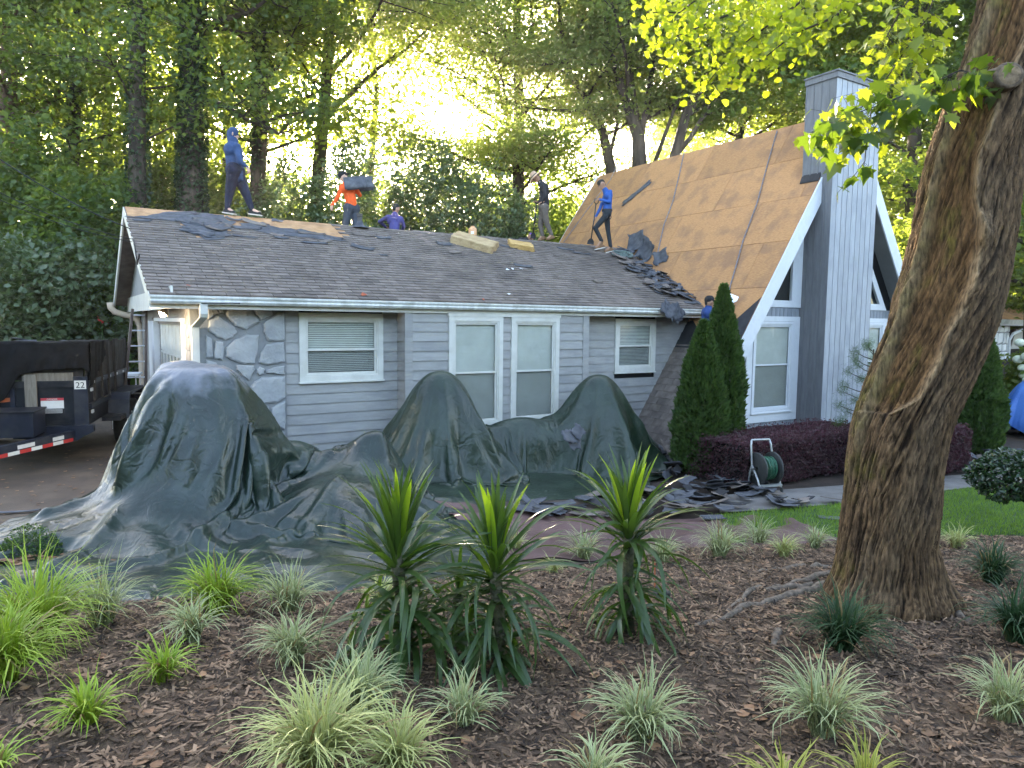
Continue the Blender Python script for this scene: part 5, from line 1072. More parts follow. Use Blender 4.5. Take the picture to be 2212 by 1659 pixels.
for i, (px, py, w_, h_, az, tl) in enumerate(((1372, 522, .6, .5, .3, -.2), (1396, 538, .5, .55, -.5, -.3), (1425, 552, .34, .4, .4, -.5))):
    scrap('shingle_scrap', aroofM(px, py, az, .05, tl), w_, h_, .25, 320 + i, 'felt', f'torn flap curling up along the foot of the bare steep roof, {ORD[i]} of six added' if False else ('biggest torn flap at the foot of the steep roof beside the blue-shirted person', 'second torn flap right of the blue-shirted person', 'curled flap where the middle safety rope ends', 'narrow torn flap halfway down the valley', 'lowest torn flap in the valley near the gutter', 'torn flap leaning low in the middle of the valley')[i], group='torn flaps at the foot of the steep roof', curl=.3)
for i in range(4): scrap('shingle_scrap', HM @ Matrix.Translation((on_v(1437 + i*7, 665, -.12).x, -.13, ZE - .04 - .03*i)) @ Matrix.Rotation(R(62 + i*6), 4, 'X') @ Matrix.Rotation(.5*i - .8, 4, 'Z'), .34, .36, .15, 340 + i, 'felt', ('uppermost torn flap hanging over the gutter near the valley', 'second torn flap hanging over the gutter', 'third torn flap hanging over the gutter', 'lowest pointed flap hanging below the gutter')[i], group='flaps over the gutter')
# insulation blocks
mat('foam', (.42, .29, .15), (.52, .38, .21), .95, 6, bump=1, bscale=18, stain=(.30, .19, .09), sscale=5, samt=.6, bdist=.03); mat('foam_yellow', (.50, .30, .10), (.60, .38, .15), .95, 6, bump=1, bscale=20, bdist=.03)
def foam(px0, py0, px1, py1, dv, h, lab, m, seed):
    a = on_roof(px0, py0, .02); b = on_roof(px1, py1, .02); a.z = ZE + KR*a.y; b.z = ZE + KR*b.y; d = (b - a); ln = d.length; d = d.normalized(); up = Vector((0, -math.sin(SLR), math.cos(SLR))); sd = up.cross(d).normalized(); up2 = d.cross(sd)
    bm = bmesh.new(); bmesh.ops.create_cube(bm, size=1); bmesh.ops.subdivide_edges(bm, edges=bm.edges, cuts=9, use_grid_fill=True); me = bpy.data.meshes.new('foam'); bm.to_mesh(me); bm.free(); n = len(me.vertices); co = np.zeros(n*3, np.float32); me.vertices.foreach_get('co', co); co = co.reshape(-1, 3)
    q = co*np.array([ln, dv, h]); nz = vnoise(q[:, 0]*9 + 9 + seed, q[:, 1]*9 + q[:, 2]*13 + 9, seed, 3); q *= (1 + .06*nz[:, None]); edge = (np.abs(co[:, 0]) > .49); q[:, 0] += edge*.04*vnoise(q[:, 1]*14 + 9, q[:, 2]*14 + 9, seed, 2); q[:, 2] += .012*nz; me.vertices.foreach_set('co', q.astype(np.float32).ravel()); me.materials.append(MATS[m]); me.polygons.foreach_set('use_smooth', [True]*len(me.polygons))
    M4 = Matrix((( d.x, sd.x, up2.x, 0), (d.y, sd.y, up2.y, 0), (d.z, sd.z, up2.z, 0), (0, 0, 0, 1))); c = (a + b)/2 + sd*dv*.35 + up2*h*.5
    link('insulation_block', me, mtx=HM @ Matrix.Translation(c) @ M4, label=lab, category='insulation')
foam(967, 524, 1058, 547, .62, .17, 'large tan insulation block lying on the low roof below the ridge', 'foam', 1)
foam(1094, 533, 1146, 541, .42, .12, 'smaller yellow insulation chunk on the low roof', 'foam_yellow', 2)
# water jug behind the ridge, vent pipe
mat('jug', (.62, .32, .16), (.68, .38, .2), .5); mat('whitepaper', (.75, .75, .72), None, .7)
q = on_v(1016, 521, S + .08); t = empty('water_jug', W(q.x, S + .12, ZR - .05), label='small orange water jug standing on the ridge behind the insulation', category='jug'); b = MB(); b.lathe((0, 0, 0), [(.09, 0), (.10, .02), (.10, .22), (.085, .25), (.05, .27), (.001, .275)], 16); b.build('body', 'jug', t, smooth=True); b = MB(); b.lathe((0, 0, .275), [(.05, -.01), (.05, .02), (.001, .022)], 12); b.build('lid', 'jug', t); b = MB(); b.obox((0, -.1015, .13), (1, 0, 0), (0, 1, 0), (0, 0, 1), (-.035, -.002, -.03), (.035, .001, .03)); b.build('label', 'whitepaper', t)
q = on_v(770, 488, S - .10); t = empty('vent_pipe', W(q.x, S - .10, ZR - .03), label='grey vent pipe with flashing on the ridge in front of the orange-shirted person', category='vent pipe'); b = MB(); b.lathe((0, 0, -.05), [(.05, 0), (.05, .30), (.042, .30), (.001, .29)], 14); b.build('pipe', 'walk', t, smooth=True)
b = MB(); b.lathe((0, 0, 0), [(.20, -.02), (.09, .04), (.06, .12), (.056, .12)], 14); b.build('flashing', 'felt', t, smooth=True)
for zz in (.22, .26): b = MB(); b.lathe((0, 0, zz), [(.055, 0), (.075, .012), (.055, .024)], 14); b.build('collar', 'walk', t, smooth=True)
# small white scraps and leaves on the roof
mat('redleaf', (.30, .06, .03), (.42, .10, .04), .7)
for i, (px, py, s_, m, nm, lab) in enumerate((*[(*z2_(x, y), .07, 'whitepaper', 'paper_scrap', 'tiny white paper scrap on the low roof') for x, y in ((1015, 682), (1045, 676), (1100, 675), (1025, 832), (1770, 520))], (782, 647, .09, 'redleaf', 'dead_leaf', 'red-brown leaf above the gutter, left one'), (1040, 651, .06, 'redleaf', 'dead_leaf', 'red-brown leaf above the gutter, right one'), (403, 635, .05, 'redleaf', 'dead_leaf', 'small brown leaf near the left eave corner'))):
    o = link(nm, npmesh(nm, [(-.5*s_, -.3*s_, 0), (.5*s_, -.4*s_, .2*s_), (.6*s_, .3*s_, .1*s_), (0, .55*s_, .35*s_), (-.5*s_, .3*s_, .05*s_), (0, 0, .3*s_)], [(0, 1, 5), (1, 2, 5), (2, 3, 5), (3, 4, 5), (4, 0, 5)], m), mtx=roofM(px, py, i*1.3, 0, .02), label=lab, category='leaf' if 'leaf' in nm else 'paper scrap')
    if 'paper' in nm: o['group'] = 'white scraps on the roof'
# chalk-like pale marks printed on the felt
# ropes on the steep roof
mat('rope', (.16, .14, .14), (.30, .27, .27), .8, 60); mat('rope_green', (.16, .22, .20), (.26, .33, .30), .8, 60)
def rope(pts, r, m, lab, name='rope'):
    Q = []
    for i in range(len(pts) - 1):
        a, b = pts[i], pts[i+1]; n = max(2, int((b - a).length/.05))
        Q += [a.lerp(b, k/n) for k in range(n)]
    Q.append(pts[-1]); n = len(Q); V = []; k = 8; up = Vector((0, 0, 1)); mb = MB(); 
    for s_ in (0, math.pi):       # two laid strands
        S_ = []
        for i, p in enumerate(Q):
            t_ = (Q[min(i+1, n-1)] - Q[max(i-1, 0)]).normalized(); a = t_.orthogonal().normalized(); b = t_.cross(a); S_.append(p + (a*math.cos(i*1.1 + s_) + b*math.sin(i*1.1 + s_))*r*.55)
        mb.tube(S_, r*.62, 5)
    o = mb.build(name, m, None, smooth=True, label=lab, category='rope'); return o
def ra(px, py, off=.025): p = on_aroof(px, py); q = AP(p.x, p.y, off); return W(*q)
rope([ra(1325, 350), ra(1310, 385), ra(1262, 450), ra(1212, 522)], .012, 'rope', 'dark rope down the left edge of the steep roof beside the blue shirt')
rope([ra(1468, 322), ra(1460, 365), ra(1446, 430), ra(1428, 480), ra(1416, 540), ra(1414, 560), ra(1418, 568)], .016, 'rope', 'braided safety rope down the middle of the steep roof')
rope([ra(1668, 272), ra(1650, 340), ra(1628, 430), ra(1600, 510), ra(1582, 580), ra(1566, 640)], .016, 'rope', 'braided safety rope down the right part of the steep roof')
pc_ = on_roof(1340, 551); pts = []; rr = random.Random(3)
for i in range(70): a = i*.75; r_ = .10 + .11*rr.random(); pts.append(W(pc_.x + math.cos(a)*r_*1.7 + rr.gauss(0, .02), pc_.y + math.sin(a)*r_, ZE + KR*(pc_.y + math.sin(a)*r_) + .03 + .10*rr.random()))
b = on_roof(1418, 568); pts += [W(pc_.x + .6, pc_.y - .1, ZE + KR*(pc_.y - .1) + .04)]
rope(pts, .010, 'rope_green', 'tangled coil of grey-green rope at the blue-shirted person\'s feet')
# ---------------------------------------------------------------- service wires to the gable
mat('wire', (.015, .015, .015), None, .6)
for i, (x0, y0, x1, y1, lab) in enumerate(((-60, 335, 275, 512, 'thickest overhead service wire, upper one'), (-60, 415, 279, 534, 'overhead service wire in the middle'), (-60, 432, 279, 540, 'overhead service wire, lowest one'))):
    A_ = on_y(x0, y0, 11.0); p1 = on_u(x1, y1, -.02); B_ = W(p1.x, p1.y, p1.z); b = MB(); n = 24
    b.tube([A_.lerp(B_, k/n) - Vector((0, 0, .10*4*(k/n)*(1 - k/n))) for k in range(n+1)], .009 if i == 0 else .006, 5); b.build('service_wire', 'wire', None, smooth=True, label=lab, category='wire')
p1 = on_u(282, 535, -.02); b = MB(); b.tube([W(p1.x, p1.y, p1.z), W(-.03, p1.y - .3, p1.z - .12), W(-.02, p1.y - .5, p1.z - .42), W(-.02, p1.y - .9, p1.z - .3)], .012, 6); b.build('service_drip_loop', 'wire', None, smooth=True, label='black drip loop of cable hanging at the left gable rake', category='cable')
# ---------------------------------------------------------------- work lamp under the eave
lp0 = on_v(349, 694, .20); P_ = W(lp0.x, .20, lp0.z); t = empty('clamp_lamp', P_, label='lit clamp work lamp hanging under the left eave corner', category='lamp')
mat('lampmetal', (.03, .025, .02), None, .4); mat('lampglow', (1, .95, .85), None, .5, emis=(1, .93, .78), estr=22)
dl = Vector((-.35, -.30, -.8)).normalized(); b = MB(); b.lathe((0, 0, 0), [(.025, -.16), (.035, -.10), (.05, -.05), (.075, 0.0), (.078, .004), (.07, .002), (.045, -.045)], 16, dl); b.build('shade', 'lampmetal', t, smooth=True)
b = MB(); b.ball(dl*-.005, .05, 12, 8); b.build('bulb', 'lampglow', t, smooth=True); b = MB(); b.tube([dl*-.16, Vector((.05, .02, .13)), Vector((.10, .0, .15))], .016, 6); b.box((.05, -.04, .12), (.15, .03, .17)); b.build('clamp', 'lampmetal', t)
b = MB(); b.tube([dl*-.17 + Vector((.02, 0, 0)), Vector((.12, 0, .16)), Vector((.5, -.02, .15)), Vector((1.1, .0, .16))], .007, 5); b.build('cord', 'wire', t)
pl = bpy.data.lights.new('work_lamp', 'POINT'); pl.energy = 4; pl.color = (1, .82, .58); pl.shadow_soft_size = .05; plo = bpy.data.objects.new('work_lamp', pl); C.objects.link(plo); plo.location = P_ + dl*.11
# ---------------------------------------------------------------- ladder at the left end
mat('fibre', (.09, .07, .06), (.13, .10, .085), .6); mat('alu', (.75, .76, .78), (.82, .83, .85), .35, metal=.6)
def ladder(a0, a1, b0, b1, n, lab, rungs=None):
    t = empty('ladder', a0, label=lab, category='ladder'); a0, a1, b0, b1 = map(Vector, (a0, a1, b0, b1))
    for p, q in ((a0, a1), (b0, b1)): mb = MB(); mb.tube([p - a0, q - a0], .032, 4); mb.build('rail', 'fibre', t)
    for i in range(n): k = (i + .6)/n; mb = MB(); mb.tube([a0.lerp(a1, k) - a0, b0.lerp(b1, k) - a0], .017, 6); mb.build('rung', 'alu', t)
yl = 14.0; A0 = on_y(261, 895, yl); A0.z = 0; la = on_y(258, 900, yl - .6); top = on_y(283, 685, yl + .2); LB = Vector((la.x, la.y, 0)); RT = on_y(312, 900, yl - .4); tr = on_y(312, 685, yl + .35)
ladder((la.x, la.y, 0), top, (RT.x + .02, RT.y, 0), tr, 8, 'ladder with bright rungs leaning at the left end of the house')
L0_ = Vector((o7.x - .15, o7.y - .25, -.4)); ladder(L0_, L0_ + Vector((.35, .45, 2.6)), L0_ + Vector((.42, -.1, 0)), L0_ + Vector((.77, .35, 2.6)), 9, 'ladder hidden behind the twin cypresses')
# folding table and clutter behind the ladder
mat('tabletop', (.72, .74, .76), (.78, .8, .82), .5); p = on_y(272, 826, 14.6); t = empty('folding_table', (p.x, p.y, 0), R(20), label='white folding tabletop seen through the ladder', category='table'); zt = p.z
b = MB(); b.box((-.26, -.35, zt - .02), (.26, .35, zt + .02)); b.build('tabletop', 'tabletop', t)
for x in (-.22, .22):
    for y in (-.3, .3): b = MB(); b.tube([(x, y, 0), (x, y, zt - .02)], .012, 6); b.build('leg', 'alu', t)
mat('bluecloth', (.03, .06, .22), (.05, .09, .3), .7)
p = on_y(318, 925, 12.2); b = MB(); b.ball((0, 0, .18), .22, 12, 8, (1, .8, .9)); o = b.build('blue_bag', 'bluecloth', None, smooth=True, loc=(p.x, p.y, 0), label='dark blue bag on the driveway behind the big tarp', category='bag')
for i, (zz, lab) in enumerate(((.42, 'lower white board in the stack behind the ladder'), (.50, 'upper white board in the stack behind the ladder'))):
    p = on_y(322, 880, 13.2); b = MB(); b.box((-.3, -.2, zz), (.3, .2, zz + .03)); b.build('board', 'tabletop', None, loc=(p.x, p.y, 0), label=lab, category='board')

def text(s, org, size, m, par, rot=(R(90), 0, 0), name='lettering'):
    cu = bpy.data.curves.new(name, 'FONT'); cu.body = s; cu.size = size; cu.extrude = .001; cu.align_x = 'CENTER'; cu.materials.append(MATS[m]); q = bpy.data.objects.new('t', cu); C.objects.link(q); bpy.context.view_layer.update(); me = bpy.data.meshes.new_from_object(q.evaluated_get(bpy.context.evaluated_depsgraph_get())); bpy.data.objects.remove(q); return link(name, me, par, loc=org, rot=rot)
# ---------------------------------------------------------------- dump trailer
mat('tblack', (.007, .008, .011), (.014, .016, .020), .5, 5, spec=.2, stain=(.05, .048, .045), sscale=4, samt=.4); mat('tnavy', (.008, .011, .02), (.014, .018, .03), .42, 5, spec=.3, stain=(.06, .058, .055), sscale=3, samt=.5); mat('oldwood', (.13, .115, .09), (.22, .19, .15), .9, 4, stretch=(8, 8, 1), bump=.5, bscale=30, bstretch=(8, 8, 1)); mat('darkwood', (.02, .018, .016), (.04, .035, .03), .9, 4, stretch=(6, 6, 1))
mat('tyre', (.012, .012, .012), (.022, .022, .022), .85, 9, bump=.5, bscale=60); mat('refl_red', (.45, .02, .02), (.55, .04, .03), .4); mat('refl_white', (.62, .60, .52), (.7, .68, .6), .4); mat('orangepaint', (.38, .09, .03), (.5, .14, .05), .7); mat('stickerred', (.45, .04, .05), None, .5); mat('dirtwhite', (.55, .53, .48), (.65, .63, .58), .6); mat('ink', (.01, .01, .01), None, .6); mat('darksheet', (.005, .005, .005), (.010, .010, .011), .85, 5, spec=.15, bump=.4, bscale=14)
TA = math.atan2(.33, .94); TP = Vector((-6.5, 10.75, 0)); tr_ = empty('dump_trailer', TP, TA, label='black dump trailer numbered 22 with black sheet over its wooden side boards', category='trailer')
# local frame: x to the right along the front, y to the rear, origin under the front right corner
def tb(name, m, *bx, par=None):
    b = MB()
    for q in bx: b.box(*q)
    return b.build(name, m, par or tr_)
TL = 3.5
tb('front_panel', 'tblack', ((-2.0, 0, .70), (0, .05, 1.22))); tb('floor', 'tblack', ((-2.0, 0, .60), (0, TL, .70))); tb('side_panel', 'tblack', ((-.05, .05, .70), (0, TL, 1.22))); tb('side_panel', 'tblack', ((-2.0, .05, .70), (-1.95, TL, 1.22)))
tb('corner_post', 'tnavy', ((-.16, -.035, .58), (.03, .0, 1.36))); tb('top_rail', 'tblack', ((-2.0, -.03, 1.20), (-.16, .0, 1.30))); tb('side_rail', 'tnavy', ((.0, .0, 1.22), (.04, TL, 1.29))); tb('side_rail', 'tnavy', ((.0, .1, .86), (.05, 2.0, .93)))
for x in (-.78, -1.45): tb('stake', 'oldwood', ((x, -.075, .66), (x + .15, -.035, 1.40)))
tb('wood_board', 'oldwood', ((-.82, -.03, 1.30), (-.16, .02, 1.42)))
for i in range(3): tb('wood_board', 'darkwood', ((-2.0, .0, 1.31 + i*.19), (-.03, .03, 1.31 + i*.19 + .18)))
for i in range(12): tb('side_board', 'darkwood', ((-.02, .05 + i*.28, 1.28), (.02, .05 + i*.28 + .25, 1.86 + rnd.uniform(-.02, .03))))
for i in range(4): tb('side_stake', 'darkwood', ((.022, .35 + i*.55, .95), (.06, .42 + i*.55, 1.88)))
# bumper apron, undercarriage
b = MB(); b.prism([(-.95, -.10, .62), (-.95, -.10, .45), (-.12, -.10, .40), (.10, -.10, .52), (.10, -.10, .62)], (0, .1, 0)); b.build('apron', 'tnavy', tr_)
tb('frame_rail', 'tblack', ((-1.6, 0, .42), (-1.5, TL, .6)), ); tb('frame_rail', 'tblack', ((-.5, 0, .42), (-.4, TL, .6)))
for y in (1.9, 2.75):
    for x, s_ in ((.16, 1), (-2.16, -1)):
        b = MB(); b.lathe((x - .10, y, .37), [(.001, .02), (.18, .02), (.2, .0), (.33, 0), (.37, .03), (.37, .17), (.33, .2), (.2, .2), (.18, .17), (.001, .17)], 28, (1, 0, 0)); w = b.build('wheel', 'tyre', tr_, smooth=True)
        b = MB(); b.lathe((x + .055, y, .37), [(.001, .05), (.06, .05), (.07, .02), (.17, .01), (.19, .04)], 18, (1, 0, 0)); b.build('rim', 'alu', w, smooth=True)
b = MB(); b.prism([(.02, 1.42, .52), (.02, 1.48, .84), (.02, 1.62, .96), (.02, 3.05, .96), (.02, 3.2, .84), (.02, 3.25, .52), (.02, 3.20, .52), (.02, 3.12, .82), (.02, 3.0, .91), (.02, 1.66, .91), (.02, 1.54, .82), (.02, 1.47, .52)], (.32, 0, 0)); b.build('fender', 'tnavy', tr_)
tb('side_step', 'tblack', ((.02, .9, .55), (.30, 1.38, .62)))
# tongue with reflector tape and toolbox
cp = Vector((-1.0, -1.75, .50))
for x in (-.15, -1.85):
    a = Vector((x, -.02, .52)); d = (cp - a); ln = d.length; d.normalize(); sd = Vector((-d.y, d.x, 0)); b = MB(); b.obox(a, d, sd, UP, (0, -.04, -.13), (ln, .04, .03)); rl = b.build('tongue_rail', 'tnavy', tr_)
    if x > -1:
        sg = 1 if sd.x > 0 else -1
        for i in range(7): b = MB(); b.obox(a, d, sd*sg, UP, (.12 + i*.2, .0405, -.125), (.12 + i*.2 + .195, .043, -.075)); b.build('reflector_tape', 'refl_red' if i % 2 == 0 else 'refl_white', rl)
        for s0, s1 in ((.30, .52), (.85, 1.15)): b = MB(); b.obox(a, d, sd*sg, UP, (s0, .0405, -.06), (s1, .042, -.005)); b.build('sticker', 'dirtwhite', rl)
b = MB(); b.obox(cp, (1, 0, 0), (0, 1, 0), (0, 0, 1), (-.08, -.35, -.06), (.08, .1, .06)); b.build('coupler', 'tblack', tr_)
tb('toolbox', 'tnavy', ((-1.55, -.72, .56), (-.52, -.12, .90))); tb('toolbox_lid', 'tblack', ((-1.57, -.74, .90), (-.50, -.10, .925))); tb('latch', 'alu', ((-1.12, -.75, .80), (-.98, -.72, .90)))
b = MB(); b.tube([(-1.0, -1.15, .95), (-1.0, -1.15, .1)], .045, 10); b.box((-1.12, -1.27, .0), (-.88, -1.03, .03)); b.tube([(-1.0, -1.15, .1), (-1.0, -1.15, .02)], .03, 8); b.build('jack', 'tblack', tr_)
b = MB(); k = 0
for i in range(16): 
    z = .46 - i*.028; b.tube([Vector((-.93 + .012*math.cos(a)*(1 if i % 2 else .2), -1.42 + .012*math.cos(a)*(0.2 if i % 2 else 1), z + .02*math.sin(a))) for a in np.linspace(0, 6.28, 9)], .004, 4, cap=False)
b.build('chain', 'alu', tr_, kind='stuff')
b = MB(); b.tube([(-.95, -1.5, .5), (-.86, -1.4, .45), (-.84, -1.35, .3), (-.85, -1.35, .12), (-.9, -1.3, .35), (-.92, -1.1, .5)], .010, 6); b.build('cable', 'wire', tr_, smooth=True)
# number plate 22
tb('number_plate', 'dirtwhite', ((-.145, -.040, 1.17), (.012, -.036, 1.30)))
def digit2(x): 
    b = MB(); w, z0, y = .052, 1.18, -.0425
    P = [(0, .085), (.006, .098), (.026, .105), (.046, .098), (.052, .08), (.046, .062), (.008, .022), (0, .012), (.052, .012)]
    b.tube([(x + a, y, z0 + c) for a, c in P], .0072, 6, flat=.3); return b.build('digit', 'ink', tr_)
text('22', (-.067, -.0415, 1.19), .125, 'ink', tr_, name='digits')
tb('warning_label', 'dirtwhite', ((-.60, -.004, .88), (-.30, -.001, 1.0))); tb('warning_label_top', 'stickerred', ((-.60, -.005, 1.0), (-.30, -.001, 1.04))); tb('warning_label_foot', 'ink', ((-.60, -.005, .80), (-.30, -.001, .88)))
for i in range(4): tb('printed_line', 'dirtwhite', ((-.58, -.007, .812 + i*.017), (-.32, -.0055, .818 + i*.017)))
text('DANGER', (-.45, -.0075, 1.008), .035, 'dirtwhite', tr_)
b = MB(); b.obox((-1.12, -.012, 1.02), (1, 0, .06), (0, 1, 0), (0, 0, 1), (-.19, -.002, -.03), (.17, .002, .03)); b.ball((-.96, -.01, 1.03), .035, 8, 6, (1, .1, .9)); b.build('paint_mark', 'orangepaint', tr_)
tb('tail_lamp', 'dirtwhite', ((-1.50, -.80, .76), (-1.36, -.73, .84)))
# the black sheet over the boards
nu_, nv_ = 60, 46; U2, V2 = np.meshgrid(np.linspace(0, 1, nu_), np.linspace(0, 1, nv_), indexing='ij'); x = -2.35 + 2.42*U2; drop = .55 - .50*np.clip((.78 - U2)/.6, -.2, 1)**1*(-1); drop = np.interp(U2, [0, .35, .55, .62, .75, .97, 1], [1.15, 1.12, .85, .50, .42, .40, .46])
t_ = V2; over = .5; s = t_*(over + drop); y = np.where(s < over, over - s, 0) ; zf_ = np.where(s < over, 1.885, 1.885 - (s - over)); fold = .035*np.sin(U2*26 + 5*t_ + 3*np.sin(U2*7))*np.clip((s - over)/.3, 0, 1) + .03*vnoise(U2*14 + 2*t_, t_*5, 8, 3)
Pt = np.stack([x, y - .045 - np.abs(fold) - .02*(s > over), zf_ + .02*vnoise(U2*9, t_*4, 9, 3)], 2)
o = link('black_sheet', gridmesh('black_sheet', Pt, 'darksheet'), tr_); m_ = o.modifiers.new('t', 'SOLIDIFY'); m_.thickness = .006
Pt2 = np.stack([np.where(V2 < .4, -.4*(1 - V2/.4), 0.0) + .06 + np.abs(.03*np.sin(U2*14 + V2*3))*(V2 > .4), -.02 + 1.1*U2, np.where(V2 < .4, 1.89, 1.89 - (V2 - .4)*np.interp(U2, [0, .3, 1], [.95, .8, .35])*1.2)], 2)
o = link('black_sheet', gridmesh('black_sheet', Pt2, 'darksheet'), tr_); m_ = o.modifiers.new('t', 'SOLIDIFY'); m_.thickness = .006
for x in (-.08, -.95, -1.9): tb('panel_rib', 'tnavy', ((x - .03, -.03, .70), (x + .03, -.001, 1.20)))
for z in (.78, 1.12): tb('hinge', 'alu', ((.035, .10, z), (.055, .22, z + .05)))
for i in range(5): tb('strap_ring', 'alu', ((.041, .35 + i*.6, 1.23), (.055, .41 + i*.6, 1.27)))
b = MB(); rr = random.Random(9)
for i in range(40):
    o_ = Vector((rr.uniform(-1.8, -.2), rr.uniform(.5, 3.2), 1.72 + rr.uniform(-.06, .10))); d_ = Vector((rr.gauss(0, 1), rr.gauss(0, 1), rr.gauss(0, .06))).normalized(); s_ = d_.cross(Vector((0, 0, 1))).normalized(); b.obox(o_, d_, s_, d_.cross(s_), (-.25, -.14, 0), (.25, .14, .012))
b.build('shingle_load', 'felt', tr_, kind='stuff')
# ---------------------------------------------------------------- rubble of shingles on the ground
RG_ = 'torn shingles piled on the ground below the valley'
rp_ = random.Random(21); cnt = 0
def pile(n, pts, hmax, grp, lab, seed, smin=.2, smax=.6, mats=('felt', 'shingle', 'felt', 'blackfelt')):
    rr = random.Random(seed); P = [gpt(x, y) for x, y in pts]; poly = [(p.x, p.y) for p in P]; xs_ = [p[0] for p in poly]; ys_ = [p[1] for p in poly]; cx_, cy_ = sum(xs_)/len(xs_), sum(ys_)/len(ys_); i = 0; tries = 0
    while i < n and tries < 9000:
        tries += 1; x, y = rr.uniform(min(xs_), max(xs_)), rr.uniform(min(ys_), max(ys_))
        if not inpoly(np.array([x]), np.array([y]), poly)[0]: continue
        e = min(1, .3 + math.hypot((x - cx_)/(max(xs_) - min(xs_)), (y - cy_)/(max(ys_) - min(ys_)))*1.6); hh = .02 + hmax*(1 - e)*rr.random() + .03*rr.random()
        M4 = Matrix.Translation((x, y, float(gz(x, y)) + hh + .03)) @ Matrix.Rotation(rr.uniform(0, 6.28), 4, 'Z') @ Matrix.Rotation(rr.gauss(0, .10 + hmax*.5), 4, 'X') @ Matrix.Rotation(rr.gauss(0, .10 + hmax*.5), 4, 'Y')
        scrap('shingle_scrap', M4, rr.uniform(smin, smax), rr.uniform(smin*.5, smax*.55), rr.uniform(0, .25), seed*1000 + i, mats[rr.randrange(len(mats))], lab, group=grp); i += 1
pile(56, [(1100, 1105), (1250, 1080), (1400, 1060), (1650, 1040), (1720, 1085), (1560, 1105), (1350, 1120), (1180, 1130)], .10, RG_, 'torn dark shingle in the wide pile behind the brown tarp', 21, .22, .52)
pile(26, [(1430, 1040), (1640, 1020), (1660, 1060), (1460, 1070)], .16, RG_, 'torn dark shingle in the wide pile behind the brown tarp', 22, .2, .48)
pile(30, [(1425, 990), (1480, 965), (1490, 1020), (1430, 1030)], .55, 'torn shingles heaped at the foot of the steep roof', 'torn dark shingle heaped at the foot of the steep roof left of the cypresses', 23, .25, .55, ('blackfelt', 'felt', 'shingle'))
pile(12, [(1590, 985), (1640, 975), (1640, 1030), (1600, 1040)], .7, 'torn shingles between cypress and hedge', 'torn shingle caught between the cypress and the purple hedge', 24, .25, .6)
pile(26, [(2080, 975), (2240, 950), (2300, 985), (2100, 1003)], .14, 'torn shingles by the porch steps', 'torn shingle in the litter by the porch steps', 25, .25, .6)
pile(6, [(1690, 1083), (1830, 1058), (1840, 1072), (1700, 1092)], .01, 'flat scraps on the walkway', 'flat shingle scrap on the walkway or lawn edge', 26, .18, .35)
for i, (px, py, lab) in enumerate(((1800, 1108, 'flat shingle scrap lying on the lawn just left of the trunk'), (1150, 1108, 'dark shingle strips lying on the left part of the brown tarp'), (1545, 1120, 'square shingle piece on the right part of the brown tarp'), (45, 1133, 'black shingle strip lying alone on the driveway'))):
    p = gpt(px, py); scrap('shingle_scrap', Matrix.Translation((p.x, p.y, float(gz(p.x, p.y)) + .05*(i in (1, 2)) + .02)) @ Matrix.Rotation((-.2, -.5, 0, .12)[i], 4, 'Z'), (.3, .55, .3, .45)[i], (.16, .4, .2, .07)[i], .03, 900 + i, 'felt', lab)
for i, (px, py, Y, az) in enumerate(((1232, 940, 0, .1), (1250, 930, 0, .5), (1243, 955, 0, -.2))):
    q = on_v(px, py, -1.75 + i*.01); M4 = HM @ Matrix.Translation(q) @ Matrix.Rotation(R(52), 4, 'X') @ Matrix.Rotation(az, 4, 'Z'); scrap('shingle_scrap', M4, .26, .24, .04, 950 + i, 'felt', ('left shingle scrap resting on the tarp over the two shrubs', 'upper shingle scrap resting on the tarp over the two shrubs', 'lowest shingle scrap resting on the tarp over the two shrubs')[i], group='scraps on the shrub tarp')
# ---------------------------------------------------------------- hose reel
mat('hosegreen', (.02, .10, .055), (.04, .15, .085), .4, 10); mat('reelplastic', (.03, .032, .03), (.045, .047, .045), .5); mat('tubegrey', (.42, .43, .42), (.5, .51, .5), .35, metal=.5)
p = gpt(1655, 1050); hr = empty('hose_reel', (p.x, p.y, float(gz(p.x, p.y))), R(18), label='hose reel cart with green hose in front of the purple hedge', category='hose reel'); RC = Vector((0, 0, .38))
for s_ in (-1, 1):
    b = MB(); b.lathe(RC + Vector((s_*.15 - .008, 0, 0)), [(.03, 0), (.25, 0), (.26, .008), (.25, .016), (.03, .016)], 30, (1, 0, 0)); b.build('reel_disc', 'reelplastic', hr, smooth=True)
    b = MB(); b.lathe(RC + Vector((s_*.15 - .012, 0, 0)), [(.235, 0), (.262, .004), (.262, .020), (.235, .024)], 30, (1, 0, 0)); b.build('disc_rim', 'reelplastic', hr, smooth=True)
b = MB(); b.lathe(RC + Vector((-.15, 0, 0)), [(.07, 0), (.07, .3)], 18, (1, 0, 0)); b.build('drum', 'reelplastic', hr)
b = MB(); pts = [RC + Vector((-.12 + .24*abs((i/60.) % 2 - 1) , math.cos(i*.42)*(.13 + .012*(i//60)), math.sin(i*.42)*(.13 + .012*(i//60)))) for i in range(330)]; b.tube(pts, .013, 6); b.build('hose', 'hosegreen', hr, smooth=True, kind='stuff')
for s_ in (-1, 1):
    b = MB(); x = s_*.20; b.tube([(x, .16, 0.03), (x, .10, .30), (x, .06, .42), (x*.95, .12, .74), (x*.85, .14, .82)], .017, 8); b.tube([(x, -.18, .03), (x, -.10, .22), (x, .06, .42)], .017, 8); b.build('frame_tube', 'tubegrey', hr, smooth=True)
    for y in (.16, -.18): b = MB(); b.tube([(x, y, 0), (x, y*.96, .09)], .024, 8); b.build('foot', 'reelplastic', hr)
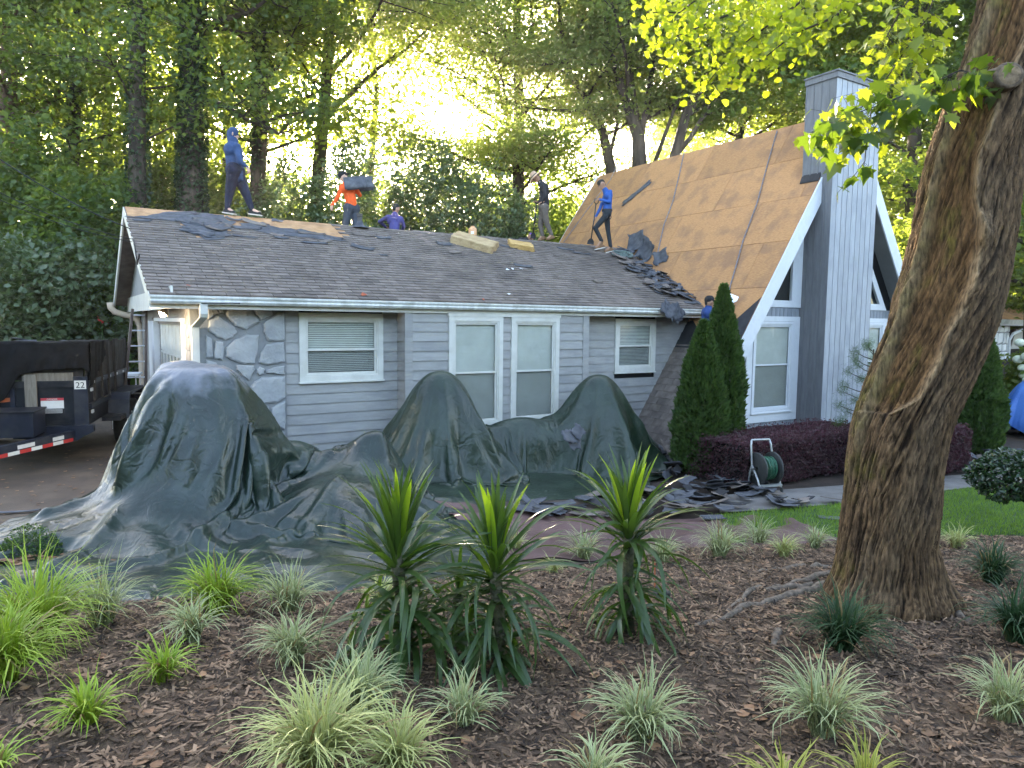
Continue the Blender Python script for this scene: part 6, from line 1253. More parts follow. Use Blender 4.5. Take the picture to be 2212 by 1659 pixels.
b = MB(); b.tube([(-.2, -.15, .13), (.2, -.15, .13)], .015, 8); b.build('crossbar', 'tubegrey', hr, smooth=True); b = MB(); b.tube([(-.17, .14, .82), (.17, .14, .82)], .017, 8); b.build('handle', 'tubegrey', hr, smooth=True); b = MB(); b.box((-.19, -.2, .12), (.19, -.13, .15)); b.build('front_plate', 'tubegrey', hr); b = MB(); b.tube([RC + Vector((-.17, 0, 0)), RC + Vector((-.25, 0, 0)), RC + Vector((-.25, -.08, -.08)), RC + Vector((-.30, -.08, -.08))], .012, 6); b.build('crank', 'reelplastic', hr, smooth=True)
# garden spotlight and a stake
p = gpt(1441, 1300); t = empty('garden_spotlight', p, label='small black garden spotlight beside the right yucca', category='spotlight'); b = MB(); b.lathe((.0, 0, .10), [(.001, -.06), (.03, -.055), (.038, .04), (.042, .06), (.035, .062), (.001, .05)], 14, (-.8, -.2, .3)); b.build('head', 'reelplastic', t, smooth=True); b = MB(); b.tube([(0, 0, -.05), (0, 0, .09)], .009, 6); b.build('stake', 'reelplastic', t)
p = gpt(1425, 1290); q = on_y(1423, 1206, p.y); b = MB(); b.tube([(0, 0, -.05), (q.x - p.x, 0, q.z - p.z)], .005, 5); b.build('stake', 'orangepaint', None, loc=p, label='thin rust-orange stake standing by the spotlight', category='stake')
# twigs in the mulch
for i, (x0, y0, x1, y1, r_, lab) in enumerate(((1606, 1610, 1630, 1662, .012, 'thick broken stick in the mulch at lower centre right'), (2010, 1560, 2110, 1700, .004, 'long thin twig at the lower right'), (2045, 1645, 2165, 1630, .009, 'bent bare stick under the lower right clump'), (395, 1530, 408, 1600, .005, 'thin upright twig in the lower left'), (1640, 1428, 1700, 1434, .006, 'short pale twig below the dark clump'))):
    a, b_ = gpt(x0, y0), gpt(x1, y1); m_ = a.lerp(b_, .5) + Vector((.015, .01, .012)); b = MB(); b.tube([a + Vector((0, 0, .012)), m_, b_ + Vector((0, 0, .012))], [r_, r_*.9, r_*.6], 6); b.build('twig', 'bark_pine', None, smooth=True, label=lab, category='twig')
# ---------------------------------------------------------------- porch wing at the far right
q0 = on_v(2146, 668, .2); u0p = q0.x; ph_ = empty('porch', (X0, Y0, 0), TH, label='white stone-pillared porch with bare orange roof deck at the right border', category='porch'); ez = q0.z
b = MB(); b.prism([(u0p - .6, .2, ez), (u0p + 6, .2, ez), (u0p + 6, 2.6, ez + .95), (u0p + .55, 2.2, ez + .80)], (0, 0, .02)); b.build('roof_deck', 'osb', ph_)
b = MB(); b.box((u0p - .6, .15, ez - .19), (u0p + 6, .2, ez - .01)); b.build('fascia', 'trimwhite', ph_); b = MB(); b.prism([(u0p - .62, .148, ez - .13), (u0p - .62, .06, ez - .13), (u0p - .62, .03, ez - .02), (u0p - .62, .02, ez + .01), (u0p - .62, .148, ez + .01)], (6.5, 0, 0)); b.build('gutter', 'gutterwhite', ph_)
b = MB(); b.box((u0p - .6, .2, ez - .2), (u0p + 6, 2.6, ez - .17)); b.build('porch_soffit', 'soffit', ph_)
pw0 = on_v(2140, 700, .5).x; pw1 = on_v(2177, 700, .5).x; b = MB(); b.box((pw0 - 1.5, .5, 0), (pw1, .8, ez - .19)); pil = b.build('pillar', 'mortar', ph_)
zz = .1; rs = random.Random(4)
while zz < ez - .4:
    hh = rs.uniform(.22, .4); x = pw0 - .9
    while x < pw1 - .08: w_ = rs.uniform(.2, .4); e = min(x + w_, pw1); stone([Vector((x + rs.uniform(0, .03), .5, zz)), Vector((e - .02, .5, zz + rs.uniform(0, .05))), Vector((e - .02, .5, zz + hh - .02)), Vector((x + .01, .5, zz + hh - rs.uniform(.02, .06)))], 'stone', 'trimwhite', pil, 0, h=.03); x = e + .005
    zz += hh
d0 = [on_v(x, y, .3) for x, y in ((2230, 682), (2208, 688), (2186, 698), (2178, 712), (2176, 800), (2174, 900))]; b = MB(); b.tube(d0, .05, 6); b.build('downspout', 'trimwhite', ph_)
b = MB(); b.box((pw1 + .3, 1.6, 0), (pw1 + 5, 1.7, ez - .2)); b.build('back_wall', 'siding', ph_)
# steps, railing, blue tarp
sx = on_v(2170, 950, -2.7).x; st_ = empty('porch_steps', (X0, Y0, 0), TH, label='concrete porch steps behind the white railing', category='steps')
for i in range(3): b = MB(); b.box((sx, -2.5 + i*.3, -.42), (sx + 2.2, -2.2 + i*.3 + (.9 if i == 2 else 0), -.42 + .15*(i+1))); b.build('step', 'walk', st_)
ra_ = empty('railing', (0, 0, 0), label='white metal handrail at the porch steps', category='railing'); r0, r1 = on_v(2168, 878, -2.0), on_v(2203, 902, -2.75); f0, f1 = on_v(2168, 948, -2.0), on_v(2197, 965, -2.75)
r0, r1, f0, f1 = [W(*q) for q in (r0, r1, f0, f1)]
b = MB(); b.obox(r0, (r1 - r0).normalized(), Vector((0, 0, 1)).cross(r1 - r0).normalized(), (0, 0, 1), (-.1, -.02, -.04), ((r1 - r0).length, .02, .02)); b.build('handrail', 'trimwhite', ra_)
for k in (0, .5, 1): b = MB(); a, c = f0.lerp(f1, k), r0.lerp(r1, k); a.x = c.x; a.y = c.y; b.tube([a, c], .014 if k < 1 else .022, 6); b.build('baluster', 'trimwhite', ra_)
c = W(*on_v(2212, 925, -3.2)); P4 = cloth([(c.x - .35, c.y - .6), (c.x + 2.2, c.y - .4), (c.x + 2.0, c.y + 1.2), (c.x - .55, c.y + 1.0)], 46, 36, [(c.x + .45, c.y + .25, .95, .7, 1.0, .3, 3)], slack=1.05, seed=12, zdrop=.02, mix=.75, steps=80)
tarp('tarp', P4, 'tarp_blue', 'blue tarp thrown over something beside the porch steps')
# ---------------------------------------------------------------- the leaning tree in front
def attr_mat(name, trans=0.0, rough=.6, bump=0.0, bscale=60, spec=.35, bstr=(1, 1, 1), point=False, tr_col=None, bdist=.01, grain=None):
    """colour from the mesh's own colour attribute, varied by fine noise"""
    m, n, l = _nt(name); b = n['Principled BSDF']; out = n['Material Output']; a = n.new('ShaderNodeVertexColor'); a.layer_name = 'col'
    tc = n.new('ShaderNodeTexCoord'); mp = n.new('ShaderNodeMapping'); mp.inputs['Scale'].default_value = bstr; l.new(tc.outputs['Object'], mp.inputs[0])
    no = n.new('ShaderNodeTexNoise'); no.inputs['Scale'].default_value = bscale; no.inputs['Detail'].default_value = 7; l.new(mp.outputs[0], no.inputs['Vector'])
    hs = n.new('ShaderNodeHueSaturation'); mr = n.new('ShaderNodeMapRange'); mr.inputs[1].default_value = .3; mr.inputs[2].default_value = .7; mr.inputs[3].default_value = .55 if grain is None else 1 - grain; mr.inputs[4].default_value = 1.45 if grain is None else 1 + grain
    l.new(no.outputs['Fac'], mr.inputs[0]); l.new(mr.outputs[0], hs.inputs['Value']); l.new(a.outputs['Color'], hs.inputs['Color']); col = hs.outputs[0]
    l.new(col, b.inputs['Base Color']); b.inputs['Roughness'].default_value = rough; b.inputs['Specular IOR Level'].default_value = spec
    if bump:
        bp = n.new('ShaderNodeBump'); bp.inputs['Strength'].default_value = bump; bp.inputs['Distance'].default_value = bdist; l.new(no.outputs['Fac'], bp.inputs['Height']); l.new(bp.outputs[0], b.inputs['Normal'])
    if trans:
        t = n.new('ShaderNodeBsdfTranslucent')
        if tr_col:
            mc = n.new('ShaderNodeMix'); mc.data_type = 'RGBA'; mc.inputs[0].default_value = .6; l.new(col, mc.inputs[6]); mc.inputs[7].default_value = (*tr_col, 1); l.new(mc.outputs[2], t.inputs[0])
        else: l.new(col, t.inputs[0])
        mx = n.new('ShaderNodeMixShader'); mx.inputs[0].default_value = trans; l.new(b.outputs[0], mx.inputs[1]); l.new(t.outputs[0], mx.inputs[2]); l.new(mx.outputs[0], out.inputs[0])
    MATS[name] = m; return m
def setcol(me, cols):
    a = me.color_attributes.new('col', 'FLOAT_COLOR', 'POINT'); c = np.ones((len(me.vertices), 4), np.float32); c[:, :3] = cols; a.data.foreach_set('color', c.ravel())
attr_mat('bark_front', rough=.9, bump=1.0, bscale=48, bstr=(1, 1, .22), bdist=.02, grain=.7, spec=.2)
attr_mat('bark_root', rough=.9, bump=.7, bscale=30, bdist=.012)
TY = 5.35
rows = [(1262, 1790, 2060), (1230, 1800, 2042), (1150, 1808, 2022), (1000, 1832, 2043), (900, 1848, 2066), (800, 1872, 2100), (700, 1898, 2126), (620, 1917, 2150), (560, 1938, 2165), (480, 1960, 2182), (400, 1980, 2194),
        (328, 1999, 2206), (250, 2022, 2220), (150, 2048, 2242), (50, 2075, 2266), (-100, 2112, 2300), (-400, 2180, 2370), (-700, 2230, 2440)]
ry = np.array([r[0] for r in rows], float); zc = np.array([on_y((r[1]+r[2])/2, r[0], TY).z for r in rows]); xc = np.array([on_y((r[1]+r[2])/2, r[0], TY).x for r in rows]); rc = np.array([(r[2]-r[1])/2*TY/F for r in rows])
NZ, NA = 760, 420
zb = float(gz(xc[0], TY)); z = np.linspace(zb - .25, zc[-1], NZ)[:, None]; th = np.linspace(0, 2*np.pi, NA, endpoint=False)[None] + np.pi/2      # seam at the back
cx = np.interp(z, zc, xc); R0 = np.interp(z, zc, rc); pyz = np.interp(z, zc, ry)
cx = cx + .03*np.sin(z*3.1)
ph = (th + np.pi) % (2*np.pi) - np.pi                      # -pi..pi, front = -pi/2
tw_ = (th - np.pi/2)/(2*np.pi)*64 - z*5.2 + 1.2*vnoise(z*1.7 + th*0, th*1.3, 41, 3)
n1 = vnoise(tw_*.8 + 100, z*1.8 + th*0, 42, 4, .6); n2 = vnoise(tw_*2.0 + 100, z*5.0 + th*0, 43, 4, .65); n3 = vnoise(tw_*.16 + 100, z*.8 + th*0, 44, 2)
ridg = (1 - np.abs(n1)*2.4); ridg2 = 1 - np.abs(n2)*2.2
disp = .032*n3 + .020*np.clip(ridg, -.4, 1) + .012*ridg2 - .035; R0 = R0*.91
ly = np.array([11, 120, 255, 346, 419, 463, 520, 560, 600, 640, 715, 788, 832, 857, 887, 930]); ls = np.array([-.24, -.26, -.40, -.45, -.42, -.30, -.20, -.22, -.15, -.22, -.27, -.30, -.36, -.62, -.93, -1.05])
lp = -np.pi/2 + np.arcsin(np.clip(np.interp(pyz, ly, ls), -.999, .999)); lp = np.where(pyz > 870, -np.pi, lp)
wig = .05*vnoise(z*6 + th*0, z*0 + th*0, 45, 3); d_ = ph - (lp + wig); inside = (1/(1 + np.exp(d_*26)))*(1/(1 + np.exp((-2.95 - ph)*18)))*(pyz < 900)
inside = inside * np.clip((905 - pyz)/60, 0, 1)
disp = disp*(1 - .55*inside) - .085*inside*(1 + .3*n3)
lip = np.exp(-((d_ - .03)/.055)**2)*np.clip((900 - pyz)/40, 0, 1)*(.6 + .4*np.sin(z*9)**2)
rim = np.exp(-((ph + 2.98)/.09)**2)*np.clip((1000 - pyz)/60, 0, 1)
burl = np.exp(-((ph + 1.78)/.16)**2 - ((pyz - 492)/34)**2); burl2 = np.exp(-((ph + 1.0)/.5)**2 - ((pyz - 690)/70)**2)
disp = disp + .045*lip + .03*rim + .08*burl + .03*burl2
fl = np.exp(-np.maximum(z - zb - .02, -.2)/.22); lob = .35 + .65*np.clip(np.cos(ph*3 + 1.2 + .5*np.sin(ph*2)), 0, 1)**1.5
Rr = R0 + disp + R0*fl*lob*.34
PT = np.stack([cx + Rr*np.cos(th), TY + .33*0 + Rr*np.sin(th)*.95 + z*0, z + 0*th], 2)
me = gridmesh('trunk', PT[::-1] if False else PT, 'bark_front', closed=True)
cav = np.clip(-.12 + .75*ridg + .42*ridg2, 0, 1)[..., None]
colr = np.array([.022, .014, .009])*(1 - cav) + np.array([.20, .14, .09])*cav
grey = np.clip(vnoise(tw_*.2 + 50, z*2, 47, 3) + .15, 0, 1)[..., None]; colr = colr*(1 - .4*grey) + np.array([.16, .14, .115])*.4*grey
ins = inside[..., None]; colr = colr*(1 - ins*.8) + np.array([.15, .088, .04])*ins*.7*(.6 + .6*cav)
moss = (rim*.9 + .8*np.clip(vnoise(th*3, z*5, 48, 3)*2, 0, 1)*((ph < -2.2) | (ph > 2.6)) + np.clip(1.3 - (z - zb)/.3, 0, 1)*np.clip(-np.cos(ph + .3)*1.3 - .1, 0, 1)*np.clip(vnoise(th*4, z*7, 49, 3)*2 + .5, 0, 1))
moss = np.clip(.6*moss*(.3 + 1.1*np.clip(vnoise(th*9, z*14, 50, 2) + .4, 0, 1)), 0, .85)[..., None]; colr = colr*(1 - moss) + np.array([.11, .115, .02])*moss
lp_ = np.clip(lip*.9 + rim*.5, 0, 1)[..., None]; colr = colr*(1 - lp_) + np.array([.30, .24, .17])*lp_  # lip and left rim lightened in the colour, as a sunlit edge
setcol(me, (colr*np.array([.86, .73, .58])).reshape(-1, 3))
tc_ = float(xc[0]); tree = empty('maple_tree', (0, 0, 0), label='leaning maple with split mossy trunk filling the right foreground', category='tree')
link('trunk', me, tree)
def root(pts, r0, r1=.012):
    P = [gpt(x, y) for x, y in pts]; Q = []
    for i in range(len(P) - 1):
        for k in range(5): Q.append(P[i].lerp(P[i+1], k/5))
    Q.append(P[-1]); n = len(Q); b = MB()
    for i, q in enumerate(Q): q.x += rnd.gauss(0, .008); q.z = float(mulch_z(q.x, q.y)) + (r0*.25)*(1 - i/n) + rnd.gauss(0, .004) - (.02 if i > n - 3 else 0)
    b.tube(Q, [(r0 + (r1 - r0)*i/n)*rnd.uniform(.85, 1.15) for i in range(n)], 9); me = b.mesh('root', 'bark_root', True)
    c = np.array([.15, .115, .085])*(.8 + .4*np.random.default_rng(5).random((len(me.vertices), 1))); setcol(me, c); link('root', me, tree)
for pts, r0 in (([(1810, 1268), (1738, 1279), (1692, 1290), (1625, 1311), (1561, 1339), (1486, 1361)], .05), ([(1760, 1262), (1657, 1272), (1625, 1283), (1593, 1311), (1570, 1325)], .03), ([(1800, 1215), (1728, 1222), (1674, 1226), (1621, 1236)], .035),
                ([(1800, 1240), (1740, 1250), (1690, 1262), (1660, 1275)], .035), ([(2000, 1248), (2041, 1283), (2083, 1322), (2110, 1345)], .05), ([(2030, 1280), (2060, 1291), (2112, 1293)], .03), ([(1690, 1368), (1688, 1385), (1680, 1405)], .03)): root(pts, r0)
# sawn limb with its pale end
k0 = on_y(2170, 135, TY - .34); ax = Vector((-.18, -1, .12)).normalized(); b = MB()
b.lathe(k0 - ax*.19, [(.13, 0), (.11, .06), (.092, .12), (.096, .15), (.088, .17), (.072, .172)], 20, ax); me = b.mesh('cut_limb', 'bark_root', True); setcol(me, np.tile([.14, .10, .07], (len(me.vertices), 1))); link('cut_limb', me, tree)
b = MB(); b.lathe(k0 - ax*.19, [(.075, .168), (.06, .176), (.02, .17), (0.001, .168)], 20, ax); me = b.mesh('cut_face', 'bark_root', True); setcol(me, np.tile([.22, .15, .09], (len(me.vertices), 1))); link('cut_face', me, tree)

leaf_mat('maple_leaf', (.06, .12, .015), (.10, .17, .02), (.60, .68, .03), .62, rough=.4)
leaf_mat('maple_leaf_dark', (.025, .06, .012), (.045, .09, .018), (.22, .34, .02), .45, rough=.4)
half = [(.10, .02), (.34, -.10), (.27, .10), (.60, .16), (.44, .32), (.52, .60), (.28, .52), (.16, .72), (0, 1.0)]
outl = [(0, 0)] + half + [(-x, y) for x, y in half[-2::-1]]
def leafmesh(nm, m, s):
    V = [(0, .36, .0)]; V += [(x, y, -.12*abs(x) - .10*(y - .35)**2*(1 if y > .35 else .5) + rnd.uniform(-.02, .02)) for x, y in outl]
    n = len(outl); return npmesh(nm, np.array(V)*s, [(0, i+1, (i+1) % n + 1) for i in range(n)], m)
LM = [leafmesh('leaf', 'maple_leaf', 1) for _ in range(3)]; LD = [leafmesh('leaf', 'maple_leaf_dark', 1) for _ in range(3)]
def sprig(name, path, Y, n, size, meshes, spread, lab=None, rad=.006, seed=1, hang=.5):
    rr = random.Random(seed); P = [on_y(x, y, Y + dy) for x, y, dy in path]; b = MB(); b.tube(P, [rad*(1 - .6*i/len(P)) for i in range(len(P))], 6)
    br = None; lv = []
    for i in range(n):
        k = rr.uniform(0.05, 1)*(len(P) - 1); j = min(int(k), len(P) - 2); p = P[j].lerp(P[j+1], k - j)
        q = p + Vector((rr.gauss(0, spread), rr.gauss(0, spread), rr.gauss(-spread*hang, spread*.8))); s = size*rr.uniform(.65, 1.2)
        b.tube([p, p.lerp(q, .5) + Vector((0, 0, .01)), q], .0015, 3, cap=False); lv.append((q, s))
    br = b.build(name, 'bark', tree, smooth=True)
    for q, s in lv:
        e = Matrix.Rotation(rr.uniform(0, 6.28), 4, 'Z') @ Matrix.Rotation(R(rr.uniform(-115, -25)), 4, 'X') @ Matrix.Rotation(R(rr.uniform(-30, 30)), 4, 'Y')
        link('leaf', rr.choice(meshes), br, mtx=Matrix.Translation(q) @ e @ Matrix.Scale(s, 4))
sprig('branch', [(2145, 152, -.2), (2060, 131, -.3), (1990, 165, -.35), (1900, 205, -.35), (1820, 235, -.3), (1760, 270, -.25)], TY, 95, .14, LD + LM[:1], .095, seed=2)
sprig('branch', [(1870, 215, -.3), (1860, 300, -.35), (1858, 332, -.35), (1820, 385, -.35)], TY, 9, .115, LD + LM[:1], .03, rad=.004, seed=3)
sprig('branch', [(2010, -60, .3), (1985, 20, .3), (1940, 90, .25), (1890, 170, .2), (1840, 225, .2), (1790, 262, .2)], TY, 135, .10, LM, .13, seed=4)
sprig('branch', [(1960, -40, .2), (1925, 10, .2), (1900, 60, .2), (1930, 95, .2)], TY, 50, .10, LM, .12, seed=5)
# higher, further boughs of the same maple
def bough(px, Y, n, size, sp, m, seed):
    rr = random.Random(seed); P = [on_y(x, y, Y) for x, y in px]; b = MB(); b.tube(P, [.02, .015, .01, .006, .004][:len(P)], 5); b.build('branch', 'bark', tree, smooth=True)
    rg = np.random.default_rng(seed); k = rg.random(n)*(len(P) - 1); j = np.minimum(k.astype(int), len(P) - 2); A = np.array([tuple(p) for p in P])
    Q = A[j] + (A[j+1] - A[j])*(k - j)[:, None] + rg.normal(size=(n, 3))*np.array([sp, sp, sp*.7])*np.array(.6 + .8*rg.random((n, 1)))
    base = np.array([(0, 0), (.5, .15), (.38, .38), (.45, .62), (0, 1.0), (-.45, .62), (-.38, .38), (-.5, .15)]) - np.array([0, .45])
    N = rg.normal(size=(n, 3)); N[:, 2] += .8; N /= np.linalg.norm(N, axis=1)[:, None]; D = rg.normal(size=(n, 3)); D[:, 2] -= .6; D -= N*(D*N).sum(1)[:, None]; D /= np.linalg.norm(D, axis=1)[:, None]; Sd = np.cross(N, D)
    s = size*(.7 + .6*rg.random((n, 1, 1))); V = Q[:, None] + (D[:, None]*base[None, :, 1:2] + Sd[:, None]*base[None, :, 0:1] + N[:, None]*(-.3*base[None, :, 0:1]**2))*s
    k8 = np.arange(n)[:, None]*8; Fq = np.concatenate([k8 + np.array([[0, 1, 2, 6]]), k8 + np.array([[0, 6, 7, 7]])[:, :4]], 0)
    T3 = np.concatenate([k8 + np.array([t]) for t in ((0, 1, 2), (0, 2, 6), (0, 6, 7), (2, 3, 4), (2, 4, 6), (4, 5, 6))], 0)
    link('hanging_leaves', npmesh('hanging_leaves', V.reshape(-1, 3), T3, m), tree, kind='stuff')
bough([(1790, -80), (1700, 0), (1620, 60), (1560, 110), (1500, 190)], 8.2, 620, .078, .20, 'maple_leaf', 11)
bough([(1660, -60), (1560, 20), (1470, 60), (1400, 90)], 8.6, 520, .075, .22, 'maple_leaf', 12)
bough([(1850, -60), (1790, 20), (1700, 60), (1640, 110)], 7.6, 380, .072, .2, 'maple_leaf', 13)
bough([(1560, -80), (1500, -20), (1450, 20), (1380, 20)], 9.0, 300, .075, .22, 'maple_leaf', 14)

# ---------------------------------------------------------------- mulch chips and dry leaves
mat('chips', (.06, .034, .019), (.22, .138, .083), .9, 9, rv=.9, island=True)
mat('dryleaf', (.16, .075, .035), (.30, .17, .09), .75, 9, rv=.45, island=True)
n = 150000; x = rng.uniform(-5.5, 7.5, n); y = .95 + (8.8 - .95)*rng.random(n)**1.2
ok = (np.interp(x, BX, BY) - y > .02) & (np.abs(x)/y < 1.1); x = x[ok]; y = y[ok]; n = len(x); zz = mulch_z(x, y)
an = rng.random(n)*6.283; ln = (.012 + .034*rng.random(n)**2.2)*(1 + .25*(y > 4)); wd = .003 + .006*rng.random(n); ti = rng.normal(0, .28, n)
D = np.stack([np.cos(an)*np.cos(ti), np.sin(an)*np.cos(ti), np.sin(ti)], 1); Sd = np.stack([-np.sin(an), np.cos(an), rng.normal(0, .3, n)], 1); P = np.stack([x, y, zz + .006 + .008*rng.random(n)], 1)
V = np.stack([P - D*ln[:, None] - Sd*wd[:, None]*.6, P - D*ln[:, None]*.7 + Sd*wd[:, None], P + D*ln[:, None] + Sd*wd[:, None]*.7, P + D*ln[:, None]*.8 - Sd*wd[:, None], P + np.array([0, 0, .004])], 1).reshape(-1, 3)
k = np.arange(n)[:, None]*5; link('mulch_chips', npmesh('mulch_chips', V, np.concatenate([k + np.array([q]) for q in ((0, 3, 4), (3, 2, 4), (2, 1, 4), (1, 0, 4))], 0), 'chips'), kind='stuff')
def litter(name, P, size, seed, m='dryleaf'):
    rg = np.random.default_rng(seed); n = len(P); an = rg.random(n)*6.283; s = size*(.6 + .8*rg.random(n)); c, sn = np.cos(an), np.sin(an); V = np.zeros((n, 9, 3)); curl = rg.uniform(.1, .6, n)
    sh = np.array([(0, 0), (.32, .1), (.5, .45), (.25, .6), (0, 1), (-.28, .62), (-.5, .4), (-.3, .08), (0, .45)]) - np.array([0, .5])
    for i, (a, b) in enumerate(sh):
        r = rg.uniform(.85, 1.15, n); V[:, i, 0] = P[:, 0] + (a*c - b*sn)*s*r; V[:, i, 1] = P[:, 1] + (a*sn + b*c)*s*r; V[:, i, 2] = P[:, 2] + .004 + s*curl*(a*a + .35*b*b)*(0 if i == 8 else 1.0) + rg.random(n)*.004
    k = np.arange(n)[:, None]*9; link(name, npmesh(name, V.reshape(-1, 3), np.concatenate([k + np.array([(8, i, (i+1) % 8)]) for i in range(8)], 0), m), kind='stuff')
n = 1500; x = rng.uniform(-4.2, 5.8, n); y = rng.uniform(1.6, 8.6, n); ok = np.interp(x, BX, BY) - y > .1; x, y = x[ok], y[ok]; litter('dry_leaves', np.stack([x, y, mulch_z(x, y)], 1), .062, 3)
n = 260; x = rng.uniform(-7.5, -4.2, n); y = rng.uniform(5.4, 12, n); litter('driveway_leaves', np.stack([x, y, y*0 + .008], 1), .05, 4)
pc = gpt(40, 1240); n = 170; litter('leaf_pile', np.stack([pc.x + rng.normal(0, .35, n), pc.y + rng.normal(0, .08, n), .01 + .05*rng.random(n)], 1), .07, 5)
# lawn blades
attr_mat('grass', trans=.35, rough=.6, bscale=3, tr_col=(.3, .45, .04), grain=.25)
n = 52000; lx = np.array([p[0] for p in lawn_poly]); lyy = np.array([p[1] for p in lawn_poly]); x = rng.uniform(lx.min(), 9.5, n); y = rng.uniform(lyy.min(), lyy.max(), n); ok = inpoly(x, y, lawn_poly); x, y = x[ok], y[ok]; n = len(x)
an = rng.random(n)*6.283; hh = .03 + .035*rng.random(n); w = .004; dx, dy = np.cos(an)*w, np.sin(an)*w; bx, by = rng.normal(0, .018, n), rng.normal(0, .018, n)
V = np.stack([np.stack([x - dx, y - dy, gz(x, y) + .018], 1), np.stack([x + dx, y + dy, gz(x, y) + .018], 1), np.stack([x + bx, y + by, gz(x, y) + .018 + hh], 1)], 1)
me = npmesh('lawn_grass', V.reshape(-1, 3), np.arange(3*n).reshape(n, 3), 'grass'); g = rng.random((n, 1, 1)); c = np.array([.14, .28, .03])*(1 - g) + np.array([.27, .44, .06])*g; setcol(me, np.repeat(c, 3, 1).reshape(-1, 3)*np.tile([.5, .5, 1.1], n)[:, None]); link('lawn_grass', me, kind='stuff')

# ---------------------------------------------------------------- grass clumps
attr_mat('blade', trans=.3, rough=.5, bscale=5, grain=.15)
PAL = {'v': ((.15, .23, .04), (.66, .68, .38)), 'p': ((.30, .37, .08), (.66, .66, .30)), 'g': ((.25, .40, .03), (.40, .50, .06)), 'd': ((.025, .07, .02), (.06, .12, .05)), 'y': ((.14, .2, .05), (.62, .58, .10))}
def blades(n, ln, wd, seed, pal, spread=1.0, stiff=.5, seg=6, lo=.15, hi=1.35):
    rg = np.random.default_rng(seed); az = rg.random(n)*6.283; el = np.clip(rg.normal(.78, .34, n), lo, hi)*spread; L_ = ln*(.55 + .55*rg.random(n)); r0 = np.sqrt(rg.random(n))*ln*.12; a0 = rg.random(n)*6.283
    t = np.linspace(0, 1, seg + 1)[None]; ang = el[:, None]*(.35 + .65*t) + (t**1.7)*(1.55*(1 - stiff) + .5*rg.random((n, 1)))*np.minimum(1, el[:, None]*1.6)
    ang = np.minimum(ang, 2.7); dl = L_[:, None]/seg; rr = np.concatenate([np.zeros((n, 1)), np.cumsum(np.sin(ang[:, :-1])*dl, 1)], 1); zz = np.concatenate([np.zeros((n, 1)), np.cumsum(np.cos(ang[:, :-1])*dl, 1)], 1)
    az2 = az[:, None] + .35*rg.normal(size=(n, 1))*t**2
    C0 = np.stack([np.cos(a0)*r0, np.sin(a0)*r0], 1)[:, None]; X = C0[..., 0] + rr*np.cos(az2); Y = C0[..., 1] + rr*np.sin(az2)
    wdt = wd*(.7 + .6*rg.random((n, 1)))*np.clip(1.15*(1 - t**2.4), .04, 1)*(.5 + .5*np.minimum(1, t*5)); sx, sy = -np.sin(az2)*wdt, np.cos(az2)*wdt
    mid = np.stack([X, Y, zz - .2*wdt], 2); lf = np.stack([X + sx, Y + sy, zz + .15*wdt], 2); rt = np.stack([X - sx, Y - sy, zz + .15*wdt], 2)
    V = np.stack([lf, mid, rt], 2).reshape(-1, 3); base = np.arange(n)[:, None]*(seg+1)*3; Fs = []
    for i in range(seg):
        for j in (0, 1): Fs.append(base + np.array([[i*3 + j, i*3 + j + 1, (i+1)*3 + j + 1, (i+1)*3 + j]]))
    c0, c1 = np.array(PAL[pal][0]), np.array(PAL[pal][1]); m = rg.random((n, 1, 1, 1))*.3; e = np.array([1, 0, 1]).reshape(1, 1, 3, 1)*np.ones((n, seg+1, 1, 1)); e = np.clip(e*.9 + m, 0, 1) if pal != 'g' else m*3 + 0*e
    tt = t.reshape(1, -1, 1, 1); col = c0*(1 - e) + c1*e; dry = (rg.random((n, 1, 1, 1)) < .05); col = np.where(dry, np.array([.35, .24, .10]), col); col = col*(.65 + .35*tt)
    return V, np.concatenate(Fs, 0), col.reshape(-1, 3)
CL = {'v': 'variegated cream and green', 'p': 'pale cream-green', 'g': 'lime green', 'd': 'dark green', 'y': 'yellow-striped'}
GC = 'liriope and sedge clumps in the mulch bed'
def clump(px, py, rpx, pal, lab, n=150):
    p = gpt(px, py); Y = p.y; r = rpx*1.12/1557*Y; seed = int(px*7 + py); ln = r*1.45
    V, Fq, col = blades(n, ln, .0052 if pal != 'd' else .006, seed, pal, stiff=.12 if pal != 'g' else .05, hi=1.5)
    me = npmesh('grass_clump', V, Fq, 'blade'); setcol(me, col)
    link('grass_clump', me, loc=(p.x, p.y, float(mulch_z(p.x, p.y)) - .01), label=lab, category='grass clump', group=GC)
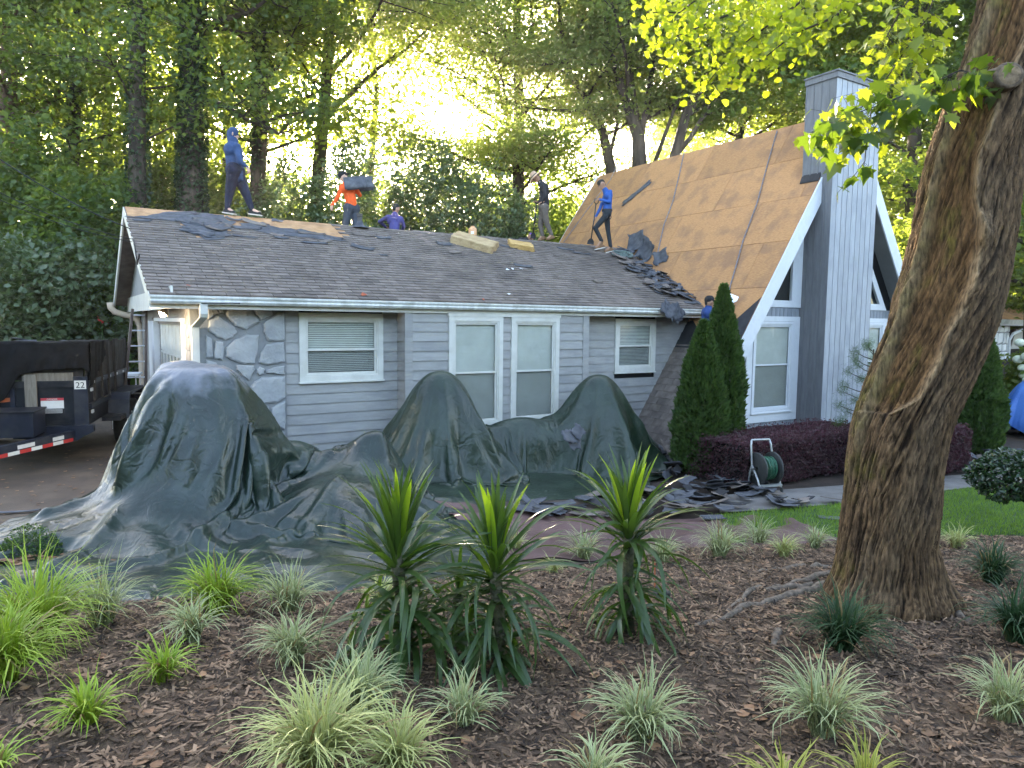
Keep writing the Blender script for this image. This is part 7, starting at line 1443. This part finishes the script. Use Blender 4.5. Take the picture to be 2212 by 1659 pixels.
for a in ((95, 1430, 165, 'g', 'broad lime green mound at the left, top one by the tarp edge', 420), (20, 1520, 150, 'g', 'broad lime green mound cut by the left border', 380), (235, 1385, 112, 'v', 'variegated clump against the tarp edge near the left border', 170),
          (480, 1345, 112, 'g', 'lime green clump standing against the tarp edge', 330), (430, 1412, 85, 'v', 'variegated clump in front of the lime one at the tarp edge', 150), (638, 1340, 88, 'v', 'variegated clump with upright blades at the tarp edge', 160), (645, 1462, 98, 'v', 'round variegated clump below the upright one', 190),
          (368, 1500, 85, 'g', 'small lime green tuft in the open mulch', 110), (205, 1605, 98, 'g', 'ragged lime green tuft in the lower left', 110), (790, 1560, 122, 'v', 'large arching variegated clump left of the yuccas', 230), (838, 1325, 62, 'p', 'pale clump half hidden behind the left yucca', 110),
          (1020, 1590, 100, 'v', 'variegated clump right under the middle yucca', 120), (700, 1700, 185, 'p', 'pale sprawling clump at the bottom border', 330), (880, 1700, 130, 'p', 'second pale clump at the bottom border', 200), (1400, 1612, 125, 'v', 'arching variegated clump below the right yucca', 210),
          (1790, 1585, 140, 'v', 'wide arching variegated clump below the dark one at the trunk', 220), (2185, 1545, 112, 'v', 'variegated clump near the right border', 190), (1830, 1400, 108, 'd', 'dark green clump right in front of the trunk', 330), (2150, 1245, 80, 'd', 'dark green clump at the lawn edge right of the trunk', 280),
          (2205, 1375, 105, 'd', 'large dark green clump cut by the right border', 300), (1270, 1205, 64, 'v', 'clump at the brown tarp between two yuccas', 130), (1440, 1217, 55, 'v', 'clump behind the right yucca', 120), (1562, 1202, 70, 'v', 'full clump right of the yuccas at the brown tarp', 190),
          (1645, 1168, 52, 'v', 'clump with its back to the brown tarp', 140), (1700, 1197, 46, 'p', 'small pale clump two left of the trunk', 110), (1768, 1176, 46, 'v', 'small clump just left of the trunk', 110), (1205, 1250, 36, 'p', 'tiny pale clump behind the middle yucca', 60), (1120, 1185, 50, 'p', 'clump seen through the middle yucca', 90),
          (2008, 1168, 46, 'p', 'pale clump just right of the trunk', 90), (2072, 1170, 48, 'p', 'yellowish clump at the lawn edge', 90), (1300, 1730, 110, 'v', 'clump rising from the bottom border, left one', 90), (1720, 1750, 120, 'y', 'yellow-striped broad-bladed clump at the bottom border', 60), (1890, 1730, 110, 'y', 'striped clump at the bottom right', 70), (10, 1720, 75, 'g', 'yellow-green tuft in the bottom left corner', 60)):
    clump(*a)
# ---------------------------------------------------------------- yuccas: every leaf a mesh of its own
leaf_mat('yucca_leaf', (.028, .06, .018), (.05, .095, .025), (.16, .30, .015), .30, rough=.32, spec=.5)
leaf_mat('yucca_young_sunlit', (.10, .20, .02), (.16, .28, .03), (.50, .70, .03), .55, rough=.35)  # brighter leaf; on the right yucca its colour stands for sunlight
def yleaf(bend, m, tw=0.0, ln=1.0):
    seg = 8; V = []; a = 0; x = z = 0
    for i in range(seg + 1):
        t = i/seg; w = .021*(.55 + .45*min(1, t*4))*max(0, 1 - t**3.2)**.8 + .0006; tq = tw*t
        for s_ in (-1, 0, 1): V.append((x - abs(s_)*0, s_*w*math.cos(tq), z + abs(s_)*w*.28 + s_*w*math.sin(tq)))
        a = bend*t*t; x += math.cos(a)*ln/seg; z -= math.sin(a)*ln/seg
    return npmesh('leaf', V, [(i*3 + j, i*3 + j + 1, (i+1)*3 + j + 1, (i+1)*3 + j) for i in range(seg) for j in (0, 1)], m, smooth=True)
YL = {(k, m): [yleaf(b, m, t) for b, t in q] for m in ('yucca_leaf', 'yucca_young_sunlit') for k, q in (('up', ((.12, .1), (.25, -.15), (.35, .2))), ('mid', ((.6, .3), (1.0, -.2), (.35, .1))), ('low', ((1.5, .2), (1.0, -.3), (1.9, .1))))}
YG = 'spiky yuccas in the mulch bed'
def yucca(bx, by, crowns, lab, seed, lit=0, skirt=60):
    rr = random.Random(seed); p = gpt(bx, by); p.z = float(mulch_z(p.x, p.y)); t = empty('yucca', p, label=lab, category='yucca', group=YG); first = True
    def put(pos, az, el, ln, kind, m='yucca_leaf'):
        mt = Matrix.Translation(pos) @ Matrix.Rotation(az, 4, 'Z') @ Matrix.Rotation(-el, 4, 'Y') @ Matrix.Rotation(rr.uniform(-.5, .5), 4, 'X') @ Matrix.Diagonal((ln, min(1, ln*1.9)*rr.uniform(.8, 1.1), min(1, ln*1.9), 1))
        link('leaf', rr.choice(YL[(kind, m)]), t, mtx=mt)
    for (cx_, cy_, ln, nup, nmid) in crowns:
        c = on_y(cx_, cy_, p.y) - p; b = MB(); b.tube([Vector((0, 0, -.05)), c*.5 + Vector((rr.uniform(-.02, .02), 0, 0)), c, c + Vector((0, 0, .08))], [.036, .034, .038, .02], 10); b.build('stem', 'bark_root2', t, smooth=True)
        for i in range(nup): put(c + Vector((0, 0, .05)), i*2.4 + rr.random()*.4, R(rr.uniform(64, 89)), ln*rr.uniform(.8, 1.05), 'up', 'yucca_young_sunlit' if i < lit or rr.random() < .15 else 'yucca_leaf')
        for i in range(nmid): put(c + Vector((0, 0, rr.uniform(-.06, .05))), i*2.4 + rr.random()*.5, R(rr.uniform(15, 66)), ln*rr.uniform(.75, 1.08), 'mid')
    for i in range(skirt):
        k = rr.random(); c = on_y(crowns[0][0], crowns[0][1], p.y) - p
        put(c*(.12 + .85*k) + Vector((rr.gauss(0, .03), rr.gauss(0, .03), 0)), i*2.4 + rr.random()*.6, R(rr.uniform(-25, 40)), crowns[0][2]*rr.uniform(.6, .95), 'low')
mat('bark_root2', (.05, .055, .03), (.12, .11, .06), .85, 12, bump=.9, bscale=30, bstretch=(1, 1, 2), bdist=.02)
yucca(905, 1445, [(868, 1232, .60, 30, 34)], 'left yucca whose fan of leaves stands against the green tarp', 1, 0, 84)
yucca(1090, 1455, [(1078, 1246, .54, 22, 36)], 'middle yucca with broad drooping leaves', 2, 0, 90)
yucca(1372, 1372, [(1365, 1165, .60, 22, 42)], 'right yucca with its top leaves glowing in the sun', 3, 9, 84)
yucca(1005, 1400, [(1000, 1300, .36, 6, 20)], 'low yucca tucked between the left and middle ones', 4, 0, 26)

# ---------------------------------------------------------------- evergreens and hedges by the house
leaf_mat('cypress', (.022, .055, .016), (.07, .13, .03), (.14, .24, .02), .25, rough=.6)
leaf_mat('purple_hedge', (.030, .021, .020), (.075, .044, .045), (.3, .06, .1), .3, rough=.5, c3=(.16, .07, .09))
def cypress(px, pyt, pyb, wpx, Y, lab, n=24000, seed=1, group=None):
    rg = np.random.default_rng(seed); b = on_y(px, pyb, Y); b.z = float(gz(b.x, Y)); h = on_y(px, pyt, Y).z - b.z; r = wpx/1557*Y; t = empty('cypress', b, label=lab, category='conifer')
    if group: t['group'] = group
    z = rg.random(n)**.85; an = rg.random(n)*6.283
    prof = np.interp(z, [0, .08, .3, .55, .75, .9, 1], [.72, .95, 1, .84, .56, .26, .02])*(1 + .22*vnoise(an*1.6, z*7, seed) + .20*vnoise(an*5, z*20, seed + 1))
    rad = r*prof*(1 - .30*rg.random(n)**2); P = np.stack([np.cos(an)*rad, np.sin(an)*rad, z*h + .02], 1)
    s = .075; D = np.stack([np.cos(an)*.75, np.sin(an)*.75, np.full(n, 1.0)], 1) + rg.normal(size=(n, 3))*.35; D /= np.linalg.norm(D, axis=1)[:, None]; N = rg.normal(size=(n, 3)); N -= D*(N*D).sum(1)[:, None]; N /= np.linalg.norm(N, axis=1)[:, None]; Sd = np.cross(N, D); L_ = (s*(.6 + .8*rg.random(n)))[:, None]
    V = np.stack([P - D*L_*.4, P + Sd*L_*.28 + D*L_*.1, P + D*L_, P - Sd*L_*.28 + D*L_*.1], 1).reshape(-1, 3); k = np.arange(n)[:, None]*4
    link('foliage', npmesh('foliage', V, np.concatenate([k + np.array([[0, 2, 1]]), k + np.array([[0, 3, 2]])], 0), 'cypress'), t, kind='stuff')
    m = MB(); m.tube([(0, 0, -.05), (0, 0, h*.9)], [.05, .01], 6); m.build('trunk', 'bark', t)
cypress(1553, 612, 1010, 54, 12.95, 'taller narrow cypress, hiding the worker on the ladder', 26000, 5, 'twin narrow cypresses')
cypress(1513, 690, 1012, 56, 12.6, 'shorter narrow cypress on the left of the pair', 24000, 6, 'twin narrow cypresses')
cypress(2112, 684, 965, 48, 14.9, 'cypress right of the leaning trunk by the porch', 22000, 7)
def hedge(lab, u0, u1, v0, v1, h, n, seed):
    rg = np.random.default_rng(seed); c = W((u0+u1)/2, (v0+v1)/2, 0); c.z = float(gz(c.x, c.y)); t = empty('hedge', c, TH, label=lab, category='hedge'); hu, hv = (u1-u0)/2, (v1-v0)/2
    D = rg.uniform(-1, 1, (n, 3)); ax_ = rg.integers(0, 3, n); w = rg.random(n); face = np.where(w < .45, 1, np.where(w < .85, 2, 0)); sg = np.where(rg.random(n) < .8, -1, 1); sg = np.where(face == 2, 1, sg); sg = np.where((face == 0), np.where(rg.random(n) < .5, -1, 1), sg)
    D[np.arange(n), face] = sg*(1 - .12*rg.random(n)**1.5); P = D*np.array([hu, hv, h/2]) + np.array([0, 0, h/2]); rr_ = .05*vnoise(P[:, 0]*3 + 20, P[:, 1]*3 + P[:, 2]*4 + 20, seed)[:, None]; P += D*rr_
    rnd_ = np.clip(np.abs(D[:, :2]).max(1) + np.abs(D[:, 2]) - 1.75, 0, 1)[:, None]; P -= D*rnd_*.35*np.array([.5, .5, .4]); P[:, 2] = np.maximum(P[:, 2], .02)
    so = rg.random(n) < .05; P[so] += D[so]*.03 + np.array([0, 0, 1])*(.05*rg.random((so.sum(), 1)))*(P[so][:, 2:] > h*.8)
    V, F3 = leaves(P, .036, up=.5, rg=rg, aspect=.7); link('foliage', npmesh('foliage', V, F3, 'purple_hedge'), t, kind='stuff')
    b = MB(); b.box((-hu*.86, -hv*.8, .03), (hu*.86, hv*.8, h*.86)); b.build('stems', 'dark', t)
a, b = gpt(1650, 1052), gpt(1850, 1034); a, b = L(a.x, a.y), L(b.x, b.y); hv0 = (a.y + b.y)/2 + .45; hu0 = on_v(1614, 1045, hv0).x
hedge('long clipped purple hedge under the A-frame window', hu0, on_v(1905, 1030, hv0).x, hv0, hv0 + 1.3, .76, 52000, 1)
a = gpt(2060, 1004); a = L(a.x, a.y); hedge('short clipped purple hedge right of the leaning trunk', on_v(1990, 1004, a.y).x, on_v(2100, 1004, a.y).x, a.y, a.y + 1.0, .86, 24000, 2)
# long-needled pine between chimney and trunk
p = on_y(1880, 900, 13.0); t = empty('pine_shrub', (p.x, p.y, -.42), label='young long-needled pine against the chimney base', category='conifer'); rg = np.random.default_rng(4); b = MB(); tips = []
b.tube([(0, 0, 0), (.03, 0, 1.2), (0, 0, 2.25)], [.04, .03, .012], 6)
for i in range(34):
    z = .6 + 1.65*i/34; an = i*2.4; ln = .62*(1 - .6*(z - .5)/1.8)*(.8 + .4*rg.random()); e = Vector((math.cos(an)*ln, math.sin(an)*ln, z + .14)); b.tube([(0, 0, z), e*.5 + Vector((0, 0, z*.5 - .02)), e], [.012, .008, .005], 4); tips.append(e)
b.build('trunk', 'bark', t, smooth=True, kind='stuff'); n = 9000; T = np.array([tuple(q) for q in tips]); idx = rg.integers(0, len(T), n); D = rg.normal(size=(n, 3)); D[:, 2] += .5; D /= np.linalg.norm(D, axis=1)[:, None]; Pn = T[idx] + rg.normal(size=(n, 3))*.05; Sd = np.cross(D, rg.normal(size=(n, 3))); Sd /= np.linalg.norm(Sd, axis=1)[:, None]; Ls = .06 + .07*rg.random((n, 1))
V = np.stack([Pn - Sd*.0016, Pn + Sd*.0016, Pn + D*Ls], 1); link('needles', npmesh('needles', V.reshape(-1, 3), np.arange(3*n).reshape(n, 3), 'cypress'), t, kind='stuff')
# glossy round bush over the lawn at the right border
leaf_mat('camellia', (.012, .032, .014), (.03, .065, .022), (.08, .16, .02), .12, rough=.22, spec=.6)
p = gpt(2175, 1135); t = empty('round_shrub', (p.x, p.y, 0), label='glossy dark round shrub overhanging the lawn at the right border', category='shrub'); rg = np.random.default_rng(9); n = 2600; D = rg.normal(size=(n, 3)); D /= np.linalg.norm(D, axis=1)[:, None]; r = .42*(1 - .5*rg.random(n)**2)*(1 + .25*vnoise(D[:, 0]*2 + 9, D[:, 2]*2 + D[:, 1] + 9, 5)); P = D*np.array([1.25, 1.1, .75])*r[:, None] + np.array([0.05, 0, .36]); P[:, 2] = np.maximum(P[:, 2], .06)
V, F3 = leaves(P, .075, up=.7, rg=rg, aspect=.5); link('foliage', npmesh('foliage', V, F3, 'camellia'), t, kind='stuff'); b = MB()
for i in range(7): a = i*.9; b.tube([(0, 0, 0), (math.cos(a)*.15, math.sin(a)*.15, .25), (math.cos(a)*.35, math.sin(a)*.32, .38)], [.012, .010, .005], 5)
b.build('stems', 'bark', t, kind='stuff')
# hydrangea behind the porch
c = on_y(2212, 800, 15.0); t = shrub('hydrangea', 'hydrangea covered with creamy flower heads beside the porch', c.x + .1, 15.0, .7, .45, 0, 1.95, 'leaf_mid', 5000, .10, 95, trunk=False)
mat('hydr', (.55, .58, .40), (.75, .76, .62), .8, 20, bump=1, bscale=40)
for i in range(22):
    b = MB(); b.ball((rnd.uniform(-.8, .8), -.35 + rnd.uniform(-.4, .1), rnd.uniform(1.1, 2.3)), rnd.uniform(.10, .16), 9, 6, (1, 1, .8)); b.build('flower_head', 'hydr', t, smooth=True)
# cannas behind the ladder
leaf_mat('canna_leaf', (.04, .10, .03), (.07, .15, .04), (.25, .42, .04), .35, rough=.4)
mat('redflower', (.6, .03, .03), (.7, .06, .05), .5)
c = on_v(262, 800, 8.6); cw = W(c.x, 8.6, 0); t = empty('canna', (cw.x, cw.y, 0), label='broad-leaved cannas with one red bloom behind the ladder', category='plant'); rr = random.Random(6)
def bl(pos, az, el, ln, wd, m, nm):
    V = []; seg = 6
    for i in range(seg+1):
        q = i/seg; w = wd*math.sin(math.pi*min(1, .12 + q*.88))**.8; a = el - q*q*1.1; V += [(q*ln*math.cos(el - q*.5), s_*w, q*ln*math.sin(el - q*.5) + abs(s_)*w*.3) for s_ in (-1, 0, 1)]
    link(nm, npmesh(nm, V, [(i*3+j, i*3+j+1, (i+1)*3+j+1, (i+1)*3+j) for i in range(seg) for j in (0, 1)], m, True), t, mtx=Matrix.Translation(pos) @ Matrix.Rotation(az, 4, 'Z'))
for s_ in range(11):
    bx_, by_ = rr.uniform(-.75, .75), rr.uniform(-.3, .3); hh = rr.uniform(1.1, 1.9); b = MB(); b.tube([(bx_, by_, 0), (bx_ + rr.uniform(-.05, .05), by_, hh)], [.018, .01], 5); b.build('stem', 'canna_leaf', t)
    for i in range(7): bl((bx_, by_, hh*(.2 + .8*i/7)), i*2.4 + rr.random(), R(rr.uniform(35, 72)), rr.uniform(.38, .55), rr.uniform(.07, .10), 'canna_leaf', 'leaf')
q = on_v(217, 712, 8.6); qq = W(q.x, 8.6, q.z) - Vector((cw.x, cw.y, 0)); b = MB(); b.tube([(qq.x + .05, qq.y, .1), (qq.x, qq.y, qq.z)], [.015, .008], 5); b.build('stem', 'canna_leaf', t)
V, F3 = leaves(np.array(qq)[None] + rng.normal(size=(16, 3))*.05, .10); link('bloom', npmesh('bloom', V, F3, 'redflower'), t)
# ferny weeds at the edge of the driveway
leaf_mat('fern', (.03, .07, .02), (.06, .12, .03), (.15, .25, .03), .3)
for px, py, r, h, n, lab in ((75, 1225, .33, .30, 2600, 'ferny green weed between the driveway and the tarp'), (212, 1118, .16, .13, 700, 'small ferny weed by the mound of tarp')):
    p = gpt(px, py); rg = np.random.default_rng(int(px)); n2 = n; an = rg.random(n2)*6.283; q = np.sqrt(rg.random(n2)); P = np.stack([np.cos(an)*q*r, np.sin(an)*q*r*.7, h*(1 - q*q)*rg.random(n2) + .02], 1); V, F3 = leaves(P, .035, up=.6, rg=rg, aspect=.4)
    link('weed', npmesh('weed', V, F3, 'fern'), loc=(p.x, p.y, 0), label=lab, category='weed')
# ---------------------------------------------------------------- sunlit morning air
hm = bpy.data.materials.new('haze'); hm.use_nodes = True; hn = hm.node_tree.nodes; hn.remove(hn['Principled BSDF'])
pv = hn.new('ShaderNodeVolumePrincipled'); pv.inputs['Color'].default_value = (.95, .96, 1, 1); pv.inputs['Density'].default_value = .00045; pv.inputs['Anisotropy'].default_value = .7
hm.node_tree.links.new(pv.outputs[0], hn['Material Output'].inputs['Volume']); MATS['haze'] = hm
b = MB(); b.box((-90, -8, -1.6), (90, 95, 32)); b.build('haze', 'haze', None, kind='stuff')
sc.cycles.volume_bounces = 0; sc.cycles.volume_step_rate = 20
